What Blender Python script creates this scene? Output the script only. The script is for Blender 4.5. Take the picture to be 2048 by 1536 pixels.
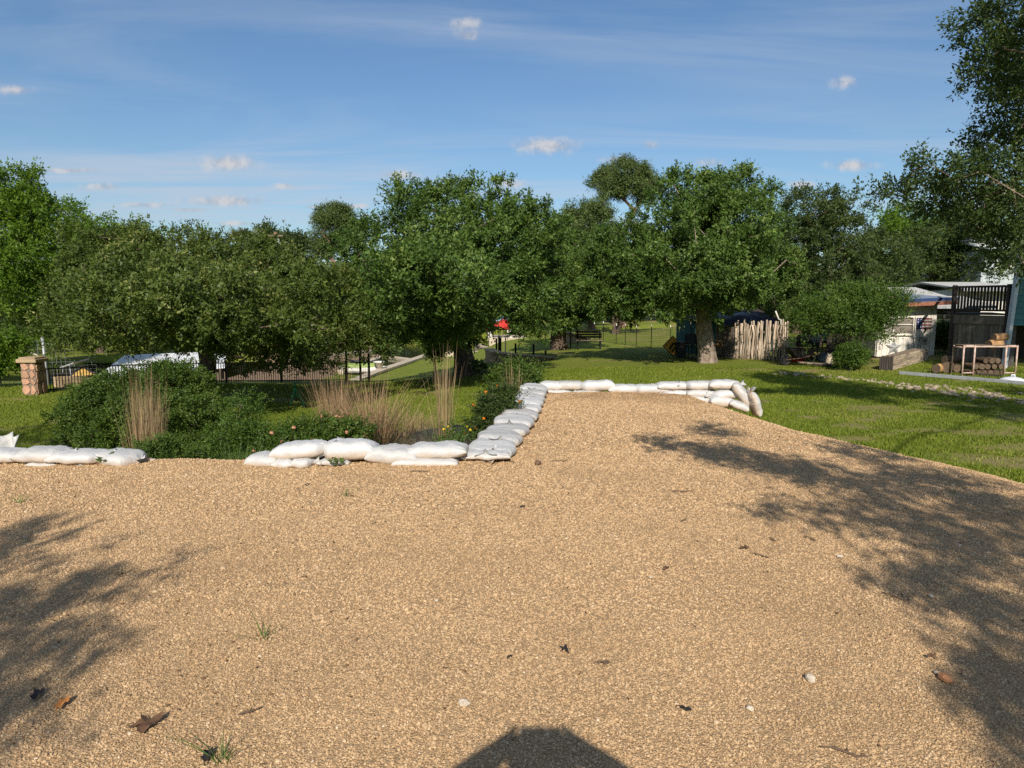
import bpy, bmesh, math, random
import numpy as np
from mathutils import Vector, Matrix, noise

for o in list(bpy.data.objects):
    bpy.data.objects.remove(o)
SC = bpy.context.scene
COL = SC.collection
R = math.radians
random.seed(7)

# ------------------------------------------------------------------ camera
CAM_H = 1.65
PITCH = R(7.0)
cam_d = bpy.data.cameras.new('camera')
cam_d.lens = 24.0
cam_d.sensor_width = 36.0
cam_d.clip_start = 0.05
cam_d.clip_end = 3000
cam = bpy.data.objects.new('camera', cam_d)
COL.objects.link(cam)
cam.location = (0, 0, CAM_H)
cam.rotation_euler = (math.pi / 2 - PITCH, 0, 0)
SC.camera = cam

# ------------------------------------------------------------------ sun, sky, exposure
SUN_EL = R(34.0)
SUN_AZ = R(2.5)                      # shadows fall this far to the right of straight ahead
SHD = Vector((math.sin(SUN_AZ), math.cos(SUN_AZ), 0))
sl = bpy.data.lights.new('sun', 'SUN')
sl.energy = 5.0
sl.angle = R(0.53)
sl.color = (1.0, 0.92, 0.80)
sun = bpy.data.objects.new('sun', sl)
COL.objects.link(sun)
sun_to = Vector((-SHD.x * math.cos(SUN_EL), -SHD.y * math.cos(SUN_EL), math.sin(SUN_EL)))
sun.rotation_euler = (-sun_to).to_track_quat('-Z', 'Y').to_euler()
sun.location = (0, -20, 30)

SC.view_settings.view_transform = 'Standard'
SC.view_settings.look = 'None'
SC.view_settings.exposure = 0.22
SC.view_settings.gamma = 1.0
SC.view_settings.use_curve_mapping = False
SC.render.engine = 'CYCLES'
SC.cycles.use_denoising = False
SC.cycles.max_bounces = 5
SC.cycles.transparent_max_bounces = 8
SC.cycles.caustics_reflective = False
SC.cycles.caustics_refractive = False


class NT:
    """small helper round a node tree"""
    def __init__(self, tree):
        self.t = tree
    def n(self, kind, **kw):
        nd = self.t.nodes.new(kind)
        for k, v in kw.items():
            setattr(nd, k, v)
        return nd
    def l(self, a, b):
        self.t.links.new(a, b)
    def put(self, sock, v):
        if isinstance(v, bpy.types.NodeSocket):
            self.l(v, sock)
        else:
            sock.default_value = v
    def math(self, op, a, b=None, c=None, clamp=False):
        nd = self.n('ShaderNodeMath', operation=op, use_clamp=clamp)
        for i, v in enumerate((a, b, c)):
            if v is not None:
                self.put(nd.inputs[i], v)
        return nd.outputs[0]
    def mix(self, fac, a, b, blend='MIX'):
        nd = self.n('ShaderNodeMix', data_type='RGBA', blend_type=blend)
        self.put(nd.inputs[0], fac)
        self.put(nd.inputs[6], a)
        self.put(nd.inputs[7], b)
        return nd.outputs[2]
    def noise(self, vec=None, scale=5, detail=4, rough=0.55, dist=0.0):
        nd = self.n('ShaderNodeTexNoise')
        nd.inputs['Scale'].default_value = scale
        nd.inputs['Detail'].default_value = detail
        nd.inputs['Roughness'].default_value = rough
        nd.inputs['Distortion'].default_value = dist
        if vec is not None:
            self.l(vec, nd.inputs['Vector'])
        return nd.outputs['Fac']
    def ramp(self, fac, stops, interp='LINEAR'):
        nd = self.n('ShaderNodeValToRGB')
        cr = nd.color_ramp
        cr.interpolation = interp
        while len(cr.elements) < len(stops):
            cr.elements.new(0.5)
        for e, (p, c) in zip(cr.elements, stops):
            e.position = p
            e.color = c if len(c) == 4 else (*c, 1)
        self.put(nd.inputs[0], fac)
        return nd.outputs[0]
    def step(self, x, a, b):
        nd = self.n('ShaderNodeMapRange', interpolation_type='SMOOTHSTEP')
        self.put(nd.inputs[0], x)
        nd.inputs[1].default_value = a
        nd.inputs[2].default_value = b
        return nd.outputs[0]
    def mapping(self, vec, loc=(0, 0, 0), rot=(0, 0, 0), sc=(1, 1, 1)):
        nd = self.n('ShaderNodeMapping')
        nd.inputs[1].default_value = loc
        nd.inputs[2].default_value = rot
        nd.inputs[3].default_value = sc
        self.l(vec, nd.inputs[0])
        return nd.outputs[0]
    def comb(self, x, y, z=0.0):
        nd = self.n('ShaderNodeCombineXYZ')
        for i, v in enumerate((x, y, z)):
            self.put(nd.inputs[i], v)
        return nd.outputs[0]


def build_world():
    w = bpy.data.worlds.new('World')
    SC.world = w
    w.use_nodes = True
    w.node_tree.nodes.clear()
    k = NT(w.node_tree)
    out = k.n('ShaderNodeOutputWorld')
    bg = k.n('ShaderNodeBackground')
    bg.inputs[1].default_value = 0.075
    k.l(bg.outputs[0], out.inputs[0])
    sky = k.n('ShaderNodeTexSky', sky_type='NISHITA')
    sky.sun_disc = False
    sky.sun_elevation = SUN_EL
    sky.sun_rotation = math.pi + SUN_AZ
    sky.altitude = 250
    sky.air_density = 1.25
    sky.dust_density = 0.35
    sky.ozone_density = 1.6
    tc = k.n('ShaderNodeTexCoord')
    d = tc.outputs['Generated']
    sp = k.n('ShaderNodeSeparateXYZ')
    k.l(d, sp.inputs[0])
    x, y, z = sp.outputs
    # thin high streaks of ice cloud on a flat layer overhead
    zz = k.math('ADD', k.math('MAXIMUM', z, 0.0), 0.07)
    px = k.math('DIVIDE', x, zz)
    py = k.math('DIVIDE', y, zz)
    flat = k.comb(px, py)
    fl = k.mapping(flat, rot=(0, 0, R(12)), sc=(0.34, 1.25, 1), loc=(2.3, 1.4, 0))
    n1 = k.noise(fl, 1.0, 8, 0.60, 0.9)
    fl2 = k.mapping(flat, rot=(0, 0, R(-8)), sc=(0.16, 0.34, 1), loc=(3.1, 7.7, 0))
    n2 = k.noise(fl2, 1.0, 3, 0.5, 0.2)
    cir = k.math('MULTIPLY', k.step(n1, 0.38, 0.72), k.step(n2, 0.30, 0.60))
    haze = k.math('MULTIPLY', k.step(z, 0.30, 0.02), 0.13)
    cir = k.math('ADD', k.math('MULTIPLY', cir, 0.85), haze, clamp=True)
    base = sky.outputs[0]
    base = k.mix(1.0, base, (0.74, 0.95, 1.17, 1), 'MULTIPLY')
    col = k.mix(cir, base, (5.9, 6.7, 7.9, 1))
    # small fair-weather cumulus, each at its own bearing (nearest cloud wins)
    yy = k.math('MAXIMUM', y, 0.05)
    u = k.math('DIVIDE', x, yy)
    v = k.math('DIVIDE', z, yy)
    uv = k.comb(u, v)
    cn = k.noise(uv, 40, 5, 0.62, 0.3)
    one = k.comb(u, v, 1.0)
    tot = None
    for (cx, cy, ww, hh, amp) in CLOUDS:
        r = (cx - 1024) / 1365.33
        q = (768 - cy) / 1365.33
        yy0 = math.cos(PITCH) + q * math.sin(PITCH)
        u0 = r / yy0
        v0 = (q * math.cos(PITCH) - math.sin(PITCH)) / yy0
        a = 1365.33 / ww
        b = 1365.33 / hh
        ma = k.n('ShaderNodeVectorMath', operation='MULTIPLY_ADD')
        k.l(uv, ma.inputs[0])
        ma.inputs[1].default_value = (a, b, 1)
        ma.inputs[2].default_value = (-u0 * a, -v0 * b, 0.55 * (1 - amp))
        ln = k.n('ShaderNodeVectorMath', operation='LENGTH')
        k.l(ma.outputs[0], ln.inputs[0])
        tot = ln.outputs['Value'] if tot is None else k.math('MINIMUM', tot, ln.outputs['Value'])
    m = k.math('SUBTRACT', 1.0, tot)
    m = k.math('ADD', m, k.math('MULTIPLY', k.math('SUBTRACT', cn, 0.5), 1.5))
    m = k.math('MULTIPLY', k.step(m, -0.1, 1.0), k.step(y, 0.05, 0.15))
    cc = k.mix(k.step(cn, 0.38, 0.62), (4.6, 5.0, 5.9, 1), (7.4, 7.3, 7.5, 1))
    col = k.mix(k.math('MULTIPLY', m, 0.88), col, cc)
    k.l(col, bg.inputs[0])


# (pixel x, pixel y, half width, half height, opacity) of the small clouds in the photograph
CLOUDS = [(1095, 292, 88, 20, .95), (460, 326, 70, 20, .75), (455, 402, 110, 14, .85), (800, 350, 50, 11, .95),
          (935, 70, 30, 15, .8), (930, 48, 42, 16, .35), (1705, 331, 56, 14, .95), (30, 180, 44, 12, .65),
          (1688, 165, 36, 16, .35), (1235, 320, 46, 9, .7), (1020, 368, 44, 12, .9), (140, 341, 90, 7, .55),
          (205, 373, 56, 9, .55), (290, 410, 80, 7, .45), (1600, 368, 40, 10, .5), (700, 412, 60, 7, .7),
          (570, 372, 30, 7, .45), (627, 414, 30, 5, .5), (470, 447, 70, 7, .4), (1300, 290, 26, 12, .3),
          (1420, 325, 44, 12, .3), (380, 420, 60, 6, .5)]
build_world()
SC.world.cycles.sampling_method = 'MANUAL'
SC.world.cycles.sample_map_resolution = 512

# ------------------------------------------------------------------ pixel -> place
FPX = 1365.333


def ray(px, py):
    r = (px - 1024) / FPX
    u = (768 - py) / FPX
    return (r, math.cos(PITCH) + u * math.sin(PITCH), u * math.cos(PITCH) - math.sin(PITCH))


def at(px, py, Y):
    """the point at forward distance Y seen at pixel (px, py) of the 2048 px photograph"""
    a, b, c = ray(px, py)
    t = Y / b
    return Vector((a * t, Y, CAM_H + c * t))


def on(px, py, z):
    """the point at height z seen at that pixel"""
    a, b, c = ray(px, py)
    t = (z - CAM_H) / c
    return Vector((a * t, b * t, z))


def sm(a, b, x):
    t = np.clip((np.asarray(x, float) - a) / (b - a), 0, 1)
    return t * t * (3 - 2 * t)


# ------------------------------------------------------------------ materials
MATS = {}


def mat(name, c1, c2=None, scale=6.0, rough=0.8, bump=0.0, bscale=40.0, spec=0.3, metal=0.0, stretch=(1, 1, 1),
        detail=5, dirt=None, dirt_scale=2.0, dirt_amt=0.5, per_obj=0.0, contrast=(0.3, 0.7)):
    """a procedural material: two colours mixed by noise, optional dirt, bump and per-object tone"""
    if name in MATS:
        return MATS[name]
    m = bpy.data.materials.new(name)
    m.use_nodes = True
    k = NT(m.node_tree)
    b = m.node_tree.nodes['Principled BSDF']
    tc = k.n('ShaderNodeTexCoord')
    oi = k.n('ShaderNodeObjectInfo')
    off = k.math('MULTIPLY', oi.outputs['Random'], 37.0)
    vec = k.n('ShaderNodeVectorMath', operation='ADD')
    k.l(tc.outputs['Object'], vec.inputs[0])
    k.l(k.comb(off, off, off), vec.inputs[1])
    v = k.mapping(vec.outputs[0], sc=stretch)
    c2 = c2 or tuple(x * 0.75 for x in c1)
    f = k.step(k.noise(v, scale, detail), *contrast)
    col = k.mix(f, (*c1, 1), (*c2, 1))
    if dirt:
        df = k.math('MULTIPLY', k.step(k.noise(vec.outputs[0], dirt_scale, 6, 0.65), 0.45, 0.75), dirt_amt)
        col = k.mix(df, col, (*dirt, 1))
    if per_obj:
        g = k.math('ADD', k.math('MULTIPLY', oi.outputs['Random'], 2 * per_obj), 1 - per_obj)
        col = k.mix(1.0, col, k.comb(g, g, g), 'MULTIPLY')
    k.l(col, b.inputs['Base Color'])
    b.inputs['Roughness'].default_value = rough
    b.inputs['Specular IOR Level'].default_value = spec
    b.inputs['Metallic'].default_value = metal
    if bump:
        bn = k.n('ShaderNodeBump')
        bn.inputs['Strength'].default_value = min(1.0, bump * 2)
        bn.inputs['Distance'].default_value = bump * 0.05
        k.l(k.noise(v, bscale, 4, 0.6), bn.inputs['Height'])
        k.l(bn.outputs[0], b.inputs['Normal'])
    MATS[name] = m
    return m


def leaf_mat(name, c1, c2, c3=None, trans=0.22, rough=0.5, spec=0.24, clump=0.9):
    if name in MATS:
        return MATS[name]
    m = bpy.data.materials.new(name)
    m.use_nodes = True
    k = NT(m.node_tree)
    b = m.node_tree.nodes['Principled BSDF']
    out = m.node_tree.nodes['Material Output']
    geo = k.n('ShaderNodeNewGeometry')
    tc = k.n('ShaderNodeTexCoord')
    rnd = geo.outputs['Random Per Island']
    n = k.noise(tc.outputs['Object'], clump, 3)
    f = k.math('ADD', k.math('MULTIPLY', rnd, 0.65), k.math('MULTIPLY', k.step(n, 0.35, 0.65), 0.35))
    stops = [(0.0, c1), (0.8, c2)]
    if c3:
        stops.append((0.95, c3))
    col = k.ramp(f, stops)
    k.l(col, b.inputs['Base Color'])
    b.inputs['Roughness'].default_value = rough
    b.inputs['Specular IOR Level'].default_value = spec
    tr = k.n('ShaderNodeBsdfTranslucent')
    k.l(k.mix(0.5, col, (0.22, 0.32, 0.03, 1)), tr.inputs[0])
    mx = k.n('ShaderNodeMixShader')
    mx.inputs[0].default_value = trans
    k.l(b.outputs[0], mx.inputs[1])
    k.l(tr.outputs[0], mx.inputs[2])
    k.l(mx.outputs[0], out.inputs[0])
    MATS[name] = m
    return m


# ------------------------------------------------------------------ object helpers
def tag(o, label=None, cat=None, group=None, kind=None):
    if label:
        o['label'] = label
    if cat:
        o['category'] = cat
    if group:
        o['group'] = group
    if kind:
        o['kind'] = kind
    return o


def link(name, me, m=None, parent=None, smooth=False):
    o = bpy.data.objects.new(name, me)
    COL.objects.link(o)
    if m is not None and not me.materials:
        me.materials.append(m)
    if parent is not None:
        o.parent = parent
    if smooth:
        me.shade_smooth()
    return o


def empty(name, loc, label=None, cat=None, group=None, rz=0.0):
    o = bpy.data.objects.new(name, None)
    o.empty_display_size = 0.2
    COL.objects.link(o)
    o.location = loc
    o.rotation_euler = (0, 0, rz)
    return tag(o, label, cat, group)


def root_loc(p):
    v = Vector((0, 0, 0))
    while p is not None:
        v = v + p.location
        p = p.parent
    return v


class MB:
    """collects simple shapes into one mesh"""
    def __init__(self):
        self.v, self.f = [], []
    def add(self, vs, fs):
        b = len(self.v)
        self.v += [tuple(p) for p in vs]
        self.f += [tuple(i + b for i in f) for f in fs]
        return self
    def box(self, c, s, M=None):
        hx, hy, hz = s[0] / 2, s[1] / 2, s[2] / 2
        ps = [Vector((x, y, z)) for x in (-hx, hx) for y in (-hy, hy) for z in (-hz, hz)]
        if M is not None:
            ps = [M @ p for p in ps]
        ps = [p + Vector(c) for p in ps]
        return self.add(ps, [(0, 1, 3, 2), (4, 6, 7, 5), (0, 4, 5, 1), (2, 3, 7, 6), (0, 2, 6, 4), (1, 5, 7, 3)])
    def beam(self, a, b, w, h, up=Vector((0, 0, 1))):
        a, b = Vector(a), Vector(b)
        d = (b - a).normalized()
        s = d.cross(up)
        if s.length < 1e-4:
            s = Vector((1, 0, 0))
        s.normalize()
        t = s.cross(d)
        ps = [p + s * (i * w / 2) + t * (j * h / 2) for p in (a, b) for i, j in ((-1, -1), (1, -1), (1, 1), (-1, 1))]
        return self.add(ps, [(0, 3, 2, 1), (4, 5, 6, 7), (0, 1, 5, 4), (1, 2, 6, 5), (2, 3, 7, 6), (3, 0, 4, 7)])
    def tube(self, pts, r, k=6, cap=True):
        pts = [Vector(p) for p in pts]
        rs = r if isinstance(r, (list, tuple)) else [r] * len(pts)
        vs, fs = [], []
        up = Vector((0.13, 0.2, 1)).normalized()
        for i, p in enumerate(pts):
            d = (pts[min(i + 1, len(pts) - 1)] - pts[max(i - 1, 0)])
            d = d.normalized() if d.length > 1e-6 else Vector((0, 0, 1))
            s = d.cross(up)
            if s.length < 0.05:
                s = d.cross(Vector((1, 0, 0)))
            s.normalize()
            t = d.cross(s)
            for j in range(k):
                a = 2 * math.pi * j / k
                vs.append(p + (s * math.cos(a) + t * math.sin(a)) * rs[i])
        for i in range(len(pts) - 1):
            for j in range(k):
                j2 = (j + 1) % k
                fs.append((i * k + j, i * k + j2, (i + 1) * k + j2, (i + 1) * k + j))
        if cap:
            fs.append(tuple(range(k))[::-1])
            fs.append(tuple((len(pts) - 1) * k + j for j in range(k)))
        return self.add(vs, fs)
    def lathe(self, c, prof, k=20):
        c = Vector(c)
        vs, fs = [], []
        for r, z in prof:
            for j in range(k):
                a = 2 * math.pi * j / k
                vs.append(c + Vector((r * math.cos(a), r * math.sin(a), z)))
        n = len(prof)
        for i in range(n - 1):
            for j in range(k):
                j2 = (j + 1) % k
                fs.append((i * k + j, i * k + j2, (i + 1) * k + j2, (i + 1) * k + j))
        fs.append(tuple(range(k))[::-1])
        fs.append(tuple((n - 1) * k + j for j in range(k)))
        return self.add(vs, fs)
    def prism(self, poly, d):
        """poly: list of points, extruded by vector d"""
        poly = [Vector(p) for p in poly]
        d = Vector(d)
        n = len(poly)
        vs = poly + [p + d for p in poly]
        fs = [tuple(range(n))[::-1], tuple(range(n, 2 * n))]
        fs += [(i, (i + 1) % n, n + (i + 1) % n, n + i) for i in range(n)]
        return self.add(vs, fs)
    def build(self, name, m, parent=None, smooth=False, bevel=0.0):
        me = bpy.data.meshes.new(name)
        org = root_loc(parent)
        me.from_pydata([tuple(Vector(p) - org) for p in self.v], [], self.f)
        bm = bmesh.new()
        bm.from_mesh(me)
        bmesh.ops.recalc_face_normals(bm, faces=bm.faces)
        bm.to_mesh(me)
        bm.free()
        o = link(name, me, m, parent, smooth)
        if bevel:
            md = o.modifiers.new('bevel', 'BEVEL')
            md.width = bevel
            md.segments = 2
            md.limit_method = 'ANGLE'
        return o


def quick_mesh(name, V, tris):
    """numpy triangles to a mesh"""
    me = bpy.data.meshes.new(name)
    V = np.ascontiguousarray(V, np.float32)
    T = np.ascontiguousarray(tris, np.int32)
    me.vertices.add(len(V))
    me.vertices.foreach_set('co', V.ravel())
    me.loops.add(T.size)
    me.loops.foreach_set('vertex_index', T.ravel())
    me.polygons.add(len(T))
    me.polygons.foreach_set('loop_start', np.arange(0, T.size, T.shape[1], dtype=np.int32))
    me.update(calc_edges=True)
    return me


def grid_mesh(name, xs, ys, Z, keep=None):
    nx, ny = len(xs), len(ys)
    X, Y = np.meshgrid(xs, ys)
    V = np.stack([X, Y, Z], -1).reshape(-1, 3)
    i = np.arange(nx * ny).reshape(ny, nx)
    q = np.stack([i[:-1, :-1], i[:-1, 1:], i[1:, 1:], i[1:, :-1]], -1).reshape(-1, 4)
    if keep is not None:
        q = q[keep.ravel()]
        used = np.zeros(len(V), bool)
        used[q.ravel()] = True
        remap = np.cumsum(used) - 1
        V = V[used]
        q = remap[q]
    return quick_mesh(name, V, q)


def vnoise(x, y, s, seed=0):
    """cheap smooth value noise, vectorised"""
    x = np.asarray(x, float) * s + seed * 17.31
    y = np.asarray(y, float) * s + seed * 7.77
    xi, yi = np.floor(x), np.floor(y)
    fx, fy = x - xi, y - yi
    fx = fx * fx * (3 - 2 * fx)
    fy = fy * fy * (3 - 2 * fy)
    def h(a, b):
        t = np.sin(a * 127.1 + b * 311.7) * 43758.5453
        return t - np.floor(t)
    return (h(xi, yi) * (1 - fx) + h(xi + 1, yi) * fx) * (1 - fy) + (h(xi, yi + 1) * (1 - fx) + h(xi + 1, yi + 1) * fx) * fy
# ------------------------------------------------------------------ the ground
def river_edge_right(y):
    # bulkhead between the lawn and the boat slip
    return np.interp(y, [20, 32.4, 46.5], [-7.3, -6.75, -5.2])


def slip_left(y):
    return np.interp(y, [30, 46.5], [-9.4, -8.5])


def in_water(x, y):
    """signed-ish: > 0 inside water"""
    slip = np.minimum(np.minimum(x - slip_left(y), river_edge_right(y) - x), np.minimum(y - 33.5, 60 - y))
    shore = np.interp(x, [-80, -12, -8.6, -5.2, -3.4, -1.5, -1.4, 3, 80], [56, 47, 46, 46.5, 45, 44.5, 52, 58, 64])
    main = np.minimum(y - shore, 60 + 0.05 * x - y)
    return np.maximum(slip, main)


WALL_X = [-1.05, -0.7, 0.1, 1.2, 2.45]          # the curved stone wall on the lawn
WALL_Y = [30.6, 29.3, 28.7, 28.5, 28.6]


def H(x, y):
    x = np.asarray(x, float)
    y = np.asarray(y, float)
    s = sm(-7, 4, x)
    z = -1.02 + 0.52 * s
    left = 1 - sm(-4.0, 0.8, x)
    z = z - 0.95 * sm(20, 33, y) * left
    z = z - 0.28 * sm(25, 36, y) * (1 - left)
    # ground sinks in front of the curved wall
    z = z - 0.36 * np.exp(-((x - 0.2) / 1.7) ** 4 - ((y - 27.4) / 1.6) ** 4) * (y < np.interp(x, WALL_X, WALL_Y) + 0.15)
    # right hand yard climbs gently
    z = z + 0.30 * sm(9, 16, x) * sm(14, 22, y)
    # brown landing on the left of the slip
    z = z + (-1.95 - z) * sm(-8.0, -9.2, x) * sm(27, 31, y) * sm(80, 60, y)
    z = z + 0.04 * (vnoise(x, y, 0.35, 3) - 0.5) + 0.025 * (vnoise(x, y, 1.3, 5) - 0.5)
    # sunken yard of the dock house
    z = z - 2.3 * sm(-13.3, -13.8, x) * sm(-27, -26, x) * sm(29.0, 30.2, y) * sm(44.5, 43.5, y)
    w = in_water(x, y)
    z = z - 1.6 * sm(-0.05, 0.35, w)
    z = z + 0.6 * sm(60, 64, y) * (1 - sm(-2, 4, x)) + 0.8 * sm(66, 120, y)
    return z


def worn_mask(x, y):
    """thin, straw-coloured turf: beside the pad, in the yard and here and there"""
    n = vnoise(x * .55, y * 1.1, 1.3, 21) * .55 + vnoise(x * .6, y * 1.2, 3.4, 22) * .45
    near = sm(2.5, 4.5, x) * sm(17.5, 12.0, y)
    yard = sm(5, 8, x) * sm(18, 21, y)
    thr = .66 - .16 * np.maximum(near, yard * .8)
    return sm(0, .14, n - thr)


def build_ground():
    def lines(lo, a, b, hi, d):
        core = np.arange(a, b + d / 2, d)
        outl, outr, st = [], [], d
        p = a
        while p > lo:
            st *= 1.25
            p -= st
            outl.append(p)
        p, st = b, d
        while p < hi:
            st *= 1.25
            p += st
            outr.append(p)
        return np.concatenate([np.array(outl[::-1]), core, np.array(outr)])
    xs = lines(-900, -22, 20, 900, 0.28)
    ys = lines(-200, 3, 50, 1600, 0.28)
    X, Y = np.meshgrid(xs, ys)
    me = grid_mesh('lawn_ground', xs, ys, H(X, Y))
    at_ = me.attributes.new('worn', 'FLOAT', 'POINT')
    at_.data.foreach_set('value', worn_mask(X, Y).ravel().astype(np.float32))
    m = bpy.data.materials.new('lawn_grass')
    m.use_nodes = True
    k = NT(m.node_tree)
    b = m.node_tree.nodes['Principled BSDF']
    tc = k.n('ShaderNodeTexCoord')
    P = tc.outputs['Object']
    sp = k.n('ShaderNodeSeparateXYZ')
    k.l(P, sp.inputs[0])
    x, y, z = sp.outputs
    fine = k.noise(P, 38, 3, 0.6)
    mid = k.noise(P, 3.5, 5, 0.6)
    big = k.noise(P, 0.45, 4, 0.55)
    g = k.ramp(fine, [(0.25, (0.105, 0.140, 0.014)), (0.5, (0.165, 0.205, 0.022)), (0.75, (0.235, 0.275, 0.038))])
    g = k.mix(k.math('MULTIPLY', k.step(big, 0.35, 0.7), 0.4), g, (0.215, 0.225, 0.034, 1))
    g = k.mix(k.math('MULTIPLY', k.step(mid, 0.45, 0.75), 0.35), g, (0.125, 0.170, 0.016, 1))
    # worn straw-coloured patches, mostly beside the pad on the right
    st = k.noise(k.mapping(P, sc=(0.55, 1.1, 1)), 1.6, 6, 0.68)
    near = k.math('MULTIPLY', k.step(x, 2.5, 5.0), k.step(y, 17.5, 12.0))
    yard = k.math('MULTIPLY', k.step(x, 5.0, 8.0), k.step(y, 19.0, 22.0))
    thr = k.math('SUBTRACT', 0.67, k.math('MULTIPLY', k.math('MAXIMUM', near, yard), 0.13))
    wa = k.n('ShaderNodeAttribute', attribute_name='worn')
    worn = k.math('MULTIPLY', k.math('MULTIPLY', wa.outputs['Fac'], k.step(st, 0.30, 0.60)), 0.85)
    straw = k.ramp(fine, [(0.3, (0.20, 0.15, 0.055)), (0.7, (0.40, 0.31, 0.15))])
    g = k.mix(worn, g, straw)
    # bare brown landing by the slip, and river bed
    dirt = k.ramp(k.noise(P, 2.2, 6, 0.65), [(0.3, (0.20, 0.125, 0.075)), (0.7, (0.34, 0.24, 0.15))])
    land = k.math('MULTIPLY', k.math('MULTIPLY', k.step(x, -8.2, -9.0), k.step(x, -17.5, -15.5)), k.math('MULTIPLY', k.step(y, 27.0, 29.0), k.step(y, 62.0, 58.0)))
    g = k.mix(land, g, dirt)
    k.l(g, b.inputs['Base Color'])
    b.inputs['Roughness'].default_value = 0.85
    b.inputs['Specular IOR Level'].default_value = 0.2
    bn = k.n('ShaderNodeBump')
    bn.inputs['Strength'].default_value = 0.8
    bn.inputs['Distance'].default_value = 0.05
    k.l(k.noise(P, 55, 3, 0.7), bn.inputs['Height'])
    k.l(bn.outputs[0], b.inputs['Normal'])
    o = link('ground', me, m, smooth=True)
    tag(o, kind='structure')
    return o


build_ground()


def build_river():
    me = bpy.data.meshes.new('river')
    me.from_pydata([(-90, 43, -2.3), (-10.4, 43, -2.3), (-10.4, 31, -2.3), (-3, 31, -2.3), (-3, 43, -2.3), (60, 43, -2.3), (60, 90, -2.3), (-90, 90, -2.3)], [], [(0, 1, 2, 3, 4, 5, 6, 7)])
    m = bpy.data.materials.new('river_water')
    m.use_nodes = True
    k = NT(m.node_tree)
    b = m.node_tree.nodes['Principled BSDF']
    b.inputs['Base Color'].default_value = (0.035, 0.042, 0.018, 1)
    b.inputs['Roughness'].default_value = 0.06
    b.inputs['IOR'].default_value = 1.33
    tc = k.n('ShaderNodeTexCoord')
    bn = k.n('ShaderNodeBump')
    bn.inputs['Strength'].default_value = 0.25
    bn.inputs['Distance'].default_value = 0.03
    k.l(k.noise(tc.outputs['Object'], 3.0, 3), bn.inputs['Height'])
    k.l(bn.outputs[0], b.inputs['Normal'])
    tag(link('river', me, m), kind='structure')


build_river()

# ------------------------------------------------------------------ gravel pad
def xl(y):            # side wall of bags (left edge of the far part of the pad)
    return np.interp(y, [6.0, 7.0, 12.3], [-0.25, -0.22, 0.38])


def xr(y):            # right hand toe of the gravel
    return np.interp(y, [-8, 0, 4, 6.5, 7.5, 9.0, 10.3, 11.5, 12.5], [10.0, 8.6, 7.2, 6.2, 5.75, 5.15, 4.65, 4.25, 4.1])


def yf(x):            # line of the far row of bags
    return np.interp(x, [0.3, 2.0, 3.2, 4.2], [12.35, 12.3, 12.1, 11.7])


def pad(x, y):
    x = np.asarray(x, float)
    y = np.asarray(y, float)
    z = 0.022 * (vnoise(x, y, 0.8, 1) - 0.5) + 0.022 * (vnoise(x, y, 2.3, 2) - 0.5) + 0.013 * (vnoise(x, y, 6.0, 4) - 0.5)
    d = xr(y) - x                                  # distance inside the right edge
    wd = np.interp(y, [9, 11], [1.7, 1.2])
    z = z - 0.52 * (1 - sm(0, 1, (d + 0.1) / (wd + 0.1))) - 0.05 * (1 - sm(0.5, 4.0, d))
    z = z - 0.8 * sm(0.0, -0.5, d)
    front = np.where(x < xl(y), y - 6.98, -9)
    z = z - 1.3 * sm(-0.02, 0.16, front)
    z = z - 1.3 * sm(-0.05, 0.15, y - yf(x))
    # loose gravel heaped a little against the bags
    z = z + 0.035 * np.exp(-((y - 6.75) / 0.22) ** 2) * (x < -0.2) * vnoise(x, y, 1.7, 9)
    z = z + 0.07 * np.exp(-((y - 11.75) / 0.35) ** 2) * sm(0.8, 1.5, x) * sm(4.0, 2.6, x)
    return z


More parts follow.
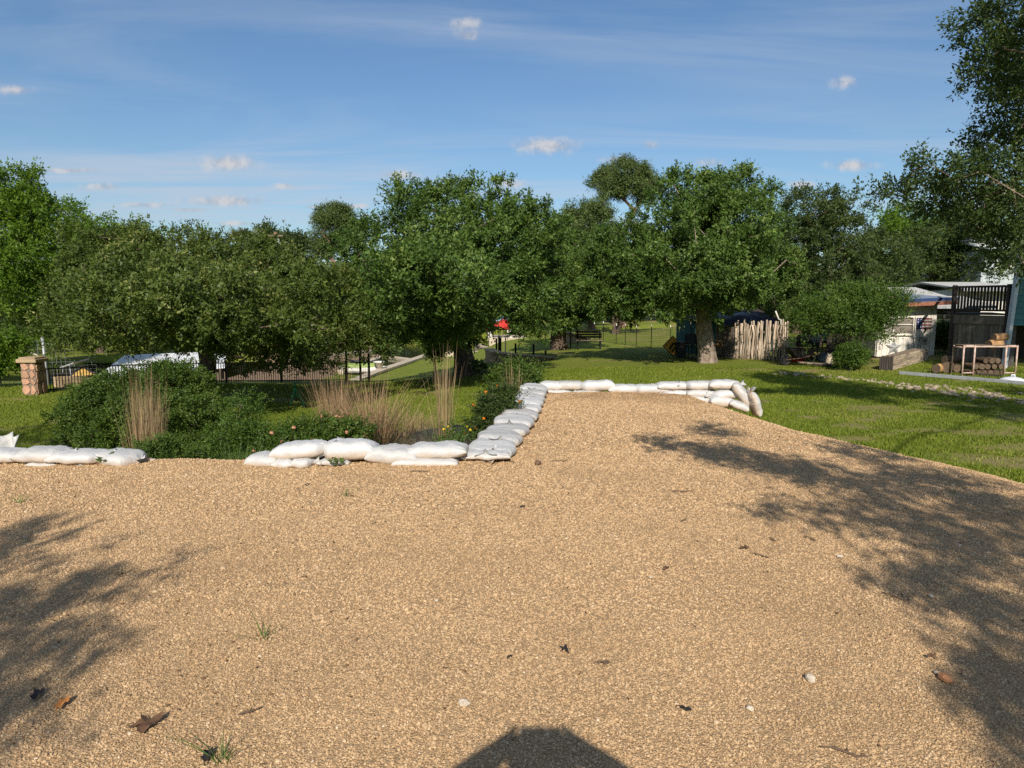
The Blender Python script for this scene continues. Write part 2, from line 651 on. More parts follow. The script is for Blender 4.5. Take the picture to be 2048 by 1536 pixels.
def build_pad():
    xs = np.arange(-15, 10.01, 0.08)
    ys = np.arange(-7, 12.7, 0.08)
    X, Y = np.meshgrid(xs, ys)
    Z = pad(X, Y)
    Zg = H(X, Y)
    k4 = lambda A: np.maximum(np.maximum(A[:-1, :-1], A[1:, :-1]), np.maximum(A[:-1, 1:], A[1:, 1:]))
    keep = k4(Z - Zg) > -0.05
    me = grid_mesh('gravel_pad', xs, ys, Z, keep)
    m = bpy.data.materials.new('gravel_bed')
    m.use_nodes = True
    k = NT(m.node_tree)
    b = m.node_tree.nodes['Principled BSDF']
    tc = k.n('ShaderNodeTexCoord')
    P = tc.outputs['Object']
    vor = k.n('ShaderNodeTexVoronoi')
    vor.inputs['Scale'].default_value = 140
    k.l(P, vor.inputs['Vector'])
    sp = k.n('ShaderNodeSeparateColor')
    k.l(vor.outputs['Color'], sp.inputs[0])
    col = k.ramp(sp.outputs[0], [(0.0, (0.30, 0.19, 0.097)), (0.35, (0.43, 0.28, 0.148)), (0.7, (0.49, 0.33, 0.178)), (1.0, (0.55, 0.385, 0.22))])
    big = k.noise(P, 0.9, 6, 0.65)
    col = k.mix(k.math('MULTIPLY', k.step(big, 0.45, 0.72), 0.28), col, (0.30, 0.195, 0.10, 1))
    edge = k.step(vor.outputs['Distance'], 0.75, 0.35)
    col = k.mix(k.math('MULTIPLY', k.math('SUBTRACT', 1.0, edge), 0.35), col, (0.14, 0.085, 0.04, 1))
    # damp brown fines along the far row
    s2 = k.n('ShaderNodeSeparateXYZ')
    k.l(P, s2.inputs[0])
    fy = k.math('MULTIPLY', k.step(s2.outputs[1], 10.9, 11.8), k.step(k.noise(P, 1.5, 5, 0.65), 0.36, 0.6))
    col = k.mix(k.math('MULTIPLY', fy, 0.6), col, (0.22, 0.13, 0.06, 1))
    k.l(col, b.inputs['Base Color'])
    b.inputs['Roughness'].default_value = 0.9
    b.inputs['Specular IOR Level'].default_value = 0.15
    bn = k.n('ShaderNodeBump')
    bn.inputs['Strength'].default_value = 1.0
    bn.inputs['Distance'].default_value = 0.005
    bn.invert = True
    k.l(vor.outputs['Distance'], bn.inputs['Height'])
    k.l(bn.outputs[0], b.inputs['Normal'])
    tag(link('gravel_pad', me, m, smooth=True), kind='structure')


build_pad()


def scatter_gn(name, pts, rot, scl, m, label, cat, sub=1):
    """many small angular stones: points with rotation and scale, turned into stones by geometry nodes"""
    me = bpy.data.meshes.new(name)
    me.vertices.add(len(pts))
    me.vertices.foreach_set('co', np.ascontiguousarray(pts, np.float32).ravel())
    for nm, arr in (('rot', rot), ('scl', scl)):
        a = me.attributes.new(nm, 'FLOAT_VECTOR', 'POINT')
        a.data.foreach_set('vector', np.ascontiguousarray(arr, np.float32).ravel())
    o = link(name, me, m)
    g = bpy.data.node_groups.new(name, 'GeometryNodeTree')
    g.interface.new_socket('Geometry', in_out='INPUT', socket_type='NodeSocketGeometry')
    g.interface.new_socket('Geometry', in_out='OUTPUT', socket_type='NodeSocketGeometry')
    k = NT(g)
    gi, go = k.n('NodeGroupInput'), k.n('NodeGroupOutput')
    ico = k.n('GeometryNodeMeshIcoSphere')
    ico.inputs['Radius'].default_value = 1.0
    ico.inputs['Subdivisions'].default_value = sub
    sm_ = k.n('GeometryNodeSetMaterial')
    sm_.inputs['Material'].default_value = m
    k.l(ico.outputs[0], sm_.inputs['Geometry'])
    iop = k.n('GeometryNodeInstanceOnPoints')
    k.l(gi.outputs[0], iop.inputs['Points'])
    k.l(sm_.outputs[0], iop.inputs['Instance'])
    for nm, sock in (('rot', 'Rotation'), ('scl', 'Scale')):
        na = k.n('GeometryNodeInputNamedAttribute', data_type='FLOAT_VECTOR')
        na.inputs['Name'].default_value = nm
        src = na.outputs[0]
        if sock == 'Rotation':
            e = k.n('FunctionNodeEulerToRotation')
            k.l(src, e.inputs[0])
            src = e.outputs[0]
        k.l(src, iop.inputs[sock])
    k.l(iop.outputs[0], go.inputs[0])
    md = o.modifiers.new('stones', 'NODES')
    md.node_group = g
    tag(o, label, cat, kind='stuff')
    return o


def build_gravel():
    rng = np.random.default_rng(11)
    P = []
    S = []
    for (y0, y1, sp_, size) in ((1.7, 3.4, 0.0098, 0.0043), (3.4, 5.2, 0.0125, 0.0054), (5.2, 7.4, 0.017, 0.0072), (7.4, 12.2, 0.025, 0.0092)):
        n = int((y1 - y0) * (1.75 * y1) / sp_ ** 2)
        y = rng.uniform(y0, y1, n)
        x = rng.uniform(-0.875 * y1, 0.875 * y1, n)
        ok = np.abs(x) < 0.86 * y + 0.1
        z = pad(x, y)
        g = H(x, y)
        stray = (x > xr(y) - 0.5) & (rng.random(n) < 0.35 * np.exp(-np.maximum(0, x - xr(y) + 0.15) * 5.5))
        ok &= (z > g - 0.02) | stray
        ok &= ~((x < xl(y) + 0.1) & (y > 6.9)) & (y < yf(x) - 0.1)
        z = np.maximum(z, g)
        x, y, z = x[ok], y[ok], z[ok]
        s = size * np.exp(rng.normal(0, 0.28, len(x)))
        P.append(np.stack([x, y, z + s * 0.15], -1))
        S.append(s)
    P = np.concatenate(P)
    S = np.concatenate(S)
    n = len(P)
    scl = S[:, None] * rng.uniform(0.6, 1.25, (n, 3))
    scl[:, 2] *= 0.62
    rot = rng.normal(0, 0.35, (n, 3))
    rot[:, 2] = rng.uniform(0, 6.28, n)
    m = bpy.data.materials.new('gravel_stone')
    m.use_nodes = True
    k = NT(m.node_tree)
    b = m.node_tree.nodes['Principled BSDF']
    oi = k.n('ShaderNodeObjectInfo')
    geo = k.n('ShaderNodeNewGeometry')
    col = k.ramp(oi.outputs['Random'], [(0.0, (0.27, 0.17, 0.085)), (0.15, (0.42, 0.272, 0.145)), (0.5, (0.50, 0.335, 0.182)), (0.9, (0.56, 0.39, 0.22)), (0.985, (0.60, 0.44, 0.27)), (1.0, (0.66, 0.54, 0.40))])
    big = k.noise(geo.outputs['Position'], 0.9, 6, 0.65)
    col = k.mix(k.math('MULTIPLY', k.step(big, 0.45, 0.72), 0.42), col, (0.27, 0.17, 0.085, 1))
    s2 = k.n('ShaderNodeSeparateXYZ')
    k.l(geo.outputs['Position'], s2.inputs[0])
    fy = k.math('MULTIPLY', k.step(s2.outputs[1], 10.9, 11.8), k.step(k.noise(geo.outputs['Position'], 1.5, 5, 0.65), 0.36, 0.6))
    col = k.mix(k.math('MULTIPLY', fy, 0.6), col, (0.22, 0.13, 0.06, 1))
    k.l(col, b.inputs['Base Color'])
    b.inputs['Roughness'].default_value = 0.75
    b.inputs['Specular IOR Level'].default_value = 0.25
    scatter_gn('loose_gravel', P, rot, scl, m, 'tan decomposed granite gravel spread over the raised pad', 'gravel')
    return n


build_gravel()

# ------------------------------------------------------------------ sandbags
def bag_material():
    m = bpy.data.materials.new('woven_bag')
    m.use_nodes = True
    k = NT(m.node_tree)
    b = m.node_tree.nodes['Principled BSDF']
    tc = k.n('ShaderNodeTexCoord')
    oi = k.n('ShaderNodeObjectInfo')
    P = tc.outputs['Object']
    vec = k.n('ShaderNodeVectorMath', operation='ADD')
    k.l(P, vec.inputs[0])
    off = k.math('MULTIPLY', oi.outputs['Random'], 53.0)
    k.l(k.comb(off, off, off), vec.inputs[1])
    V = vec.outputs[0]
    tone = k.ramp(oi.outputs['Random'], [(0.0, (0.44, 0.432, 0.415)), (1.0, (0.55, 0.547, 0.54))])
    soil = k.step(k.noise(V, 5.5, 6, 0.7), 0.52, 0.78)
    s = k.n('ShaderNodeSeparateXYZ')
    k.l(P, s.inputs[0])
    low = k.step(k.math('ADD', s.outputs[2], k.math('MULTIPLY', k.noise(V, 9, 4, 0.6), 0.09)), 0.085, 0.005)
    col = k.mix(k.math('MULTIPLY', soil, 0.34), tone, (0.50, 0.38, 0.25, 1))
    col = k.mix(k.math('MULTIPLY', low, 0.62), col, (0.46, 0.31, 0.17, 1))
    k.l(col, b.inputs['Base Color'])
    b.inputs['Roughness'].default_value = 0.48
    b.inputs['Specular IOR Level'].default_value = 0.35
    wr = k.noise(k.mapping(V, sc=(1, 2.2, 1)), 13, 5, 0.6, 0.6)
    wv = k.n('ShaderNodeTexWave')
    wv.inputs['Scale'].default_value = 60
    wv.inputs['Distortion'].default_value = 2.0
    k.l(V, wv.inputs['Vector'])
    bn = k.n('ShaderNodeBump')
    bn.inputs['Strength'].default_value = 0.5
    bn.inputs['Distance'].default_value = 0.02
    k.l(k.math('ADD', wr, k.math('MULTIPLY', wv.outputs['Fac'], 0.012)), bn.inputs['Height'])
    k.l(bn.outputs[0], b.inputs['Normal'])
    return m


BAG = bag_material()
CORD = mat('tie_cord', (0.55, 0.52, 0.45), rough=0.8)


def bag_mesh(L, W, T, seed, neck=1, bend=0.0, droop=0.0):
    """filled woven sack along +x: flat sewn end at -x with ears, gathered neck at +x"""
    nu, nv = 46, 36
    V = []
    for i in range(nu):
        u = -1 + 2 * i / (nu - 1)
        a = abs(u)
        h = T * 0.5 * max(0.0, 1 - a ** 4.5) ** 0.55
        w = W * 0.5 * (0.93 + 0.07 * math.cos(u * 3.0))
        if u < 0:
            w *= 1 - 0.07 * math.sin(min(1, a) * math.pi) ** 2
            h = max(h, 0.006)
            w *= 1.0 if a < 0.93 else 1.03
        else:
            if neck:
                e = max(0.0, (a - 0.62) / 0.38)
                w *= 1 - 0.90 * e ** 1.6
                h = max(h, 0.035 if e > 0.5 else 0.006)
            else:
                h = max(h, 0.006)
        for j in range(nv):
            t = 2 * math.pi * j / nv
            c, s = math.cos(t), math.sin(t)
            y = w * math.copysign(abs(c) ** 0.60, c)
            z = h * math.copysign(abs(s) ** 0.72, s)
            if z < 0:
                z *= 0.72
            endp = max(0.0, (a - 0.55) / 0.45)
            rip = math.sin(t * 9 + seed) * 0.010 * endp * (1 if u > 0 else 0.6) + math.sin(u * 7 + seed * 1.7 + c * 2) * 0.003
            n = noise.noise(Vector((u * 2.2 + seed * 3.1, y * 6, z * 7 + seed)))
            n2 = noise.noise(Vector((u * 6 + seed * 5.1, y * 17, z * 15)))
            cr = abs(noise.noise(Vector((u * 3.2 + seed * 2.3, y * 9 + 4, z * 5))))
            cr2 = abs(noise.noise(Vector((u * 7.5 + seed * 4.1, y * 14 + u * 3, z * 9 + 7))))
            k = 1 + n * 0.10 + n2 * 0.05 - max(0.0, 0.16 - cr) * 0.55 - max(0.0, 0.13 - cr2) * (0.35 + 0.5 * endp)
            x = u * L / 2 * (1 - 0.035 * (c * c) * (1 if u < 0 else 0))
            V.append((x, y * (0.97 + n * 0.06) + bend * (u * u - 0.3), z * k + rip + droop * u * abs(u) + 0.0))
    F = []
    for i in range(nu - 1):
        for j in range(nv):
            j2 = (j + 1) % nv
            F.append((i * nv + j, i * nv + j2, (i + 1) * nv + j2, (i + 1) * nv + j))
    F.append(tuple(range(nv))[::-1])
    F.append(tuple((nu - 1) * nv + j for j in range(nv)))
    me = bpy.data.meshes.new('bag_body')
    me.from_pydata(V, [], F)
    return me


def neck_mesh(L, seed, droop):
    """crumpled ruffle of cloth beyond the tie"""
    rs = random.Random(seed)
    nu, nv = 9, 26
    V, F = [], []
    ph = rs.uniform(0, 6)
    ln = rs.uniform(0.07, 0.12)
    lift = rs.uniform(0.0, 0.5)
    for i in range(nu):
        q = i / (nu - 1)
        r = 0.020 + 0.055 * q ** 0.8
        for j in range(nv):
            t = 2 * math.pi * j / nv
            rr = r * (1 + 0.38 * q * math.sin(5 * t + ph) + 0.2 * q * math.sin(9 * t + ph * 2))
            x = L / 2 - 0.015 + ln * q * (1 + 0.25 * math.sin(3 * t + ph))
            V.append((x, rr * math.cos(t) * 1.15, rr * math.sin(t) * 0.7 + droop + lift * q * 0.08))
    for i in range(nu - 1):
        for j in range(nv):
            j2 = (j + 1) % nv
            F.append((i * nv + j, i * nv + j2, (i + 1) * nv + j2, (i + 1) * nv + j))
    me = bpy.data.meshes.new('bag_neck')
    me.from_pydata(V, [], F)
    return me


BAG_N = [0]


def sandbag(p, L, W, T, rz, label, neck=1, tilt=0.0, roll=0.0, bend=0.0, droop=0.0, flip=False):
    """p: centre of the bag; rz: heading of its long axis; tilt lifts the far end"""
    BAG_N[0] += 1
    sd = BAG_N[0] * 1.37
    o = empty('sandbag', p, label, 'sandbag', 'white sandbags edging the gravel pad')
    o.rotation_euler = (roll, -tilt, rz + (math.pi if flip else 0))
    body = link('bag_body', bag_mesh(L, W, T, sd, neck, bend, droop), BAG, o, True)
    if neck:
        link('tied_neck', neck_mesh(L, BAG_N[0], droop * 0.9 + 0.0), BAG, o, True)
        mb = MB()
        ring = [(L / 2 - 0.012 + 0.004 * math.sin(a * 3), 0.027 * math.cos(a), 0.022 * math.sin(a) + droop * 0.9) for a in np.linspace(0, 6.283, 13)]
        mb.v, mb.f = [], []
        mb.tube(ring, 0.004, 5, cap=False)
        mb.tube([(L / 2 - 0.01, 0.02, 0.02 + droop), (L / 2 - 0.03, 0.06, 0.03 + droop), (L / 2 - 0.07, 0.08, -0.005 + droop)], 0.003, 4)
        me = bpy.data.meshes.new('tie_cord')
        me.from_pydata(mb.v, [], mb.f)
        link('tie_cord', me, CORD, o)
    return o


def bag_px(x0, x1, yb, yt, Y, label, W=0.36, z_off=0.0, rz=0.0, extra=1.04, **kw):
    """a bag lying across the view, given the pixel box it fills at distance Y"""
    a, b = at(x0, (yb + yt) / 2, Y), at(x1, (yb + yt) / 2, Y)
    T = (at(x0, yt, Y) - at(x0, yb, Y)).z
    c = (a + b) / 2
    c.z += z_off
    return sandbag(c, (b - a).length * extra * 1.05, W, T * 1.06, rz, label, **kw)


F_ = 'white sandbag '
# left end of the front row
bag_px(-60, 50, 927, 898, 6.85, F_ + 'cut by the left picture edge, front row', flip=True)
bag_px(46, 138, 925, 895, 6.83, F_ + 'with a humped top, second from the left picture edge', W=.40)
bag_px(112, 212, 927, 901, 6.80, F_ + 'with a long crease, third from the left picture edge', W=.40)
bag_px(205, 284, 932, 902, 6.80, F_ + 'slumped with an open dark fold, behind the little green sprout', W=.42, droop=-.03, rz=-.25)
bag_px(62, 118, 935, 922, 6.74, F_ + 'scrap showing under the humped bag at the left', W=.22, neck=0)
bag_px(155, 178, 934, 926, 6.72, F_ + 'corner poking out of the gravel at the left', W=.18, neck=0)
bag_px(294, 376, 940, 929, 6.88, F_ + 'lying nearly buried right of the dead grass clump', W=.28, neck=0)
bag_px(440, 494, 944, 935, 6.85, F_ + 'almost buried, just left of the main front row', W=.26, neck=0)
# main front row
bag_px(500, 560, 936, 906, 6.83, F_ + 'at the left end of the main front row, lower layer', W=.36, neck=0)
bag_px(551, 590, 936, 916, 6.76, F_ + 'small and half buried below the main front row, left one', W=.30, neck=0)
bag_px(588, 628, 936, 914, 6.76, F_ + 'small and half buried below the main front row, right one', W=.30)
bag_px(550, 656, 918, 884, 6.86, F_ + 'sloping up to the right, first on top of main front row', W=.38, tilt=.10)
bag_px(648, 752, 921, 880, 6.88, F_ + 'fullest and highest, second on top of main front row', W=.40, flip=True)
bag_px(738, 834, 930, 892, 6.86, F_ + 'with a pointed dirty corner, third on top of main front row', W=.40, neck=0, tilt=-.04)
bag_px(818, 930, 917, 886, 6.88, F_ + 'with a folded round end, fourth on top of main front row', W=.40, neck=0, tilt=.03)
bag_px(640, 700, 930, 916, 6.78, F_ + 'flattened under the highest bag of the front row', W=.26, neck=0)
bag_px(790, 912, 936, 914, 6.76, F_ + 'pale and half buried under the folded-end bag', W=.28, neck=0)
# corner
sandbag(at(948, 906, 6.95) + Vector((0, 0, -.02)), .34, .30, .10, .3, F_ + 'crumpled in the corner where both rows meet', bend=.02)
sandbag(at(975, 908, 6.95), .46, .40, .10, .05, F_ + 'flat and torn at the corner, beside a short stick', neck=0)
# side row going away
names = ['first and lowest of the side row, next to the corner', 'second of the side row, with its tied end curled',
         'third of the side row, broad and grey on top', 'fourth of the side row counted from the corner',
         'fifth of the side row, beside the orange flowers', 'sixth of the side row, with a ruffled knot on top',
         'seventh of the side row, a loose cord across it', 'eighth of the side row, a strap standing up on it',
         'ninth of the side row, behind the tall stalks', 'last of the side row, where it meets the far row']
cpx = [(982, 893), (1002, 880), (1016, 862), (1029, 846), (1040, 830), (1048, 817), (1054, 805), (1059, 793), (1065, 782), (1072, 773)]
ys = np.linspace(7.22, 12.15, 10)
for i in range(10):
    y = ys[i]
    x = float(np.interp(y, [7.2, 9.5, 12.2], [-0.22, 0.13, 0.40]))
    sandbag(Vector((x, y, 0.055 + 0.012 * math.sin(i * 2.3))), .72, .54, .155, math.pi / 2 - .10 + .06 * math.sin(i * 1.9), F_ + names[i],
            flip=True, tilt=.045 * (1 if i % 3 else -.4), roll=-.05 + .05 * math.sin(i * 4.1))
# far row
FR = 'far row '
far_top = [(1080, 1122, 783, 763, 12.45, 'far left bag of the far row, top layer'), (1112, 1166, 782, 762, 12.45, 'far row top layer, second from the left'),
           (1163, 1226, 785, 761, 12.42, 'far row top layer, third from the left, tilted down'), (1218, 1276, 789, 769, 12.38, 'far row top layer, fourth from the left, sagging'),
           (1270, 1332, 790, 769, 12.33, 'far row top layer, fifth from the left, with a dark label'), (1316, 1378, 781, 764, 12.28, 'far row, topmost layer, left of three'),
           (1372, 1426, 782, 762, 12.15, 'far row, topmost layer, middle of three'), (1420, 1476, 780, 760, 11.98, 'far row, topmost layer, right of three')]
for i, (a, b, yb, yt, Y, lab) in enumerate(far_top):
    bag_px(a, b, yb, yt, Y, F_ + lab, W=.38, tilt=(-.05 if i == 2 else 0.02 * math.sin(i * 3)), rz=-.02 - .03 * max(0, i - 4), flip=bool(i % 2 == 0), extra=1.08)
far_low = [(1086, 1142, 794, 779, 12.36, 'below the far left of the far row'), (1146, 1202, 796, 780, 12.36, 'below the tilted bag of the far row'),
           (1218, 1262, 797, 784, 12.28, 'showing as a thin strip under the sagging bag of the far row'), (1328, 1378, 796, 780, 12.20, 'middle layer of the far row stack, left one'), (1374, 1430, 796, 779, 12.07, 'middle layer of the far row stack, centre one'),
           (1425, 1492, 799, 779, 11.88, 'middle layer of the far row stack, right one bending down'), (1330, 1384, 803, 792, 12.10, 'bottom layer of the far row stack, mostly buried at the left'),
           (1372, 1428, 809, 792, 11.98, 'bottom layer of the far row stack, second from left'), (1420, 1468, 816, 793, 11.80, 'bottom layer of the far row stack, nearly at its right end')]
for i, (a, b, yb, yt, Y, lab) in enumerate(far_low):
    bag_px(a, b, yb, yt, Y, F_ + lab, W=.36, rz=-.04, flip=bool(i % 2), extra=1.06, tilt=-.10 if i in (5, 8) else 0.0, neck=0 if i in (2, 6) else 1)
sandbag(at(1484, 789, 11.72), .48, .34, .21, -.35, F_ + 'draped steeply over the right end of the far row', neck=0, tilt=-.85, flip=False)
sandbag(at(1508, 808, 11.52), .44, .30, .18, .0, F_ + 'standing on end at the right tip of the far row', tilt=1.25, roll=.1, flip=True)
sandbag(at(1478, 812, 11.58), .34, .30, .16, -.3, F_ + 'with a folded white flap below the draped bag', tilt=-.35, neck=0)
# ------------------------------------------------------------------ trees and shrubs
BARK = mat('oak_bark', (0.16, 0.115, 0.085), (0.075, 0.055, 0.042), scale=14, rough=0.95, bump=0.9, bscale=18, stretch=(1, 1, 0.25), spec=0.1)
BARK_PALE = mat('pale_bark', (0.34, 0.27, 0.21), (0.16, 0.12, 0.095), scale=16, rough=0.95, bump=0.9, bscale=20, stretch=(1, 1, 0.4), spec=0.1)
BARK_RED = mat('pine_bark', (0.28, 0.17, 0.12), (0.14, 0.09, 0.07), scale=10, rough=0.95, bump=0.6, bscale=14, spec=0.1)
TWIG = mat('grey_twig', (0.25, 0.21, 0.17), (0.14, 0.11, 0.09), scale=9, rough=0.9, spec=0.1)

L_OAK = leaf_mat('oak_leaf', (0.022, 0.052, 0.009), (0.098, 0.165, 0.028), (0.21, 0.27, 0.07))
L_OAK_OLIVE = leaf_mat('olive_oak_leaf', (0.026, 0.048, 0.009), (0.110, 0.148, 0.026), (0.25, 0.25, 0.08))
L_DARK = leaf_mat('dark_oak_leaf', (0.020, 0.036, 0.010), (0.070, 0.102, 0.024), (0.15, 0.17, 0.05))
L_BRIGHT = leaf_mat('bright_leaf', (0.045, 0.100, 0.008), (0.140, 0.235, 0.022), (0.21, 0.31, 0.045), trans=0.42)
L_PINE = leaf_mat('pine_needle', (0.035, 0.062, 0.016), (0.11, 0.15, 0.042), None, trans=0.15, rough=0.5)
L_ELM = leaf_mat('elm_leaf', (0.022, 0.042, 0.012), (0.070, 0.108, 0.030), (0.15, 0.18, 0.06), trans=0.25, rough=0.4)
L_SHRUB = leaf_mat('shrub_leaf', (0.022, 0.050, 0.008), (0.090, 0.145, 0.020), (0.17, 0.22, 0.045), trans=0.25)
L_FEATHER = leaf_mat('feathery_leaf', (0.026, 0.062, 0.009), (0.095, 0.160, 0.024), (0.16, 0.22, 0.05), trans=0.28)


def unit(a):
    return a / np.maximum(np.linalg.norm(a, axis=-1, keepdims=True), 1e-9)


def leaf_arrays(P, D, N, L, W):
    """folded diamond leaves -> vertices, triangles"""
    S = unit(np.cross(D, N))
    mid = P + D * (L * 0.45)[:, None] - N * (W * 0.22)[:, None]
    l = mid + S * (W * 0.5)[:, None]
    r = mid - S * (W * 0.5)[:, None]
    tip = P + D * L[:, None]
    V = np.stack([P, r, tip, l], 1).reshape(-1, 3)
    i = np.arange(len(P))[:, None] * 4
    T = np.concatenate([i + [0, 1, 2], i + [0, 2, 3]], 1).reshape(-1, 3)
    return V, T


def leaf_tris(P, D, N, L, W):
    """single-triangle leaves for crowns seen from afar"""
    S = unit(np.cross(D, N)) * (W * 0.62)[:, None]
    b = P + D * (L * 0.18)[:, None]
    V = np.stack([b + S, b - S, P + D * (L * 1.12)[:, None]], 1).reshape(-1, 3)
    return V, np.arange(3 * len(P)).reshape(-1, 3)


def clump_points(rng, lobes, n, inner=0.55):
    """points spread over the shells of a union of ellipsoids (centre, radii), with outward directions"""
    A = np.array([r[0] * r[1] + r[1] * r[2] + r[0] * r[2] for c, r in lobes])
    A = A / A.sum()
    out, dirs = [], []
    C = np.array([c for c, r in lobes])
    Rr = np.array([r for c, r in lobes])
    while sum(len(o) for o in out) < n:
        li = rng.choice(len(lobes), n, p=A)
        d = unit(rng.normal(size=(n, 3)))
        rad = rng.uniform(inner ** 2, 1.0, n) ** 0.5
        p = C[li] + d * rad[:, None] * Rr[li]
        q = np.sqrt((((p[:, None, :] - C[None]) / Rr[None]) ** 2).sum(-1))
        q[np.arange(n), li] = 9
        inside = q.min(1)
        ok = (inside > 0.75) | (rng.random(n) < 0.22)
        out.append(p[ok])
        dd = unit(d / Rr[li])
        dirs.append(dd[ok])
    return np.concatenate(out)[:n], np.concatenate(dirs)[:n]


def skeleton(rng, trunk, tips, step=0.55, wob=0.10):
    """greedy branching: every tip is joined to the nearest node already grown"""
    nodes = [np.array(p, float) for p in trunk]
    par = [-1] + list(range(len(trunk) - 1))
    order = np.argsort(np.linalg.norm(tips - nodes[-1], axis=1))
    arr = np.array(nodes)
    first = max(1, len(trunk) // 2)
    start = np.arange(len(nodes)) >= first
    for t in tips[order]:
        d = np.linalg.norm(arr - t, axis=1) + np.where(start, 0, 99)
        # prefer to leave from below the tip
        d = d + np.maximum(0, arr[:, 2] - t[2]) * 0.5
        j = int(np.argmin(d))
        a = arr[j]
        m = max(1, int(np.linalg.norm(t - a) / step))
        cur = j
        new = []
        for s in range(1, m + 1):
            f = s / m
            p = a + (t - a) * f
            if s < m:
                p = p + rng.normal(0, wob, 3)
                p[2] += 0.12 * math.sin(f * math.pi) * np.linalg.norm(t - a) * 0.5
            new.append(p)
            par.append(cur)
            cur = len(par) - 1
        arr = np.concatenate([arr, np.array(new)])
        start = np.concatenate([start, np.ones(len(new), bool)])
    return arr, np.array(par)


def limb_mesh(name, arr, par, ntrunk, r_tip, r_base, org, k=6, flare=1.35):
    n = len(arr)
    cnt = np.zeros(n)
    child = np.zeros(n, bool)
    child[par[par >= 0]] = True
    cnt[~child] = 1
    for i in range(n - 1, 0, -1):
        cnt[par[i]] += cnt[i]
    r = r_tip * cnt ** 0.5
    top = r[ntrunk - 1]
    if r[0] > 0:
        r = np.where(np.arange(n) >= ntrunk, np.minimum(r * (r_base * 0.75 / max(r[ntrunk - 1], 1e-6)) ** 0.6 if top > r_base else r, r_base * 0.7), r)
    f = np.linspace(0, 1, ntrunk)
    r[:ntrunk] = r_base * (1 - 0.35 * f)
    V, T = [], []
    ang = np.linspace(0, 2 * np.pi, k, endpoint=False)
    for i in range(n):
        j = par[i]
        if j < 0 or i < ntrunk:
            continue
        p0, p1 = arr[j], arr[i]
        d = unit(p1 - p0)
        s = np.cross(d, [0.3, 0.2, 0.93])
        s = s / max(np.linalg.norm(s), 1e-6)
        t = np.cross(d, s)
        ring = np.cos(ang)[:, None] * s + np.sin(ang)[:, None] * t
        r0 = min(r[j], r[i] * 1.35 + 0.004)
        b = len(V) * 2 * k
        V.append(np.concatenate([p0 + ring * r0, p1 + ring * r[i]]))
        a0 = np.arange(k)
        a1 = (a0 + 1) % k
        T.append(np.concatenate([np.stack([b + a0, b + a1, b + k + a1], -1), np.stack([b + a0, b + k + a1, b + k + a0], -1)]))
    # trunk as one continuous skin with a root flare
    kk = 16
    an = np.linspace(0, 2 * np.pi, kk, endpoint=False)
    rings = []
    pts = [arr[0] - np.array([0, 0, 0.25])] + [arr[i] for i in range(ntrunk)]
    fine = []
    for i in range(len(pts) - 1):
        for q in np.linspace(0, 1, 5, endpoint=False):
            fine.append(pts[i] + (pts[i + 1] - pts[i]) * q)
    fine.append(pts[-1])
    fine = np.array(fine)
    hgt = np.linalg.norm(fine - fine[0], axis=1)
    hgt = hgt / hgt[-1]
    rad = r_base * (1 - 0.38 * hgt) * (1 + (flare - 1) * np.exp(-hgt * 9))
    base = sum(len(v) for v in V)
    TV = []
    for i, p in enumerate(fine):
        lump = 1 + 0.10 * np.sin(an * 3 + 1.3 + i * 0.15) + 0.07 * np.sin(an * 5 + i * 0.3) * (1 + 2 * np.exp(-hgt[i] * 9))
        TV.append(np.stack([p[0] + np.cos(an) * rad[i] * lump, p[1] + np.sin(an) * rad[i] * lump, np.full(kk, p[2])], -1))
    TT = []
    a0 = np.arange(kk)
    a1 = (a0 + 1) % kk
    for i in range(len(fine) - 1):
        b = base + i * kk
        TT.append(np.concatenate([np.stack([b + a0, b + a1, b + kk + a1], -1), np.stack([b + a0, b + kk + a1, b + kk + a0], -1)]))
    V = np.concatenate(V + TV) - np.array(org)
    T = np.concatenate(T + TT)
    return quick_mesh(name, V, T)


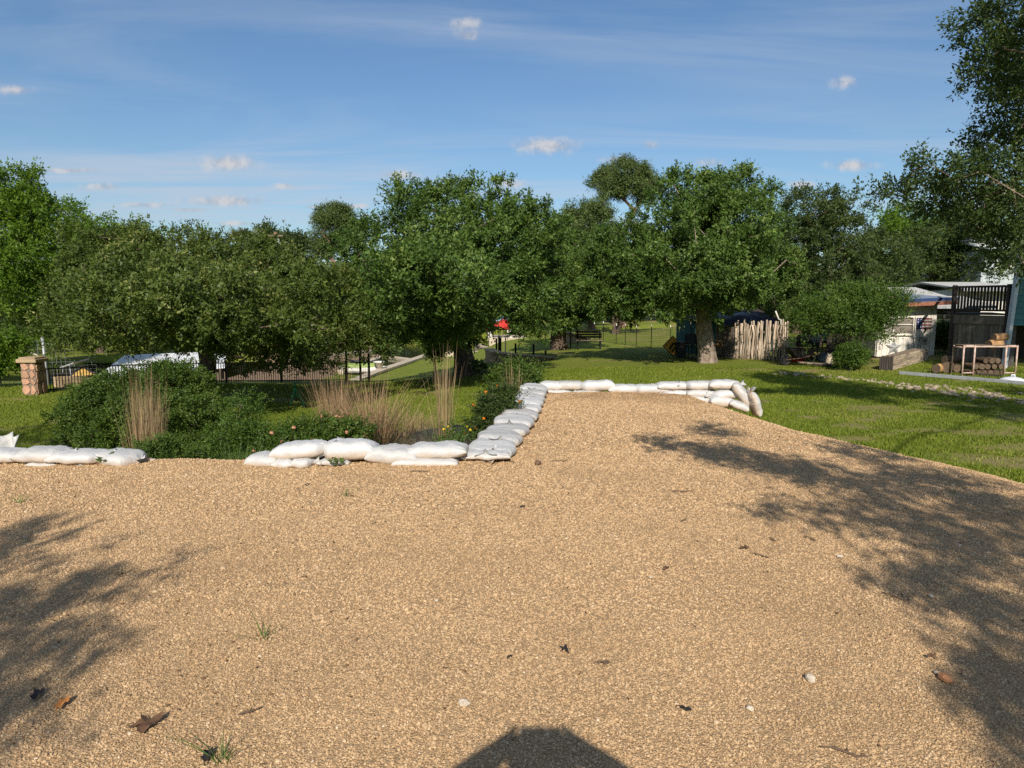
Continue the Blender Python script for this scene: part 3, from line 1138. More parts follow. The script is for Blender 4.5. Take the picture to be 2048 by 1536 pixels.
def tree(name, label, cat, base, lobes, trunk_r, fork=0.45, clumps=900, twigs=5, per=14, leaf=0.075, lw=0.5, spread=0.30,
         lm=None, bark=None, seed=1, tips=160, group=None, lean=(0, 0), r_tip=0.012, up=0.35, inner=0.55, droop=0.0, trunk_name='trunk', wob=0.1, sub=0.46, fill=0.15, near=False):
    rng = np.random.default_rng(seed)
    lm = lm or L_OAK
    if sub:      # leave room for the boughs that stick out of each mass
        lobes = [(c, np.maximum(r - 0.45 * sub, 0.5 * r)) for c, r in lobes]
    bark = bark or BARK
    base = np.array(base, float)
    C = np.array([c for c, r in lobes])
    ctr = C.mean(0)
    low = min(c[2] - r[2] for c, r in lobes)
    topz = max(c[2] + r[2] for c, r in lobes)
    fz = base[2] + (topz - base[2]) * fork
    fk = np.array([base[0] + (ctr[0] - base[0]) * 0.15 + lean[0], base[1] + (ctr[1] - base[1]) * 0.15 + lean[1], fz])
    trunk = [base + (fk - base) * f + np.append(rng.normal(0, trunk_r * 0.18, 2), 0) * (0 < f) for f in np.linspace(0, 1, 5)]
    o = empty(name, tuple(base), label, cat, group)
    if sub:
        # boughs: small rounded masses over the crown, leaf clumps on their outer shells
        ns = max(14, clumps // 6)
        B, Bd = clump_points(rng, lobes, ns, 0.80)
        nf = int(clumps * fill)
        si = rng.integers(0, ns, clumps - nf)
        d = unit(rng.normal(0, 0.75, (clumps - nf, 3)) + Bd[si] * 0.75 + np.array([0, 0, 0.25]))
        rs = sub * rng.uniform(0.65, 1.35, ns)
        P = B[si] + d * (rs[si] * rng.uniform(0.55, 1.05, clumps - nf))[:, None] * np.array([1.1, 1.1, 0.8])
        P2, D2 = clump_points(rng, lobes, nf, 0.3)
        P, Dn = np.concatenate([P, P2]), np.concatenate([d, D2])
    else:
        P, Dn = clump_points(rng, lobes, clumps, inner)
    keep = P[:, 2] > base[2] + 0.25
    P, Dn = P[keep], Dn[keep]
    arr, par = skeleton(rng, trunk, P[rng.permutation(len(P))[:tips]], wob=wob)
    tr = link(trunk_name, limb_mesh('trunk', arr, par, 5, r_tip, trunk_r, base), bark, o, True)
    # twigs carrying leaves
    n = len(P)
    k = twigs
    td = unit(Dn[:, None, :] * 0.8 + rng.normal(0, 0.75, (n, k, 3)) + np.array([0, 0, up - droop]))
    tl = spread * rng.uniform(0.5, 1.15, (n, k))
    org = P[:, None, :] + rng.normal(0, spread * 0.28, (n, k, 3))
    f = (np.arange(per) + rng.uniform(0, 1, (n, k, per))) / per
    pos = org[:, :, None, :] + td[:, :, None, :] * (tl[:, :, None] * f)[..., None] + rng.normal(0, leaf * 0.45, (n, k, per, 3))
    if droop:
        pos[..., 2] -= droop * (tl[:, :, None] * f) ** 2
    D = unit(td[:, :, None, :] * 0.7 + rng.normal(0, 0.7, (n, k, per, 3)))
    N = unit(rng.normal(0, 0.55, (n, k, per, 3)) + np.array([0, 0, 0.35]) + Dn[:, None, None, :] * 0.9)
    pos, D, N = pos.reshape(-1, 3), D.reshape(-1, 3), N.reshape(-1, 3)
    L = leaf * rng.uniform(0.65, 1.3, len(pos))
    V, T = (leaf_arrays if near else leaf_tris)(pos, D, N, L, L * lw)
    cr = link('crown', quick_mesh('crown', V - base, T), lm, o)
    return o


def lobes_px(lst, Y, depth=1.0):
    """(px, py, rx, ry[, dY[, depth radius]]) -> ellipsoids standing at distance Y"""
    out = []
    for t in lst:
        px, py, rx, ry = t[:4]
        dy = t[4] if len(t) > 4 else 0.0
        y = Y + dy
        c = at(px, py, y)
        sx = rx * y / FPX
        sz = ry * y / FPX
        rd = t[5] if len(t) > 5 else sx * depth
        out.append((np.array(c), np.array([sx, rd, sz])))
    return out


def gz(x, y):
    return float(H(x, y))


def ground_at(px, Y):
    p = at(px, 700, Y)
    return Vector((p.x, Y, gz(p.x, Y)))


# --- the three big oaks on the lawn
tree('oak_tree', 'big spreading oak with stout dark trunk in the centre of the lawn', 'tree', ground_at(929, 22),
     lobes_px([(840, 418, 70, 50), (925, 412, 74, 46), (1000, 418, 72, 52), (1050, 470, 60, 50), (760, 450, 40, 40), (775, 500, 85, 62), (880, 500, 95, 75, -1.5), (990, 510, 85, 75, -1),
               (735, 570, 62, 50), (825, 590, 90, 65, -4.0), (930, 590, 85, 60, -4.5), (1030, 575, 75, 52, -1.5), (795, 662, 62, 42, -3.5),
               (868, 668, 55, 36, -3.8), (1062, 640, 42, 30, -1), (700, 625, 55, 58, 0), (1085, 560, 50, 58, 1), (740, 680, 45, 30, -.5),
               (930, 640, 45, 26, -2.5), (830, 570, 90, 60, -6.5), (900, 540, 80, 50, -6), (905, 655, 70, 36, -1), (900, 560, 150, 90, 3), (830, 640, 90, 50, 3), (1040, 600, 70, 40, 3.5)], 22),
     0.35, fork=0.34, clumps=3000, twigs=5, per=16, leaf=0.090, lm=L_OAK, seed=3, tips=230)
tree('oak_tree', 'wide low olive green oak on the left, white roof beneath it', 'tree', ground_at(408, 20.5),
     lobes_px([(245, 520, 95, 58), (350, 515, 100, 58), (440, 530, 70, 55), (500, 560, 110, 70, -1), (590, 600, 100, 70, 0), (190, 600, 80, 70, -.5),
               (310, 610, 130, 80, -4.0), (450, 630, 120, 72, -4.6), (150, 655, 58, 55, 0), (650, 655, 78, 52, .5), (260, 652, 100, 36, -1.5),
               (550, 680, 75, 48, -4.0), (610, 640, 80, 60, -3.5), (660, 690, 50, 30, -3), (690, 600, 50, 50, 1), (370, 650, 90, 30, -5), (160, 690, 40, 24, -.5), (510, 705, 45, 26, -2), (640, 705, 55, 26, 0), (720, 680, 40, 36, 0), (590, 715, 40, 22, -1), (450, 600, 110, 60, -6.5), (600, 610, 90, 55, -6.5), (330, 590, 100, 60, -6), (700, 590, 60, 50, -6), (230, 600, 80, 50, -4)], 20.5),
     0.30, fork=0.36, clumps=3000, twigs=5, per=16, leaf=0.082, lm=L_OAK_OLIVE, seed=5, tips=240)
tree('oak_tree', 'tall oak with pale straight trunk left of the stick fence', 'tree', ground_at(1415, 23.6),
     lobes_px([(1385, 385, 62, 38), (1455, 395, 75, 48), (1330, 440, 62, 48), (1430, 460, 100, 68, -1.2), (1512, 450, 55, 60, 1.5), (1265, 515, 85, 58),
               (1365, 545, 100, 65, -2), (1455, 545, 80, 66, -1.5), (1200, 560, 62, 55, .5), (1240, 598, 80, 38, 0), (1335, 600, 70, 36, -1.5),
               (1410, 628, 30, 14, -1.2), (1540, 550, 52, 66, 3), (1460, 600, 50, 30, 0), (1400, 540, 160, 80, 3)], 23.6),
     0.31, fork=0.42, clumps=2600, twigs=5, per=16, leaf=0.092, lm=L_OAK, bark=BARK_PALE, seed=8, tips=220)
tree('oak_tree', 'smaller oak with flared roots beside the curved stone wall', 'tree', ground_at(1118, 33.5),
     lobes_px([(1098, 465, 48, 38), (1125, 520, 78, 55), (1155, 590, 70, 55, -1), (1085, 600, 58, 45, -1), (1065, 635, 35, 26, -1.5), (1170, 615, 48, 28), (1110, 635, 45, 18, -1)], 33.5),
     0.42, fork=0.30, clumps=900, twigs=5, per=13, leaf=0.125, lm=L_OAK, seed=10, tips=120)
tree('oak_tree', 'dense blackish green oak rising behind the stick fence', 'tree', ground_at(1625, 31),
     lobes_px([(1625, 425, 62, 45), (1690, 450, 52, 50), (1565, 490, 60, 62), (1650, 520, 80, 75, -1), (1590, 600, 80, 50, -1), (1715, 530, 42, 60), (1660, 610, 60, 40)], 31),
     0.35, fork=0.4, clumps=900, twigs=5, per=14, leaf=0.105, lm=L_DARK, seed=12, tips=130)
# --- left background: bright trees
tree('pecan_tree', 'tall bright yellow-green tree at the left picture edge', 'tree', ground_at(-60, 34),
     lobes_px([(20, 395, 60, 48), (85, 430, 60, 50), (-30, 470, 90, 80), (60, 510, 90, 70, -1), (130, 545, 70, 60, 0), (20, 590, 80, 60, -1.5), (110, 625, 60, 40), (-60, 560, 80, 80), (60, 655, 50, 25, -1)], 34),
     0.32, fork=0.35, clumps=1100, twigs=5, per=13, leaf=0.15, lm=L_BRIGHT, seed=14, tips=120, spread=.5, sub=.6)
tree('pecan_tree', 'bright green tree behind the olive oak, second from the left', 'tree', ground_at(200, 47),
     lobes_px([(180, 450, 60, 38), (225, 470, 50, 36), (265, 475, 36, 32), (150, 500, 60, 50), (220, 540, 70, 60), (290, 520, 50, 50), (200, 610, 90, 60)], 47),
     0.3, fork=0.4, clumps=650, twigs=5, per=12, leaf=0.19, lm=L_BRIGHT, seed=16, tips=90, spread=.7, sub=.8)
# --- pines and far trees against the sky
def pine(px, pytop, Y, lst, trunk_px, seed, label, r=0.3, clumps=520):
    b = ground_at(trunk_px, Y)
    return tree('pine_tree', label, 'tree', b, lobes_px(lst, Y, 0.9), r, fork=0.60, clumps=clumps, twigs=7, per=10, leaf=0.26, lw=0.20, spread=.42,
                lm=L_PINE, bark=BARK_RED, seed=seed, tips=90, r_tip=0.03, up=.5, inner=.3, sub=.7)


pine(1245, 325, 62, [(1245, 350, 46, 24), (1212, 372, 28, 22), (1285, 372, 34, 24), (1300, 392, 26, 18), (1250, 372, 45, 20)], 1243, 20, 'tall umbrella-shaped pine standing highest above the oaks', .27)
pine(1180, 390, 58, [(1155, 412, 25, 20), (1185, 418, 36, 26), (1170, 450, 45, 28), (1205, 455, 30, 30), (1185, 490, 50, 30), (1160, 520, 40, 30)], 1182, 22, 'shorter dense pine left of the umbrella pine', .24)
pine(668, 420, 60, [(668, 432, 32, 14), (690, 445, 24, 15), (645, 452, 20, 12), (632, 478, 20, 10), (700, 468, 20, 12), (660, 490, 24, 9), (640, 506, 18, 8), (705, 490, 20, 12)], 678, 24, 'airy pine showing sky through it, between the two big oaks', .22, 420)
tree('live_oak', 'dark rounded tree behind the left utility pole', 'tree', ground_at(560, 52),
     lobes_px([(530, 478, 28, 20), (565, 488, 36, 24), (592, 505, 22, 28), (545, 520, 50, 30)], 52), 0.35, fork=.45, clumps=420, twigs=5, per=11, leaf=0.19, lm=L_DARK, seed=26, tips=50, spread=.6)
far = [(1800, 455, 62, 'bright green far tree above the white shed', L_BRIGHT, [(1780, 445, 45, 36), (1830, 440, 45, 30), (1870, 470, 50, 40), (1800, 500, 60, 45), (1770, 520, 40, 50)]),
       (1860, 520, 44, 'dark cedar-like tree right behind the white shed', L_DARK, [(1860, 500, 60, 40), (1820, 530, 40, 35), (1900, 530, 50, 40)]),
       (1970, 520, 42, 'dark tree behind the wooden deck', L_DARK, [(1960, 490, 60, 50), (2030, 500, 60, 60), (1980, 540, 60, 30)]),
       (330, 560, 70, 'far tree across the river, behind the olive oak', L_DARK, [(330, 590, 120, 60), (230, 600, 80, 50), (420, 580, 80, 50)]),
       (640, 560, 85, 'far tree across the river, in the gap under the airy pine', L_OAK, [(640, 560, 60, 35), (590, 580, 60, 40), (690, 570, 50, 40), (640, 600, 90, 30)]),
       (880, 600, 88, 'far tree across the river, behind the central oak', L_DARK, [(880, 590, 120, 45), (990, 590, 80, 40), (780, 600, 60, 40)]),
       (1260, 590, 75, 'far tree at the end of the sunny lawn, left one', L_DARK, [(1230, 590, 70, 42), (1290, 580, 60, 45), (1180, 600, 60, 40)]),
       (1390, 590, 70, 'far tree at the end of the sunny lawn, right one', L_DARK, [(1390, 590, 70, 40), (1450, 580, 60, 50), (1340, 600, 50, 30)]),
       (1540, 590, 52, 'shady tree behind the blue tarp', L_DARK, [(1520, 600, 60, 40), (1580, 590, 60, 50), (1460, 610, 50, 30)]),
       (1720, 560, 48, 'shady tree behind the small feathery tree', L_DARK, [(1720, 560, 60, 50), (1680, 590, 60, 45), (1770, 580, 40, 30)]),
       (60, 620, 60, 'shady tree under the bright tree at the far left', L_DARK, [(60, 640, 90, 40), (-20, 620, 80, 50), (150, 640, 70, 35)]),
       (520, 640, 75, 'low tree across the river, behind the iron fence', L_OAK, [(520, 630, 80, 40), (600, 640, 70, 35), (440, 640, 70, 35), (350, 650, 60, 30)])]
far += [(1110, 600, 55, 'shady tree filling the gap behind the smaller oak', L_OAK, [(1090, 560, 60, 50), (1150, 570, 60, 45), (1110, 600, 60, 30)]),
        (1230, 540, 50, 'mid green tree between the pines and the tall oak', L_OAK, [(1230, 510, 70, 45), (1190, 560, 60, 45), (1270, 560, 60, 40), (1230, 590, 60, 28)]),
        (740, 560, 58, 'shady tree in the gap left of the central oak', L_OAK, [(730, 570, 50, 50), (760, 610, 50, 40), (700, 620, 50, 40)]),
        (1590, 540, 44, 'dark tree between the tall oak and the dense oak', L_DARK, [(1580, 500, 50, 55), (1550, 560, 60, 55), (1610, 600, 60, 45)]),
        (1780, 560, 40, 'dark tree left above the shed roof', L_DARK, [(1760, 520, 45, 50), (1800, 545, 40, 28), (1740, 560, 40, 35)]),
        (1930, 470, 52, 'mid green tree high behind the shed and deck', L_OAK, [(1910, 460, 50, 40), (1960, 450, 50, 45), (1890, 490, 50, 35), (2010, 440, 50, 50)]),
        (110, 600, 48, 'dark tree behind the bright tree at far left', L_DARK, [(90, 600, 80, 60), (180, 620, 70, 45), (20, 630, 70, 45), (120, 665, 90, 25)]),
        (430, 560, 58, 'dark tree behind the olive oak crown', L_DARK, [(420, 560, 90, 50), (330, 590, 80, 50), (520, 580, 80, 50), (430, 640, 120, 35)])]
for i, (px, py, Y, lab, lm, lb) in enumerate(far):
    tree('background_tree', lab, 'tree', ground_at(px, Y), lobes_px(lb, Y), 0.28, fork=.35, clumps=380, twigs=5, per=10, leaf=0.0034 * Y, lm=lm, seed=40 + i, tips=40, spread=.010 * Y, sub=.022 * Y, group='trees in the background')

for i, (px, rx, Y, lab) in enumerate([(60, 80, 63, 'leftmost'), (190, 80, 62, 'second'), (330, 80, 64, 'third'), (470, 80, 62, 'fourth'), (600, 70, 63, 'fifth'), (720, 75, 62, 'sixth'), (850, 80, 64, 'seventh'), (960, 70, 66, 'eighth')]):
    tree('riverbank_bush', '%s of the dark bushes lining the far river bank, counted from the left' % lab, 'bush', ground_at(px, Y), lobes_px([(px, 645, rx, 38), (px - rx * .6, 662, rx * .7, 26), (px + rx * .6, 660, rx * .7, 28), (px + 10, 615, rx * .6, 25)], Y), 0.15, fork=.25,
         clumps=340, twigs=5, per=9, leaf=0.22, lm=L_DARK if i % 2 else L_OAK, seed=90 + i, tips=20, spread=.6, sub=1.0, group='bushes on the far bank', trunk_name='stems')

# --- the near elm on the right, whose crown reaches over the camera side
def shadow_lobe(px, py, h, rx, ry, rz, z=0.0):
    """a bunch of foliage at height h that shades ground pixel (px, py)"""
    g = on(px, py, z)
    t = (h - z) / math.tan(SUN_EL)
    return (np.array([g.x - SHD.x * t, g.y - SHD.y * t, h]), np.array([rx, ry, rz]))


elm = lobes_px([(1990, 40, 60, 60, 0, .7), (2025, 150, 60, 70, 0, .8), (1975, 130, 40, 30, -.2, .4), (2010, 260, 45, 60, .3, .7), (1965, 340, 60, 30, 0, .5), (1890, 350, 60, 30, 0, .5), (1835, 345, 40, 25, 0, .4), (1800, 385, 40, 16, .2, .35),
                (1900, 400, 60, 30, .5, .6), (1990, 420, 60, 45, .5, .7), (2030, 500, 45, 50, .5, .7), (1760, 388, 30, 8, .3, .2), (2060, 360, 60, 60, .5, .9), (2080, 80, 70, 90, .5, 1.)], 10.2)
elm += [shadow_lobe(*t) for t in [(1330, 888, 3.6, .28, .5, .12), (1420, 905, 3.7, .30, .6, .14), (1500, 920, 3.9, .34, .6, .2), (1590, 935, 4.0, .4, .6, .2), (1420, 860, 4.2, .3, .5, .15), (1690, 965, 4.0, .4, .5, .2),
        (1790, 960, 4.2, .45, .6, .25), (1900, 965, 4.3, .5, .6, .25), (1560, 1030, 3.3, .22, .25, .12), (1680, 1035, 3.5, .25, .3, .15), (1800, 1040, 3.8, .35, .4, .2), (1930, 1060, 4.0, .4, .5, .2), (2010, 1020, 4.4, .5, .6, .2),
        (1820, 1160, 3.4, .22, .3, .12), (1900, 1180, 3.6, .26, .3, .15), (1980, 1130, 4.0, .35, .4, .2), (2030, 1240, 3.8, .26, .4, .2), (2020, 1370, 3.6, .2, .3, .15), (2090, 1440, 3.8, .3, .3, .2), (1720, 900, 4.6, .4, .4, .15)]]
elm += [shadow_lobe(px, py, 6.2, .75, .9, .3, -.5) for px, py in [(1610, 766), (1700, 772), (1780, 786), (1850, 795), (1900, 795), (1980, 805), (2050, 810), (2050, 785), (1950, 822), (2040, 832)]]
tree('elm_tree', 'near elm leaning in from the right edge, its crown overhead', 'tree', (10.2, 3.6, -0.6), elm, 0.20, fork=.42, clumps=2000, twigs=5, per=12, leaf=0.056, lw=.52, spread=.22,
     lm=L_ELM, bark=BARK_PALE, near=True, seed=60, tips=420, r_tip=.004, inner=.2, up=.1, wob=.06, sub=0)
# --- the tree behind the camera on the left, seen by its shade
lsh = [shadow_lobe(*t) for t in [(40, 1080, 4.0, .5, .5, .15), (140, 1095, 4.1, .35, .4, .12), (310, 1085, 3.8, .22, .3, .10), (370, 1120, 3.6, .14, .3, .08), (250, 1150, 3.8, .3, .3, .12), (110, 1180, 3.9, .4, .4, .15), (20, 1230, 4.0, .4, .4, .15),
       (160, 1235, 3.7, .25, .25, .10), (40, 1330, 3.7, .3, .3, .12), (150, 1340, 3.6, .22, .25, .10), (300, 1310, 3.5, .18, .2, .08), (20, 1420, 3.6, .25, .25, .12), (-120, 1250, 4.2, .7, .7, .2), (-150, 1450, 4.0, .5, .5, .2), (-100, 1100, 4.5, .6, .6, .2)]]
lsh += [(np.array([-9.6, 3.2, 6.2]), np.array([1.4, 1.6, .6])), (np.array([-8.2, 1.5, 5.6]), np.array([1.2, 1.6, .6])), (np.array([-10.8, 2.0, 6.0]), np.array([1.5, 1.6, .6])), (np.array([-7.2, -1.5, 5.4]), np.array([1.3, 1.6, .6]))]
tree('elm_tree', 'elm outside the left edge, seen by its dappled shade on the gravel', 'tree', (-7.8, -2.6, -0.4), lsh, 0.24, fork=.42, clumps=640, twigs=5, per=12, leaf=0.050, lw=.52, spread=.17,
     lm=L_ELM, bark=BARK_PALE, seed=62, tips=150, r_tip=.006, inner=.2, up=.1, wob=.06, sub=0)

shade = [(np.array([x, y, z]), np.array([1.0, 1.1, .5])) for x, y, z in [(13.6, 10.6, 7), (14.9, 10.9, 7.2), (13.9, 11.8, 7.2), (15.4, 12.0, 7), (14.4, 13.0, 7.3), (15.8, 13.4, 7.1), (16.4, 11.4, 7)]]
tree('elm_tree', 'elm outside the right edge, shading the wooden deck', 'tree', (15.5, 6.0, -0.4), shade, 0.28, fork=.5, clumps=620, twigs=5, per=12, leaf=0.10, lw=.52, spread=.4,
     lm=L_ELM, bark=BARK_PALE, seed=64, tips=110, r_tip=.009, sub=0, inner=.1, up=.1)

# --- shrubs
def shrub(name, label, Y, lst, basepx, leaf=0.05, clumps=500, per=12, twigs=5, lm=None, seed=1, spread=.22, depth=.9, cat='shrub', up=.45, lw=.5, tips=60, z=None, r_tip=.004, trunk_r=.03, fork=.22, inner=.5, bark=None, sub=.16):
    b = ground_at(basepx, Y)
    if z is not None:
        b.z = z
    return tree(name, label, cat, b, lobes_px(lst, Y, depth), trunk_r, fork=fork, clumps=clumps, twigs=twigs, per=per, leaf=leaf, lw=lw, spread=spread, lm=lm or L_SHRUB, bark=bark or TWIG, seed=seed, tips=tips, r_tip=r_tip, up=up, inner=inner, trunk_name='stems', sub=sub, fill=.3, near=Y < 9)


shrub('rounded_shrub', 'large dense dark green shrub behind the left sandbags', 10.4, [(250, 792, 90, 48), (335, 776, 78, 45), (200, 830, 76, 50), (330, 830, 105, 55, -.5), (265, 868, 110, 40, -.6), (405, 835, 50, 48), (175, 875, 50, 32, -.2), (390, 880, 50, 35, -.5), (350, 755, 38, 18)], 300,
      leaf=.036, clumps=2400, per=12, twigs=5, seed=70, spread=.11, tips=120, sub=.16)
shrub('low_shrub', 'low leafy shrub at the foot of the dead grass clump', 7.7, [(330, 915, 60, 22), (390, 915, 35, 22), (300, 925, 30, 15)], 345, leaf=.030, clumps=260, per=12, seed=71, spread=.12, tips=30)
shrub('loose_shrub', 'loose grey-green shrub right of the large dense shrub', 9.4, [(490, 835, 36, 36), (520, 865, 34, 30), (460, 875, 34, 34), (540, 888, 28, 20)], 495, leaf=.030, clumps=230, per=10, seed=72, spread=.18, tips=40, lm=L_FEATHER, inner=.2)
shrub('leafy_shrub', 'upright leafy shrub behind the far end of the side sandbags', 14.2, [(1035, 758, 32, 22), (1010, 775, 30, 25), (1062, 755, 25, 16), (1020, 738, 16, 14), (1000, 805, 26, 26)], 1025, leaf=.05, clumps=330, per=11, seed=73, spread=.2, tips=40)
shrub('feathery_tree', 'small feathery multi-stemmed tree in front of the white shed', 21.5, [(1640, 628, 46, 30), (1700, 612, 50, 30), (1755, 612, 44, 28), (1798, 608, 28, 14), (1618, 655, 26, 20), (1685, 648, 40, 22), (1740, 650, 36, 22)], 1692,
      leaf=.085, lw=.3, clumps=800, per=12, seed=74, spread=.36, tips=90, lm=L_FEATHER, cat='tree', r_tip=.010, trunk_r=.075, fork=.3, bark=BARK_PALE, sub=.35)
shrub('round_shrub', 'small bright round shrub at the foot of the feathery tree', 20.6, [(1702, 712, 25, 16), (1690, 718, 14, 10), (1716, 716, 14, 11)], 1702, leaf=.07, lw=.3, clumps=240, per=11, seed=75, spread=.16, lm=L_FEATHER, tips=30)
shrub('leafy_bush', 'dark bush growing between the white shed and the deck', 24.5, [(1885, 670, 22, 20), (1900, 690, 18, 25), (1875, 700, 16, 18)], 1888, leaf=.08, clumps=230, per=11, seed=76, spread=.22, tips=30, lm=L_SHRUB)
shrub('bright_bush', 'yellow-green bush behind the wire fence at the far left', 21.2, [(5, 705, 36, 26), (-20, 725, 45, 26), (18, 690, 22, 20)], -5, leaf=.09, clumps=240, per=11, seed=77, spread=.26, tips=25, lm=L_BRIGHT)
# ------------------------------------------------------------------ garden bed behind the bags
def bed_z(x, y):
    h = H(x, y)
    e = sm(-4.2, -3.2, x) * sm(12.6, 11.2, y) * sm(0.6, 0.0, x - (y - 7) * 0.1)
    return h + 0.02 + (np.interp(y, [7, 8, 12], [-0.42, -0.5, -0.60]) - h) * e - 0.08 * (1 - sm(0, 0.08, e))


def build_bed():
    xs = np.arange(-4.6, 0.9, 0.07)
    ys = np.arange(6.9, 12.8, 0.07)
    X, Y = np.meshgrid(xs, ys)
    Z = bed_z(X, Y) + 0.03 * (vnoise(X, Y, 3, 6) - .5) + 0.02 * (vnoise(X, Y, 9, 7) - .5)
    m = mat('mulch', (0.05, 0.032, 0.022), (0.10, 0.07, 0.045), scale=25, rough=.95, bump=.8, bscale=60, spec=.1)
    tag(link('garden_bed', grid_mesh('garden_bed', xs, ys, Z), m, smooth=True), kind='structure')
    # black weed-barrier cloth lying on the bed, wrinkled
    xs = np.arange(-1.75, -0.05, 0.035)
    ys = np.arange(8.4, 11.4, 0.035)
    X, Y = np.meshgrid(xs, ys)
    Z = bed_z(X, Y) + 0.03 + 0.05 * (vnoise(X, Y * .6, 3.5, 8) - .3) + 0.02 * vnoise(X, Y, 11, 9) + 0.18 * np.exp(-((X + .85) / .45) ** 2 - ((Y - 10.6) / .6) ** 2)
    m2 = mat('weed_cloth', (0.030, 0.022, 0.020), (0.055, 0.042, 0.038), scale=9, rough=.7, bump=.5, bscale=30)
    me = grid_mesh('weed_barrier_cloth', xs, ys, Z)
    tag(link('weed_barrier_cloth', me, m2, smooth=True), 'dark wrinkled weed cloth on the bed inside the sandbag corner', 'cloth')


build_bed()


def gbase(px, Y):
    p = at(px, 800, Y)
    z = float(np.maximum(H(p.x, Y), bed_z(p.x, Y)) if (-4.6 < p.x < .8 and 6.9 < Y < 12.6) else H(p.x, Y))
    return Vector((p.x, Y, z))


def blades(rng, n, base, height, rad, spread, width=0.004, seg=4, curl=0.6, hvar=.35, droop=0.0):
    """thin curved ribbons growing from a tuft"""
    a = rng.uniform(0, 6.283, n)
    r = rad * np.sqrt(rng.random(n))
    P0 = np.stack([np.cos(a) * r, np.sin(a) * r, np.zeros(n)], -1) + np.array(base)
    out = np.stack([np.cos(a), np.sin(a), np.zeros(n)], -1) + rng.normal(0, .45, (n, 3)) * [1, 1, 0]
    h = height * (1 + rng.normal(0, hvar * .5, n)).clip(.35, 1.5)
    lean = spread * rng.uniform(.1, 1.0, n)
    side = unit(np.stack([-out[:, 1], out[:, 0], np.zeros(n)], -1) + rng.normal(0, .5, (n, 3)))
    V = []
    for s in range(seg + 1):
        f = s / seg
        hor = lean * (f + curl * f * f) * h / 1.2
        up = h * f * (1 - .22 * lean * f) - droop * h * f ** 3
        p = P0 + out * hor[:, None]
        p[:, 2] += up
        w = width * (1 - f ** 2 * .85) * .5
        V += [p - side * w, p + side * w]
    V = np.stack(V, 1)
    k = 2 * (seg + 1)
    i = np.arange(n)[:, None] * k
    T = []
    for s in range(seg):
        b = 2 * s
        T += [i + [b, b + 1, b + 3], i + [b, b + 3, b + 2]]
    T = np.concatenate(T, 1).reshape(-1, 3)
    return V.reshape(-1, 3), T


DRY = leaf_mat('dry_grass', (0.26, 0.165, 0.085), (0.46, 0.33, 0.19), (0.55, 0.45, 0.30), trans=.2, rough=.7, spec=.2)
DRYPINK = leaf_mat('dry_seed_stalk', (0.25, 0.15, 0.085), (0.43, 0.29, 0.165), (0.52, 0.40, 0.25), trans=.2, rough=.7, spec=.2)
GREENG = leaf_mat('green_blade', (0.05, 0.10, 0.02), (0.14, 0.22, 0.05), (0.22, 0.27, 0.09), trans=.35, rough=.55)
BLUEG = leaf_mat('blue_green_blade', (0.06, 0.085, 0.05), (0.16, 0.20, 0.12), (0.25, 0.26, 0.16), trans=.3, rough=.6)
GREYTHATCH = leaf_mat('grey_thatch', (0.11, 0.085, 0.06), (0.24, 0.19, 0.13), (0.32, 0.27, 0.2), trans=.1, rough=.8, spec=.1)


def tuft(name, label, cat, base, parts, seed, group=None):
    """parts: (name, n, height, radius, spread, width, material, droop)"""
    rng = np.random.default_rng(seed)
    o = empty(name, base, label, cat, group)
    for (pn, n, h, rad, sp, w, m, dr) in parts:
        V, T = blades(rng, n, (0, 0, -.03), h, rad, sp, w, droop=dr)
        link(pn, quick_mesh(pn, V, T), m, o)
    return o


G = 'clumps of dry ornamental grass in the bed'
tuft('dry_grass_clump', 'upright dead straw grass clump in front of the large shrub', 'grass', gbase(290, 8.5), [('stalks', 520, 1.36, .17, .07, .007, DRY, 0), ('blades', 240, .9, .2, .16, .007, DRY, .1)], 1, G)
tuft('dry_grass_clump', 'tall pinkish grass clump in the middle of the bed, left', 'grass', gbase(668, 10.2), [('stalks', 380, .98, .22, .20, .0065, DRYPINK, .05), ('blades', 180, .45, .18, .5, .006, GREENG, .2)], 2, G)
tuft('dry_grass_clump', 'widest tan grass clump, fanned out above the highest sandbag', 'grass', gbase(742, 9.0), [('stalks', 560, 1.04, .18, .38, .007, DRYPINK, .10), ('blades', 260, .5, .16, .6, .006, BLUEG, .2)], 3, G)
tuft('dry_grass_clump', 'tan grass clump leaning right, beside the widest clump', 'grass', gbase(790, 9.6), [('stalks', 230, .85, .16, .55, .0065, DRY, .12), ('blades', 200, .45, .15, .6, .006, BLUEG, .2)], 4, G)
tuft('dry_grass_clump', 'thin tall grass stalks standing left of the dark weed cloth', 'grass', gbase(888, 9.4), [('stalks', 70, 1.3, .10, .13, .010, DRY, 0), ('blades', 320, .50, .18, .45, .006, BLUEG, .1)], 5, G)
tuft('dry_grass_clump', 'collapsed grey thatch mound right of the tan grass', 'grass', gbase(850, 9.1), [('thatch', 700, .55, .22, 1.1, .006, GREYTHATCH, .55), ('blades', 150, .4, .25, .7, .006, BLUEG, .2)], 6, G)
tuft('dry_grass_clump', 'small dry grass clump far back, right of centre in bed', 'grass', gbase(838, 11.2), [('stalks', 220, .42, .2, .5, .006, DRY, .15)], 7, G)
tuft('dry_grass_clump', 'straw stalks rising from the leafy shrub beyond the side bags', 'grass', gbase(1028, 13.0), [('stalks', 70, 1.0, .16, .22, .008, DRY, 0)], 8, G)
tuft('green_grass_clump', 'fresh green grass tuft left of the main sandbag row', 'grass', gbase(470, 7.6), [('blades', 520, .42, .28, .45, .007, GREENG, .1)], 9)
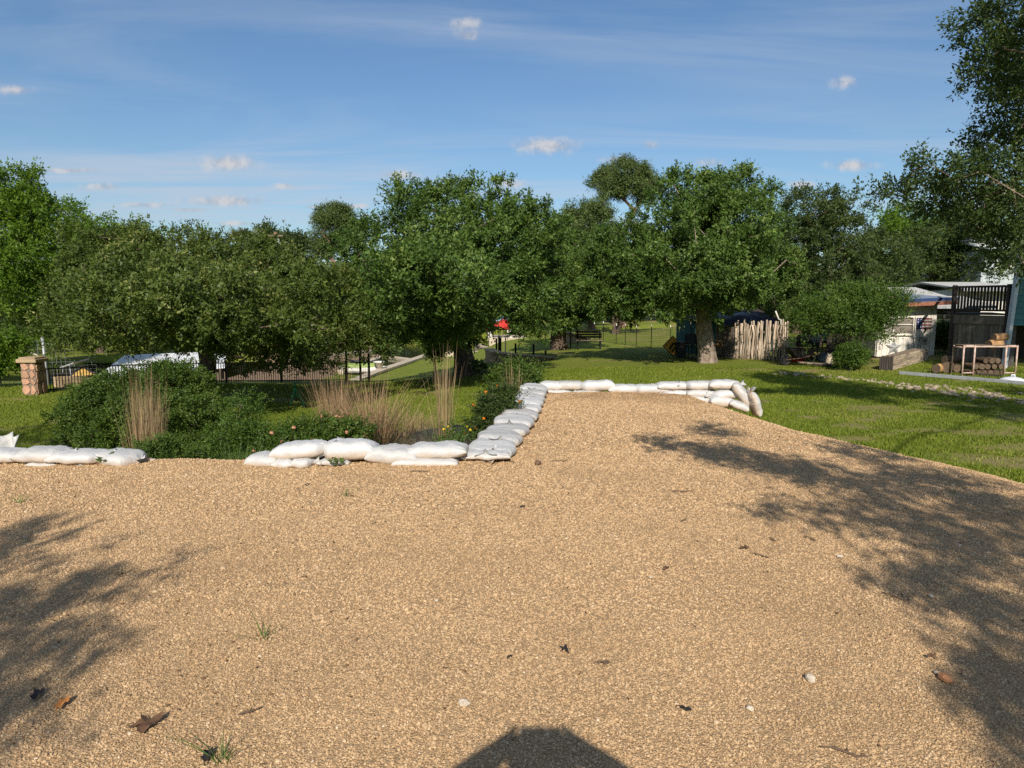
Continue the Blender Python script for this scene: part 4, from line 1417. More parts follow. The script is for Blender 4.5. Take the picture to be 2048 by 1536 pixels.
tuft('green_grass_clump', 'taller fresh grass behind the first front sandbag', 'grass', gbase(535, 7.8), [('blades', 420, .40, .25, .5, .007, GREENG, .15)], 10)
tuft('green_grass_clump', 'low green grass behind the fourth front sandbag', 'grass', gbase(830, 7.9), [('blades', 420, .30, .35, .6, .006, GREENG, .15)], 11)
tuft('green_grass_clump', 'green grass mixed with weeds behind the highest sandbag', 'grass', gbase(720, 7.8), [('blades', 300, .30, .32, .6, .006, BLUEG, .1)], 12)
tuft('dead_weed', 'single dry stalk leaning right above the large shrub', 'grass', gbase(350, 8.0), [('stalks', 3, .75, .02, .7, .010, DRY, 0)], 13)
tuft('dead_weed', 'single dry stalk leaning left before the large shrub', 'grass', gbase(243, 8.0), [('stalks', 3, .6, .02, .6, .010, DRY, 0)], 14)
tuft('dry_weed', 'thin brown weed in the corner beside the stick', 'grass', gbase(950, 7.5), [('stalks', 26, .40, .06, .5, .005, GREYTHATCH, 0)], 15)

PETAL = {c: leaf_mat('petal_' + c, a, b, None, trans=.3, rough=.6) for c, a, b in (('peach', (.50, .20, .11), (.75, .42, .26)), ('yellow', (.75, .50, .02), (.85, .62, .05)), ('orange', (.65, .16, .01), (.80, .28, .02)))}


def flower_mesh(seed, r):
    rng = np.random.default_rng(seed)
    n = 26
    d = unit(rng.normal(0, 1, (n, 3)) + [0, 0, .8])
    N = unit(d + rng.normal(0, .2, (n, 3)))
    D = unit(np.cross(N, rng.normal(0, 1, (n, 3))))
    V, T = leaf_arrays(d * r * .6 - D * r * .3, D, N, np.full(n, r * .9), np.full(n, r * .8))
    return quick_mesh('flower', V, T)


def flowering(name, label, Y, lst, bpx, n, colour, seed, r=.03, **kw):
    o = shrub(name, label, Y, lst, bpx, seed=seed, cat='flower plant', z=gbase(bpx, Y).z, **kw)
    rng = np.random.default_rng(seed + 5)
    lb = lobes_px(lst, Y, .9)
    fm = [flower_mesh(seed + i, r) for i in range(3)]
    for me in fm:
        me.materials.append(PETAL[colour])
    P, Dn = clump_points(rng, lb, n * 6, .95)
    sel = np.argsort(Dn[:, 1] - .6 * Dn[:, 2])[:n * 3]
    sel = rng.permutation(sel)[:n]
    P, Dn = P[sel], Dn[sel]
    base = np.array(o.location)
    for i in range(n):
        f = bpy.data.objects.new('flower', fm[i % 3])
        COL.objects.link(f)
        f.parent = o
        p = P[i] + Dn[i] * .13 - base
        f.location = p
        f.rotation_euler = (rng.normal(0, .4), rng.normal(0, .4), rng.uniform(0, 6))
        f.scale = [float(rng.uniform(.7, 1.2))] * 3
    return o


flowering('lantana_plant', 'lantana with peach pink flowers behind the first two front bags', 8.3, [(590, 878, 46, 18), (650, 872, 46, 20), (700, 866, 30, 18), (560, 892, 32, 14), (620, 890, 50, 12)], 630, 22, 'peach', 80, leaf=.036, clumps=430, per=11, spread=.13, tips=40, lm=L_SHRUB)
flowering('orange_flower_plant', 'dark leafy plant with orange flowers against the side sandbags', 9.6, [(985, 835, 26, 30), (1000, 815, 26, 26), (965, 860, 20, 18), (1012, 790, 16, 20), (975, 800, 12, 14)], 990, 14, 'orange', 82, leaf=.034, clumps=420, per=11, spread=.13, tips=40, lm=L_DARK)
flowering('yellow_flower_plant', 'thin weed with bright yellow flowers left of the corner bags', 7.5, [(915, 882, 16, 10), (895, 888, 10, 8)], 908, 8, 'yellow', 84, r=.022, leaf=.025, clumps=40, per=8, spread=.09, tips=20, lm=L_FEATHER)

# ------------------------------------------------------------------ lawn blades near the pad
def build_blades():
    rng = np.random.default_rng(5)
    n = 330000
    y = 7.0 + 15.0 * rng.random(n) ** 1.25
    x = rng.uniform(-.82, .82, n) * y
    z = H(x, y)
    ok = (pad(x, y) < z - .02) & ~((x > -4.4) & (x < .8) & (y < 12.5) & (x < xl(y) + .3)) & ~((y < 12.6) & (y > 6.5) & (x > .2) & (x < 3.9))
    x, y, z = x[ok], y[ok], z[ok]
    keep = rng.random(len(x)) < 1 - .88 * worn_mask(x, y)
    x, y, z = x[keep], y[keep], z[keep]
    n = len(x)
    h = rng.uniform(.02, .05, n) * (1 + .5 * vnoise(x, y, .8, 4))
    w = rng.uniform(.004, .008, n) * (1 + y / 18)
    a = rng.uniform(0, 6.283, n)
    P = np.stack([x, y, z - .004], -1)
    s = np.stack([np.cos(a), np.sin(a), np.zeros(n)], -1) * w[:, None]
    tip = P + np.stack([rng.normal(0, .45, n) * h, rng.normal(0, .45, n) * h, h], -1)
    V = np.stack([P - s, P + s, tip], 1).reshape(-1, 3)
    T = np.arange(3 * n).reshape(-1, 3)
    m = leaf_mat('lawn_blade', (0.105, 0.150, 0.014), (0.205, 0.250, 0.028), (0.34, 0.30, 0.09), trans=.3, rough=.6, spec=.2, clump=.6)
    tag(link('lawn_grass', quick_mesh('lawn_grass', V, T), m), 'short mown green lawn grass around the raised gravel pad', 'grass', kind='stuff')


build_blades()

# ------------------------------------------------------------------ litter on the gravel
LEAFBROWN = mat('dead_leaf', (0.16, 0.085, 0.045), (0.07, 0.04, 0.025), scale=30, rough=.8)
LEAFDARK = mat('dark_leaf', (0.035, 0.028, 0.025), rough=.7)
LEAFORANGE = mat('orange_leaf', (0.55, 0.24, 0.06), (0.38, 0.15, 0.04), scale=20, rough=.7)
STICK = mat('dry_stick', (0.17, 0.11, 0.07), (0.09, 0.06, 0.04), scale=20, rough=.9)
STONE_W = mat('white_stone', (0.56, 0.48, 0.38), (0.44, 0.36, 0.27), scale=20, rough=.8, bump=.3)
STONE_B = mat('brown_stone', (0.20, 0.115, 0.07), (0.13, 0.08, 0.05), scale=15, rough=.9, bump=.4)
BRICK = mat('brick_chip', (0.50, 0.24, 0.11), (0.42, 0.19, 0.09), scale=20, rough=.9, bump=.3)


def gp(px, py):
    p = on(px, py, 0.0)
    return Vector((p.x, p.y, float(pad(p.x, p.y)) + .008))


def fallen_leaf(px, py, size, m, label, seed, lobed=False):
    rs = random.Random(seed)
    V, F = [(0, 0, .012)], []
    n = 18
    for i in range(n):
        a = 2 * math.pi * i / n
        r = size * (.5 + (.22 * math.sin(5 * a) if lobed else 0)) * (1 if lobed else (.55 + .45 * abs(math.cos(a))))
        V.append((r * math.cos(a), r * math.sin(a) * (.9 if lobed else .7), .004 + size * .22 * math.cos(2 * a + 1) ** 2 * rs.uniform(.7, 1.2)))
    F = [(0, 1 + i, 1 + (i + 1) % n) for i in range(n)]
    o = empty('fallen_leaf', gp(px, py), label, 'leaf', 'dead leaves lying on the gravel', rz=rs.uniform(0, 6))
    me = bpy.data.meshes.new('blade')
    me.from_pydata(V, [], F)
    link('blade', me, m, o, True)
    mb = MB()
    mb.tube([(size * .45, 0, .01), (size * .62, .004, .012), (size * .8, .012, .006)], .0016, 5)
    me = bpy.data.meshes.new('stalk')
    me.from_pydata(mb.v, [], mb.f)
    link('stalk', me, m, o)


for i, (px, py, s, m, lab, lo) in enumerate([(295, 1456, .10, LEAFBROWN, 'curled brown leaf near the bottom left corner', 1), (125, 1412, .08, LEAFORANGE, 'orange leaf on the edge of the left shade', 0),
        (75, 1392, .08, LEAFDARK, 'blackish curled leaf inside the left shade', 0), (1130, 1303, .05, LEAFDARK, 'small dark leaf above the photographer shadow', 1),
        (1490, 1096, .075, LEAFBROWN, 'oval brown leaf right of the picture centre', 0), (1372, 1424, .05, LEAFDARK, 'curled dark leaf between shadow and white stone', 0),
        (1208, 1330, .06, STICK, 'thin bent leaf right of the small dark leaf', 0), (1332, 1136, .06, LEAFBROWN, 'flat brown leaf on bare gravel, mid right', 0),
        (1045, 1018, .05, LEAFDARK, 'tiny dark leaf below the corner sandbag', 0), (1862, 1322, .05, LEAFBROWN, 'reddish leaf near the right shade', 0),
        (615, 972, .05, LEAFDARK, 'dark leaf just below the front sandbag row', 0), (1020, 1320, .03, LEAFDARK, 'dark speck-sized leaf near the middle bottom', 0), (415, 1521, .07, LEAFDARK, 'dark leaf cut by the bottom edge beside a weed', 0)]):
    fallen_leaf(px, py, s, m, lab, i + 3, bool(lo))


def stick(px, py, ln, ang, label, seed):
    rs = random.Random(seed)
    p = gp(px, py)
    o = empty('twig', p, label, 'twig', 'twigs lying on the gravel', rz=ang)
    mb = MB()
    pts = [(ln * (t - .5), rs.uniform(-.05, .05) * ln, .006 + .004 * math.sin(t * 7)) for t in (0, .25, .5, .75, 1)]
    mb.tube(pts, [.003, .004, .0045, .004, .002], 6)
    mb.tube([pts[2], (pts[2][0] + ln * .12, ln * .10, .012)], [.0025, .0015], 5)
    me = bpy.data.meshes.new('wood')
    me.from_pydata(mb.v, [], mb.f)
    link('wood', me, STICK, o, True)


for i, (px, py, ln, a, lab) in enumerate([(1522, 1112, .12, -.7, 'short twig right of the oval brown leaf'), (1622, 1078, .10, -1.0, 'dark twig near the tip of the right shade'), (1545, 1078, .07, -1.2, 'small twig above the oval brown leaf'),
        (1790, 1195, .14, -.8, 'twig inside the right shade'), (1365, 985, .2, .1, 'thin twig below the far gravel shade'), (1690, 1510, .16, -.4, 'bent twig near the bottom right corner'), (1015, 923, .28, -.9, 'dry stalk lying beside the corner sandbag'),
        (1368, 1040, .08, .9, 'tiny upright twig in open gravel'), (840, 945, .2, .05, 'twig below the fourth front sandbag'), (1120, 925, .16, .1, 'twig lying right of the corner sandbags'), (500, 1430, .09, .6, 'twig right of the curled brown leaf')]):
    stick(px, py, ln, a, lab, i + 20)


def pebble(name, px, py, s, m, label, seed, flat=.6, cat='stone'):
    rs = random.Random(seed)
    bm = bmesh.new()
    bmesh.ops.create_icosphere(bm, subdivisions=2, radius=s)
    for v in bm.verts:
        k = 1 + .35 * noise.noise(v.co * (1.6 / s) + Vector((seed, 0, 0)))
        v.co = Vector((v.co.x * k, v.co.y * k * .75, v.co.z * flat * k))
    me = bpy.data.meshes.new(name)
    bm.to_mesh(me)
    bm.free()
    o = link(name, me, m)
    o.location = gp(px, py) + Vector((0, 0, s * flat * .45))
    o.rotation_euler = (0, 0, rs.uniform(0, 6))
    tag(o, label, cat, 'loose stones on the gravel')


for i, (px, py, s, m, lab) in enumerate([(1620, 1364, .028, STONE_W, 'pale angular stone in the lower right'), (1076, 931, .045, STONE_B, 'brown stone lying right of the corner sandbags'), (873, 1204, .012, STONE_W, 'tiny white pebble left of centre'),
        (1890, 1364, .034, BRICK, 'flat orange brick chip near the right shade'), (1872, 1352, .012, STONE_W, 'white pebble touching the brick chip'), (1862, 1195, .016, STONE_W, 'white chip inside the right shade'),
        (1680, 1115, .02, STONE_W, 'cream stone right of the twigs, mid right'), (1302, 1155, .012, STONE_W, 'small white pebble beside the flat brown leaf'), (928, 1416, .024, STONE_W, 'pale dusty stone left of the photographer shadow'), (1500, 1420, .016, STONE_W, 'pale pebble below the oval leaf')]):
    pebble('stone', px, py, s, m, lab, i + 3, .45 if m is BRICK else .6)

for i, (px, py, h, n, lab) in enumerate([(530, 1282, .11, 16, 'grass weed sprouting alone on the left gravel'), (688, 994, .12, 14, 'small weed below the highest sandbag'), (445, 1525, .13, 20, 'grass weed at the bottom edge, left'), (40, 1006, .13, 14, 'small weed near the left picture edge'), (1905, 985, .10, 10, 'tiny weed inside the right shade')]):
    tuft('weed_tuft', lab, 'weed', gp(px, py), [('blades', n, h, .012, .8, .005, GREENG, .2)], 30 + i)


def sprout(px, py, label, seed):
    rng = np.random.default_rng(seed)
    b = gp(px, py)
    o = empty('green_sprout', b, label, 'weed')
    n = 11
    a = rng.uniform(0, 6.28, n)
    P = np.stack([np.cos(a) * .025, np.sin(a) * .025, rng.uniform(.02, .10, n)], -1)
    D = unit(np.stack([np.cos(a), np.sin(a), rng.uniform(-.1, .5, n)], -1))
    N = unit(rng.normal(0, .3, (n, 3)) + [0, -.4, 1])
    V, T = leaf_arrays(P, D, N, np.full(n, .07), np.full(n, .05))
    link('leaves', quick_mesh('leaves', V, T), L_SHRUB, o)
    mb = MB()
    for p in P:
        mb.tube([(0, 0, 0), tuple(p)], .002, 4)
    me = bpy.data.meshes.new('stems')
    me.from_pydata(mb.v, [], mb.f)
    link('stems', me, L_SHRUB, o)


sprout(212, 934, 'green broad-leaved sprout below the slumped left sandbag', 1)
sprout(672, 936, 'green sprout below the highest front sandbag', 2)
# crumbs of bark and leaf scattered over the gravel
def crumbs():
    rng = np.random.default_rng(77)
    n = 5600
    y = 2.2 + 9.8 * rng.random(n) ** .9
    x = rng.uniform(-.85, .85, n) * y
    cl = vnoise(x, y, 1.1, 31)
    ok = (pad(x, y) > H(x, y) + .02) & ~((x < xl(y) + .15) & (y > 6.7)) & (y < yf(x) - .2) & (rng.random(n) < cl ** 2 * 1.3 + .15 * (y > 8))
    x, y = x[ok], y[ok]
    n = len(x)
    L = rng.uniform(.006, .02, n) * (1 + y / 14)
    a = rng.uniform(0, 6.28, n)
    P = np.stack([x, y, pad(x, y) + .010], -1)
    D = unit(np.stack([np.cos(a), np.sin(a), rng.normal(0, .3, n)], -1))
    N = unit(rng.normal(0, .5, (n, 3)) + [0, 0, 1])
    V, T = leaf_arrays(P, D, N, L, L * rng.uniform(.25, .7, n))
    m = leaf_mat('bark_crumb', (.05, .032, .02), (.16, .09, .045), (.26, .16, .08), trans=.05, rough=.8, spec=.1)
    tag(link('leaf_crumbs', quick_mesh('leaf_crumbs', V, T), m), 'dark bark and leaf crumbs strewn over the gravel', 'litter', kind='stuff')


crumbs()
# short stake in the corner
mb = MB()
p = at(985, 904, 6.93)
mb.beam((p.x, p.y, -.05), (p.x + .005, p.y, p.z + .04), .028, .018)
tag(mb.build('wooden_stake', STICK, bevel=.003), 'short brown stake stuck through the torn corner sandbag', 'stake')

# crumpled white plastic at the left edge
def crumple():
    c = at(8, 886, 7.3)
    xs = np.linspace(-.26, .16, 26)
    zs = np.linspace(-.07, .09, 14)
    X, Z = np.meshgrid(xs, zs)
    Yv = .05 * np.sin(X * 31 + Z * 12) + .04 * (vnoise(X, Z, 14, 3) - .5)
    top = (Z > 0) * .02 * np.sin(X * 40)
    i = np.arange(X.size).reshape(X.shape)
    V = np.stack([X + c.x, Yv + c.y + Z * .5, Z + top + c.z], -1).reshape(-1, 3)
    q = np.stack([i[:-1, :-1], i[:-1, 1:], i[1:, 1:], i[1:, :-1]], -1).reshape(-1, 4)
    o = link('plastic_sheet', quick_mesh('plastic_sheet', V, q), BAG, smooth=True)
    md = o.modifiers.new('solid', 'SOLIDIFY')
    md.thickness = .012
    tag(o, 'crumpled white sheet standing up behind the leftmost sandbags', 'sheet')


crumple()
# ------------------------------------------------------------------ yard on the right
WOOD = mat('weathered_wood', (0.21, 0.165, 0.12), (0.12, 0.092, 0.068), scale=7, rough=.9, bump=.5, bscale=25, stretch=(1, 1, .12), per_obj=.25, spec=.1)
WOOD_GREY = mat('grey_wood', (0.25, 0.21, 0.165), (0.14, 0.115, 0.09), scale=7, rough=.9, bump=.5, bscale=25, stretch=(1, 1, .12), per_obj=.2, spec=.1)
STICKW = mat('cedar_pole', (0.56, 0.46, 0.36), (0.30, 0.23, 0.17), scale=9, rough=.95, bump=.7, bscale=18, stretch=(1, 1, .2), per_obj=.35, spec=.1)
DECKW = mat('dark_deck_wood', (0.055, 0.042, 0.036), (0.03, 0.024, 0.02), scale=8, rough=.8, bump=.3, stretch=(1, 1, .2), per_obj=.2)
WHITEP = mat('white_paint', (0.72, 0.69, 0.62), (0.60, 0.56, 0.49), scale=3, rough=.7, bump=.15, bscale=30, per_obj=.06, dirt=(.35, .28, .2), dirt_amt=.25)
BLUEM = mat('blue_metal', (0.035, 0.06, 0.16), (0.03, 0.045, 0.11), scale=3, rough=.4, spec=.5)
REDFASCIA = mat('red_fascia', (0.30, 0.13, 0.08), (0.20, 0.08, 0.05), scale=6, rough=.8)
SHINGLE = mat('pale_shingle', (0.50, 0.49, 0.46), (0.40, 0.39, 0.37), scale=20, rough=.9, bump=.4, bscale=60, spec=.15)
WHITEROOF = mat('white_metal_roof', (0.78, 0.78, 0.78), (0.70, 0.70, 0.70), scale=2, rough=.45, per_obj=.04)
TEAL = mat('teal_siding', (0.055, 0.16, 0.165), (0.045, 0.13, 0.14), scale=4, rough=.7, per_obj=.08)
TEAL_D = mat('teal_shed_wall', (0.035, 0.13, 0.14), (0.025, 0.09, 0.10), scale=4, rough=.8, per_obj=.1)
GLASS = mat('window_glass', (0.05, 0.055, 0.06), rough=.08, spec=.6)
SCREEN = mat('grey_screen', (0.22, 0.19, 0.16), rough=.9)
BLACK = mat('black_plastic', (0.012, 0.012, 0.013), (0.02, 0.02, 0.02), rough=.5)
IRON = mat('black_iron', (0.012, 0.012, 0.012), rough=.55)
GALV = mat('galvanised', (0.42, 0.43, 0.44), (0.33, 0.34, 0.35), scale=10, rough=.5, metal=.3)
REDP = mat('red_plastic', (0.55, 0.03, 0.02), rough=.45)
CONC = mat('tan_concrete', (0.52, 0.45, 0.34), (0.42, 0.35, 0.26), scale=5, rough=.9, bump=.3, bscale=40, dirt=(.2, .16, .12), dirt_amt=.35, per_obj=.05)
SAND = mat('sandstone', (0.50, 0.37, 0.23), (0.38, 0.27, 0.16), scale=6, rough=.9, bump=.5, bscale=25, per_obj=.18)
PINKSTONE = mat('pink_sandstone', (0.50, 0.30, 0.19), (0.40, 0.22, 0.14), scale=5, rough=.9, bump=.5, bscale=20, per_obj=.2)
MORTAR = mat('mortar', (0.24, 0.18, 0.13), rough=.95, bump=.3)
LOGW = mat('log_bark', (0.15, 0.095, 0.06), (0.07, 0.045, 0.03), scale=10, rough=.95, bump=.8, bscale=20, stretch=(1, .3, 1), per_obj=.3)
LOGEND_SHADED = mat('shaded_log_end', (0.13, 0.092, 0.06), (0.08, 0.055, 0.035), scale=16, rough=.9, per_obj=.2)  # cut ends darkened in the colour to stand in for shade on the woodpile
LOGGOLD = mat('split_wood', (0.45, 0.27, 0.12), (0.28, 0.15, 0.07), scale=10, rough=.9, bump=.3, per_obj=.25)
PIPE = mat('pinkish_pipe', (0.58, 0.45, 0.39), (0.42, 0.27, 0.2), scale=9, rough=.6)
BLUETARP = mat('blue_tarp', (0.022, 0.034, 0.07), (0.012, 0.018, 0.038), scale=5, rough=.5, bump=.5, bscale=8)


def wpt(px, py, Y):
    return at(px, py, Y)


# ---- dry creek of stones
def creek():
    rng = np.random.default_rng(31)
    protos = []
    for s in range(6):
        bm = bmesh.new()
        bmesh.ops.create_icosphere(bm, subdivisions=2, radius=1)
        for v in bm.verts:
            k = 1 + .4 * noise.noise(v.co * 1.1 + Vector((s * 7, 0, 0))) + .15 * noise.noise(v.co * 3 + Vector((s * 3, 2, 0)))
            v.co = v.co * k
        me = bpy.data.meshes.new('stone')
        bm.to_mesh(me)
        bm.free()
        me.materials.append(CREEKROCK)
        me.shade_smooth()
        protos.append(me)
    line = [(1545, 742), (1600, 745), (1690, 752), (1780, 762), (1850, 772), (1930, 780), (2000, 788), (2080, 800), (2160, 812)]
    pts = [on(a, b, -.42) for a, b in line]
    root = empty('dry_creek', (pts[0].x, pts[0].y, gz(pts[0].x, pts[0].y)), 'winding line of loose limestone rocks across the right lawn', 'rock border')
    L = np.array([[p.x, p.y] for p in pts])
    n = 295
    for i in range(n):
        t = rng.random() ** .85 * (len(L) - 1.001)
        j = int(t)
        f = t - j
        c = L[j] * (1 - f) + L[j + 1] * f
        d = L[j + 1] - L[j]
        nn = np.array([-d[1], d[0]]) / np.linalg.norm(d)
        c = c + nn * rng.normal(0, .24 + .22 * (t > 3.5))
        s = rng.uniform(.022, .058) * (1 + .6 * (t > 3.5) * rng.random() ** 2)
        o = bpy.data.objects.new('stone', protos[i % 6])
        COL.objects.link(o)
        o.parent = root
        o.location = Vector((c[0], c[1], gz(c[0], c[1]) + s * .25)) - root.location
        o.scale = (s * rng.uniform(.8, 1.5), s * rng.uniform(.8, 1.2), s * rng.uniform(.45, .8))
        o.rotation_euler = (rng.normal(0, .2), rng.normal(0, .2), rng.uniform(0, 6))


CREEKROCK = mat('creek_limestone', (0.42, 0.34, 0.25), (0.28, 0.22, 0.16), scale=2, rough=.9, bump=.4, bscale=8, per_obj=.3)
creek()

# ---- coyote fence pen
def stick_fence():
    a, b = ground_at(1470, 25.3), ground_at(1574, 23.9)
    root = empty('stick_fence', a, 'fence of upright crooked cedar poles, open to weather', 'fence')
    rng = random.Random(4)
    n = 34
    for i in range(n):
        f = i / (n - 1)
        p = a.lerp(b, f)
        h = rng.uniform(1.28, 1.48) + (.08 if i % 5 == 0 else 0)
        off = Vector((rng.uniform(-.02, .02), rng.uniform(-.05, .05), 0))
        mb = MB()
        r = rng.uniform(.026, .045)
        pts = [p + off + Vector((rng.uniform(-.035, .035), rng.uniform(-.02, .02), h * t - .05)) for t in (0, .25, .5, .75, 1)]
        mb.tube(pts, [r * 1.1, r, r * rng.uniform(.8, 1.1), r * .85, r * .75], 7)
        mb.build('pole', STICKW, root, True)
    for z in (.35, 1.0):
        mb = MB()
        mb.beam(a + Vector((0, .09, z)), b + Vector((0, .09, z)), .04, .07)
        mb.build('rail', WOOD, root)


stick_fence()


def board_panel(name, label, a, b, h, n, m, extra=None, thick=.02):
    a, b = Vector(a), Vector(b)
    root = empty(name, a, label, 'fence')
    d = b - a
    w = d.length / n
    rng = random.Random(n)
    for i in range(n):
        c0 = a + d * ((i + .04) / n)
        c1 = a + d * ((i + .96) / n)
        hh = h + rng.uniform(-.02, .02)
        mb = MB()
        dd = d.normalized()
        mb.prism([c0, c1, c1 + Vector((0, 0, hh)), c0 + Vector((0, 0, hh + rng.uniform(-.01, .01)))], Vector((-dd.y, dd.x, 0)) * thick * rng.uniform(.8, 1.3))
        mb.build('board', m, root)
    dd = d.normalized()
    for z in (h * .2, h * .8):
        mb = MB()
        q = Vector((-dd.y, dd.x, 0)) * .05
        mb.beam(a + q + Vector((0, 0, z)), b + q + Vector((0, 0, z)), .04, .08)
        mb.build('rail', m, root)
    return root


c = ground_at(1574, 23.9)
board_panel('board_fence', 'grey board panel closing the right side of the stick fence', c + Vector((.03, .03, 0)), Vector((c.x + .42, 25.6, c.z)), 1.28, 9, WOOD_GREY)
c2 = ground_at(1470, 25.3)
board_panel('board_fence', 'shaded board panel at the left end of the stick fence', Vector((c2.x - .45, 26.3, c2.z)), c2 + Vector((-.04, .05, 0)), 1.15, 6, WOOD_GREY)
mb = MB()
p = at(1590, 655, 24.2)
mb.beam((p.x, 25.65, c.z - .1), (p.x, 25.65, c.z + 1.2), .09, .09)
tag(mb.build('fence_post', mat('new_post', (.48, .36, .24), rough=.9, bump=.3)), 'pale wooden post at the right corner of the board panel', 'post')
mb = MB()
p0, p1, p2 = at(1551, 622, 24.6), at(1557, 638, 24.6), at(1562, 640, 24.6)
mb.tube([p0, p1, p2, at(1560, 660, 24.6)], .028, 8)
tag(mb.build('white_pipe', WHITEP, smooth=True), 'bent white pipe sticking up above the stick fence', 'pipe')

# ---- teal shed with tarp roof behind the fence
def teal_shed():
    a = ground_at(1380, 29)
    b = ground_at(1545, 29)
    z0 = min(a.z, b.z) - .05
    root = empty('teal_shed', (a.x, a.y, z0), 'low teal shed in deep shade behind the pale trunk', 'shed')
    n = 16
    for i in range(n):
        x0 = a.x + (b.x - a.x) * (i + .03) / n
        x1 = a.x + (b.x - a.x) * (i + .97) / n
        mb = MB()
        mb.box(((x0 + x1) / 2, 29, z0 + .72), (x1 - x0, .03, 1.44))
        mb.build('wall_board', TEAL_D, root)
    for xx in (a.x - .02, b.x + .02):
        mb = MB()
        mb.box((xx, 30.2, z0 + .72), (.03, 2.4, 1.44))
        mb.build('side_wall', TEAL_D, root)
    mb = MB()
    mb.prism([(a.x - .2, 28.8, z0 + 1.46), (b.x + .2, 28.8, z0 + 1.46), (b.x + .2, 31.5, z0 + 1.86), (a.x - .2, 31.5, z0 + 1.86)], (0, 0, .05))
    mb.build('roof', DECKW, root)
    # tarp draped over the right part of the roof
    xs = np.linspace(at(1440, 630, 28.7).x, b.x + .1, 40)
    ys = np.linspace(28.5, 31.2, 20)
    X, Y = np.meshgrid(xs, ys)
    Z = z0 + 1.46 + (Y - 28.8) * .13 + .08 * (vnoise(X, Y, 2.2, 3)) + .05 * vnoise(X, Y, 6, 4) - .25 * sm(28.75, 28.5, Y) + .12 * np.sin((X - xs[0]) * 1.5)
    o = link('blue_tarp', grid_mesh('blue_tarp', xs, ys, Z), BLUETARP, smooth=True)
    tag(o, 'rumpled dark blue tarp thrown over the low shed roof', 'tarp')


teal_shed()

# ---- junk left of the pale trunk
def warning_sign():
    c = at(1346, 692, 26.0)
    g = gz(c.x, 26)
    root = empty('warning_sign', (c.x, 26.0, g), 'yellow diamond road sign leaning among junk under the oak', 'sign')
    s = .40
    tilt = .18
    def pt(u, v, d=0.0):
        return (c.x + u, 26.0 + v * tilt + d, c.z + v)
    def dia(r, d, th):
        mb = MB()
        mb.prism([pt(r, 0, d), pt(0, r, d), pt(-r, 0, d), pt(0, -r, d)], (0, th, 0))
        return mb
    dia(s, 0, .012).build('edge', BLACK, root)
    pl = dia(s * .93, -.006, .006).build('plate', mat('sign_yellow', (.60, .33, .02), (.5, .25, .02), scale=6, rough=.5), root)
    mb = MB()
    mb.prism([pt(-.16, -.10, -.010), pt(-.10, -.12, -.010), pt(.02, .06, -.010), pt(.12, .04, -.010), pt(.14, .09, -.010), pt(-.02, .13, -.010)], (0, .003, 0))
    mb.prism([pt(-.06, -.20, -.010), pt(0, -.22, -.010), pt(.10, -.06, -.010), pt(.05, -.04, -.010)], (0, .003, 0))
    mb.build('symbol', BLACK, pl)
    mb = MB()
    mb.beam((c.x, 26.07, g - .1), (c.x, 26.12, c.z + .1), .05, .05)
    mb.build('post', GALV, root)


warning_sign()


def bin_box(name, label, px0, px1, pyt, pyb, Y, depth, m, cat, lid=False, taper=.9):
    a, b = at(px0, pyb, Y), at(px1, pyt, Y)
    g = gz((a.x + b.x) / 2, Y)
    root = empty(name, ((a.x + b.x) / 2, Y, g), label, cat)
    cx, w, h = (a.x + b.x) / 2, b.x - a.x, b.z - g
    mb = MB()
    lo = [(cx - w / 2 * taper, Y - depth / 2 * taper, g), (cx + w / 2 * taper, Y - depth / 2 * taper, g), (cx + w / 2 * taper, Y + depth / 2 * taper, g), (cx - w / 2 * taper, Y + depth / 2 * taper, g)]
    hi = [(cx - w / 2, Y - depth / 2, g + h), (cx + w / 2, Y - depth / 2, g + h), (cx + w / 2, Y + depth / 2, g + h), (cx - w / 2, Y + depth / 2, g + h)]
    mb.add(lo + hi, [(3, 2, 1, 0), (0, 1, 5, 4), (1, 2, 6, 5), (2, 3, 7, 6), (3, 0, 4, 7)])
    mb.build('tub', m, root)
    mb = MB()
    e = .025
    for p, q in ((4, 5), (5, 6), (6, 7), (7, 4)):
        mb.beam((lo + hi)[p], (lo + hi)[q], e, e)
    mb.build('rim', m, root)
    if lid:
        mb = MB()
        mb.box((cx, Y, g + h + .03), (w * 1.04, depth * 1.04, .04))
        mb.build('lid', m, root, bevel=.012)
    return root


bin_box('plastic_bin', 'square black plastic bin beside the yellow sign', 1353, 1371, 686, 707, 25.7, .4, BLACK, 'bin', True)


def folded_chair(px, Y, label):
    p = ground_at(px, Y)
    root = empty('garden_chair', p, label, 'chair')
    for dx in (-.2, .2):
        for dy, lean in ((-.18, .02), (.2, .1)):
            mb = MB()
            mb.tube([p + Vector((dx, dy, 0)), p + Vector((dx, dy + lean, .42 if dy < 0 else .85))], .018, 7)
            mb.build('leg', IRON, root, True)
    mb = MB()
    mb.box(p + Vector((0, 0, .42)), (.46, .44, .04))
    mb.build('seat', BLACK, root, bevel=.01)
    mb = MB()
    mb.prism([p + Vector((-.22, .26, .48)), p + Vector((.22, .26, .48)), p + Vector((.20, .32, .88)), p + Vector((-.20, .32, .88))], (0, .03, 0))
    mb.build('backrest', BLACK, root, bevel=.01)


folded_chair(1385, 25.6, 'tall dark chair standing between sign and pale trunk')


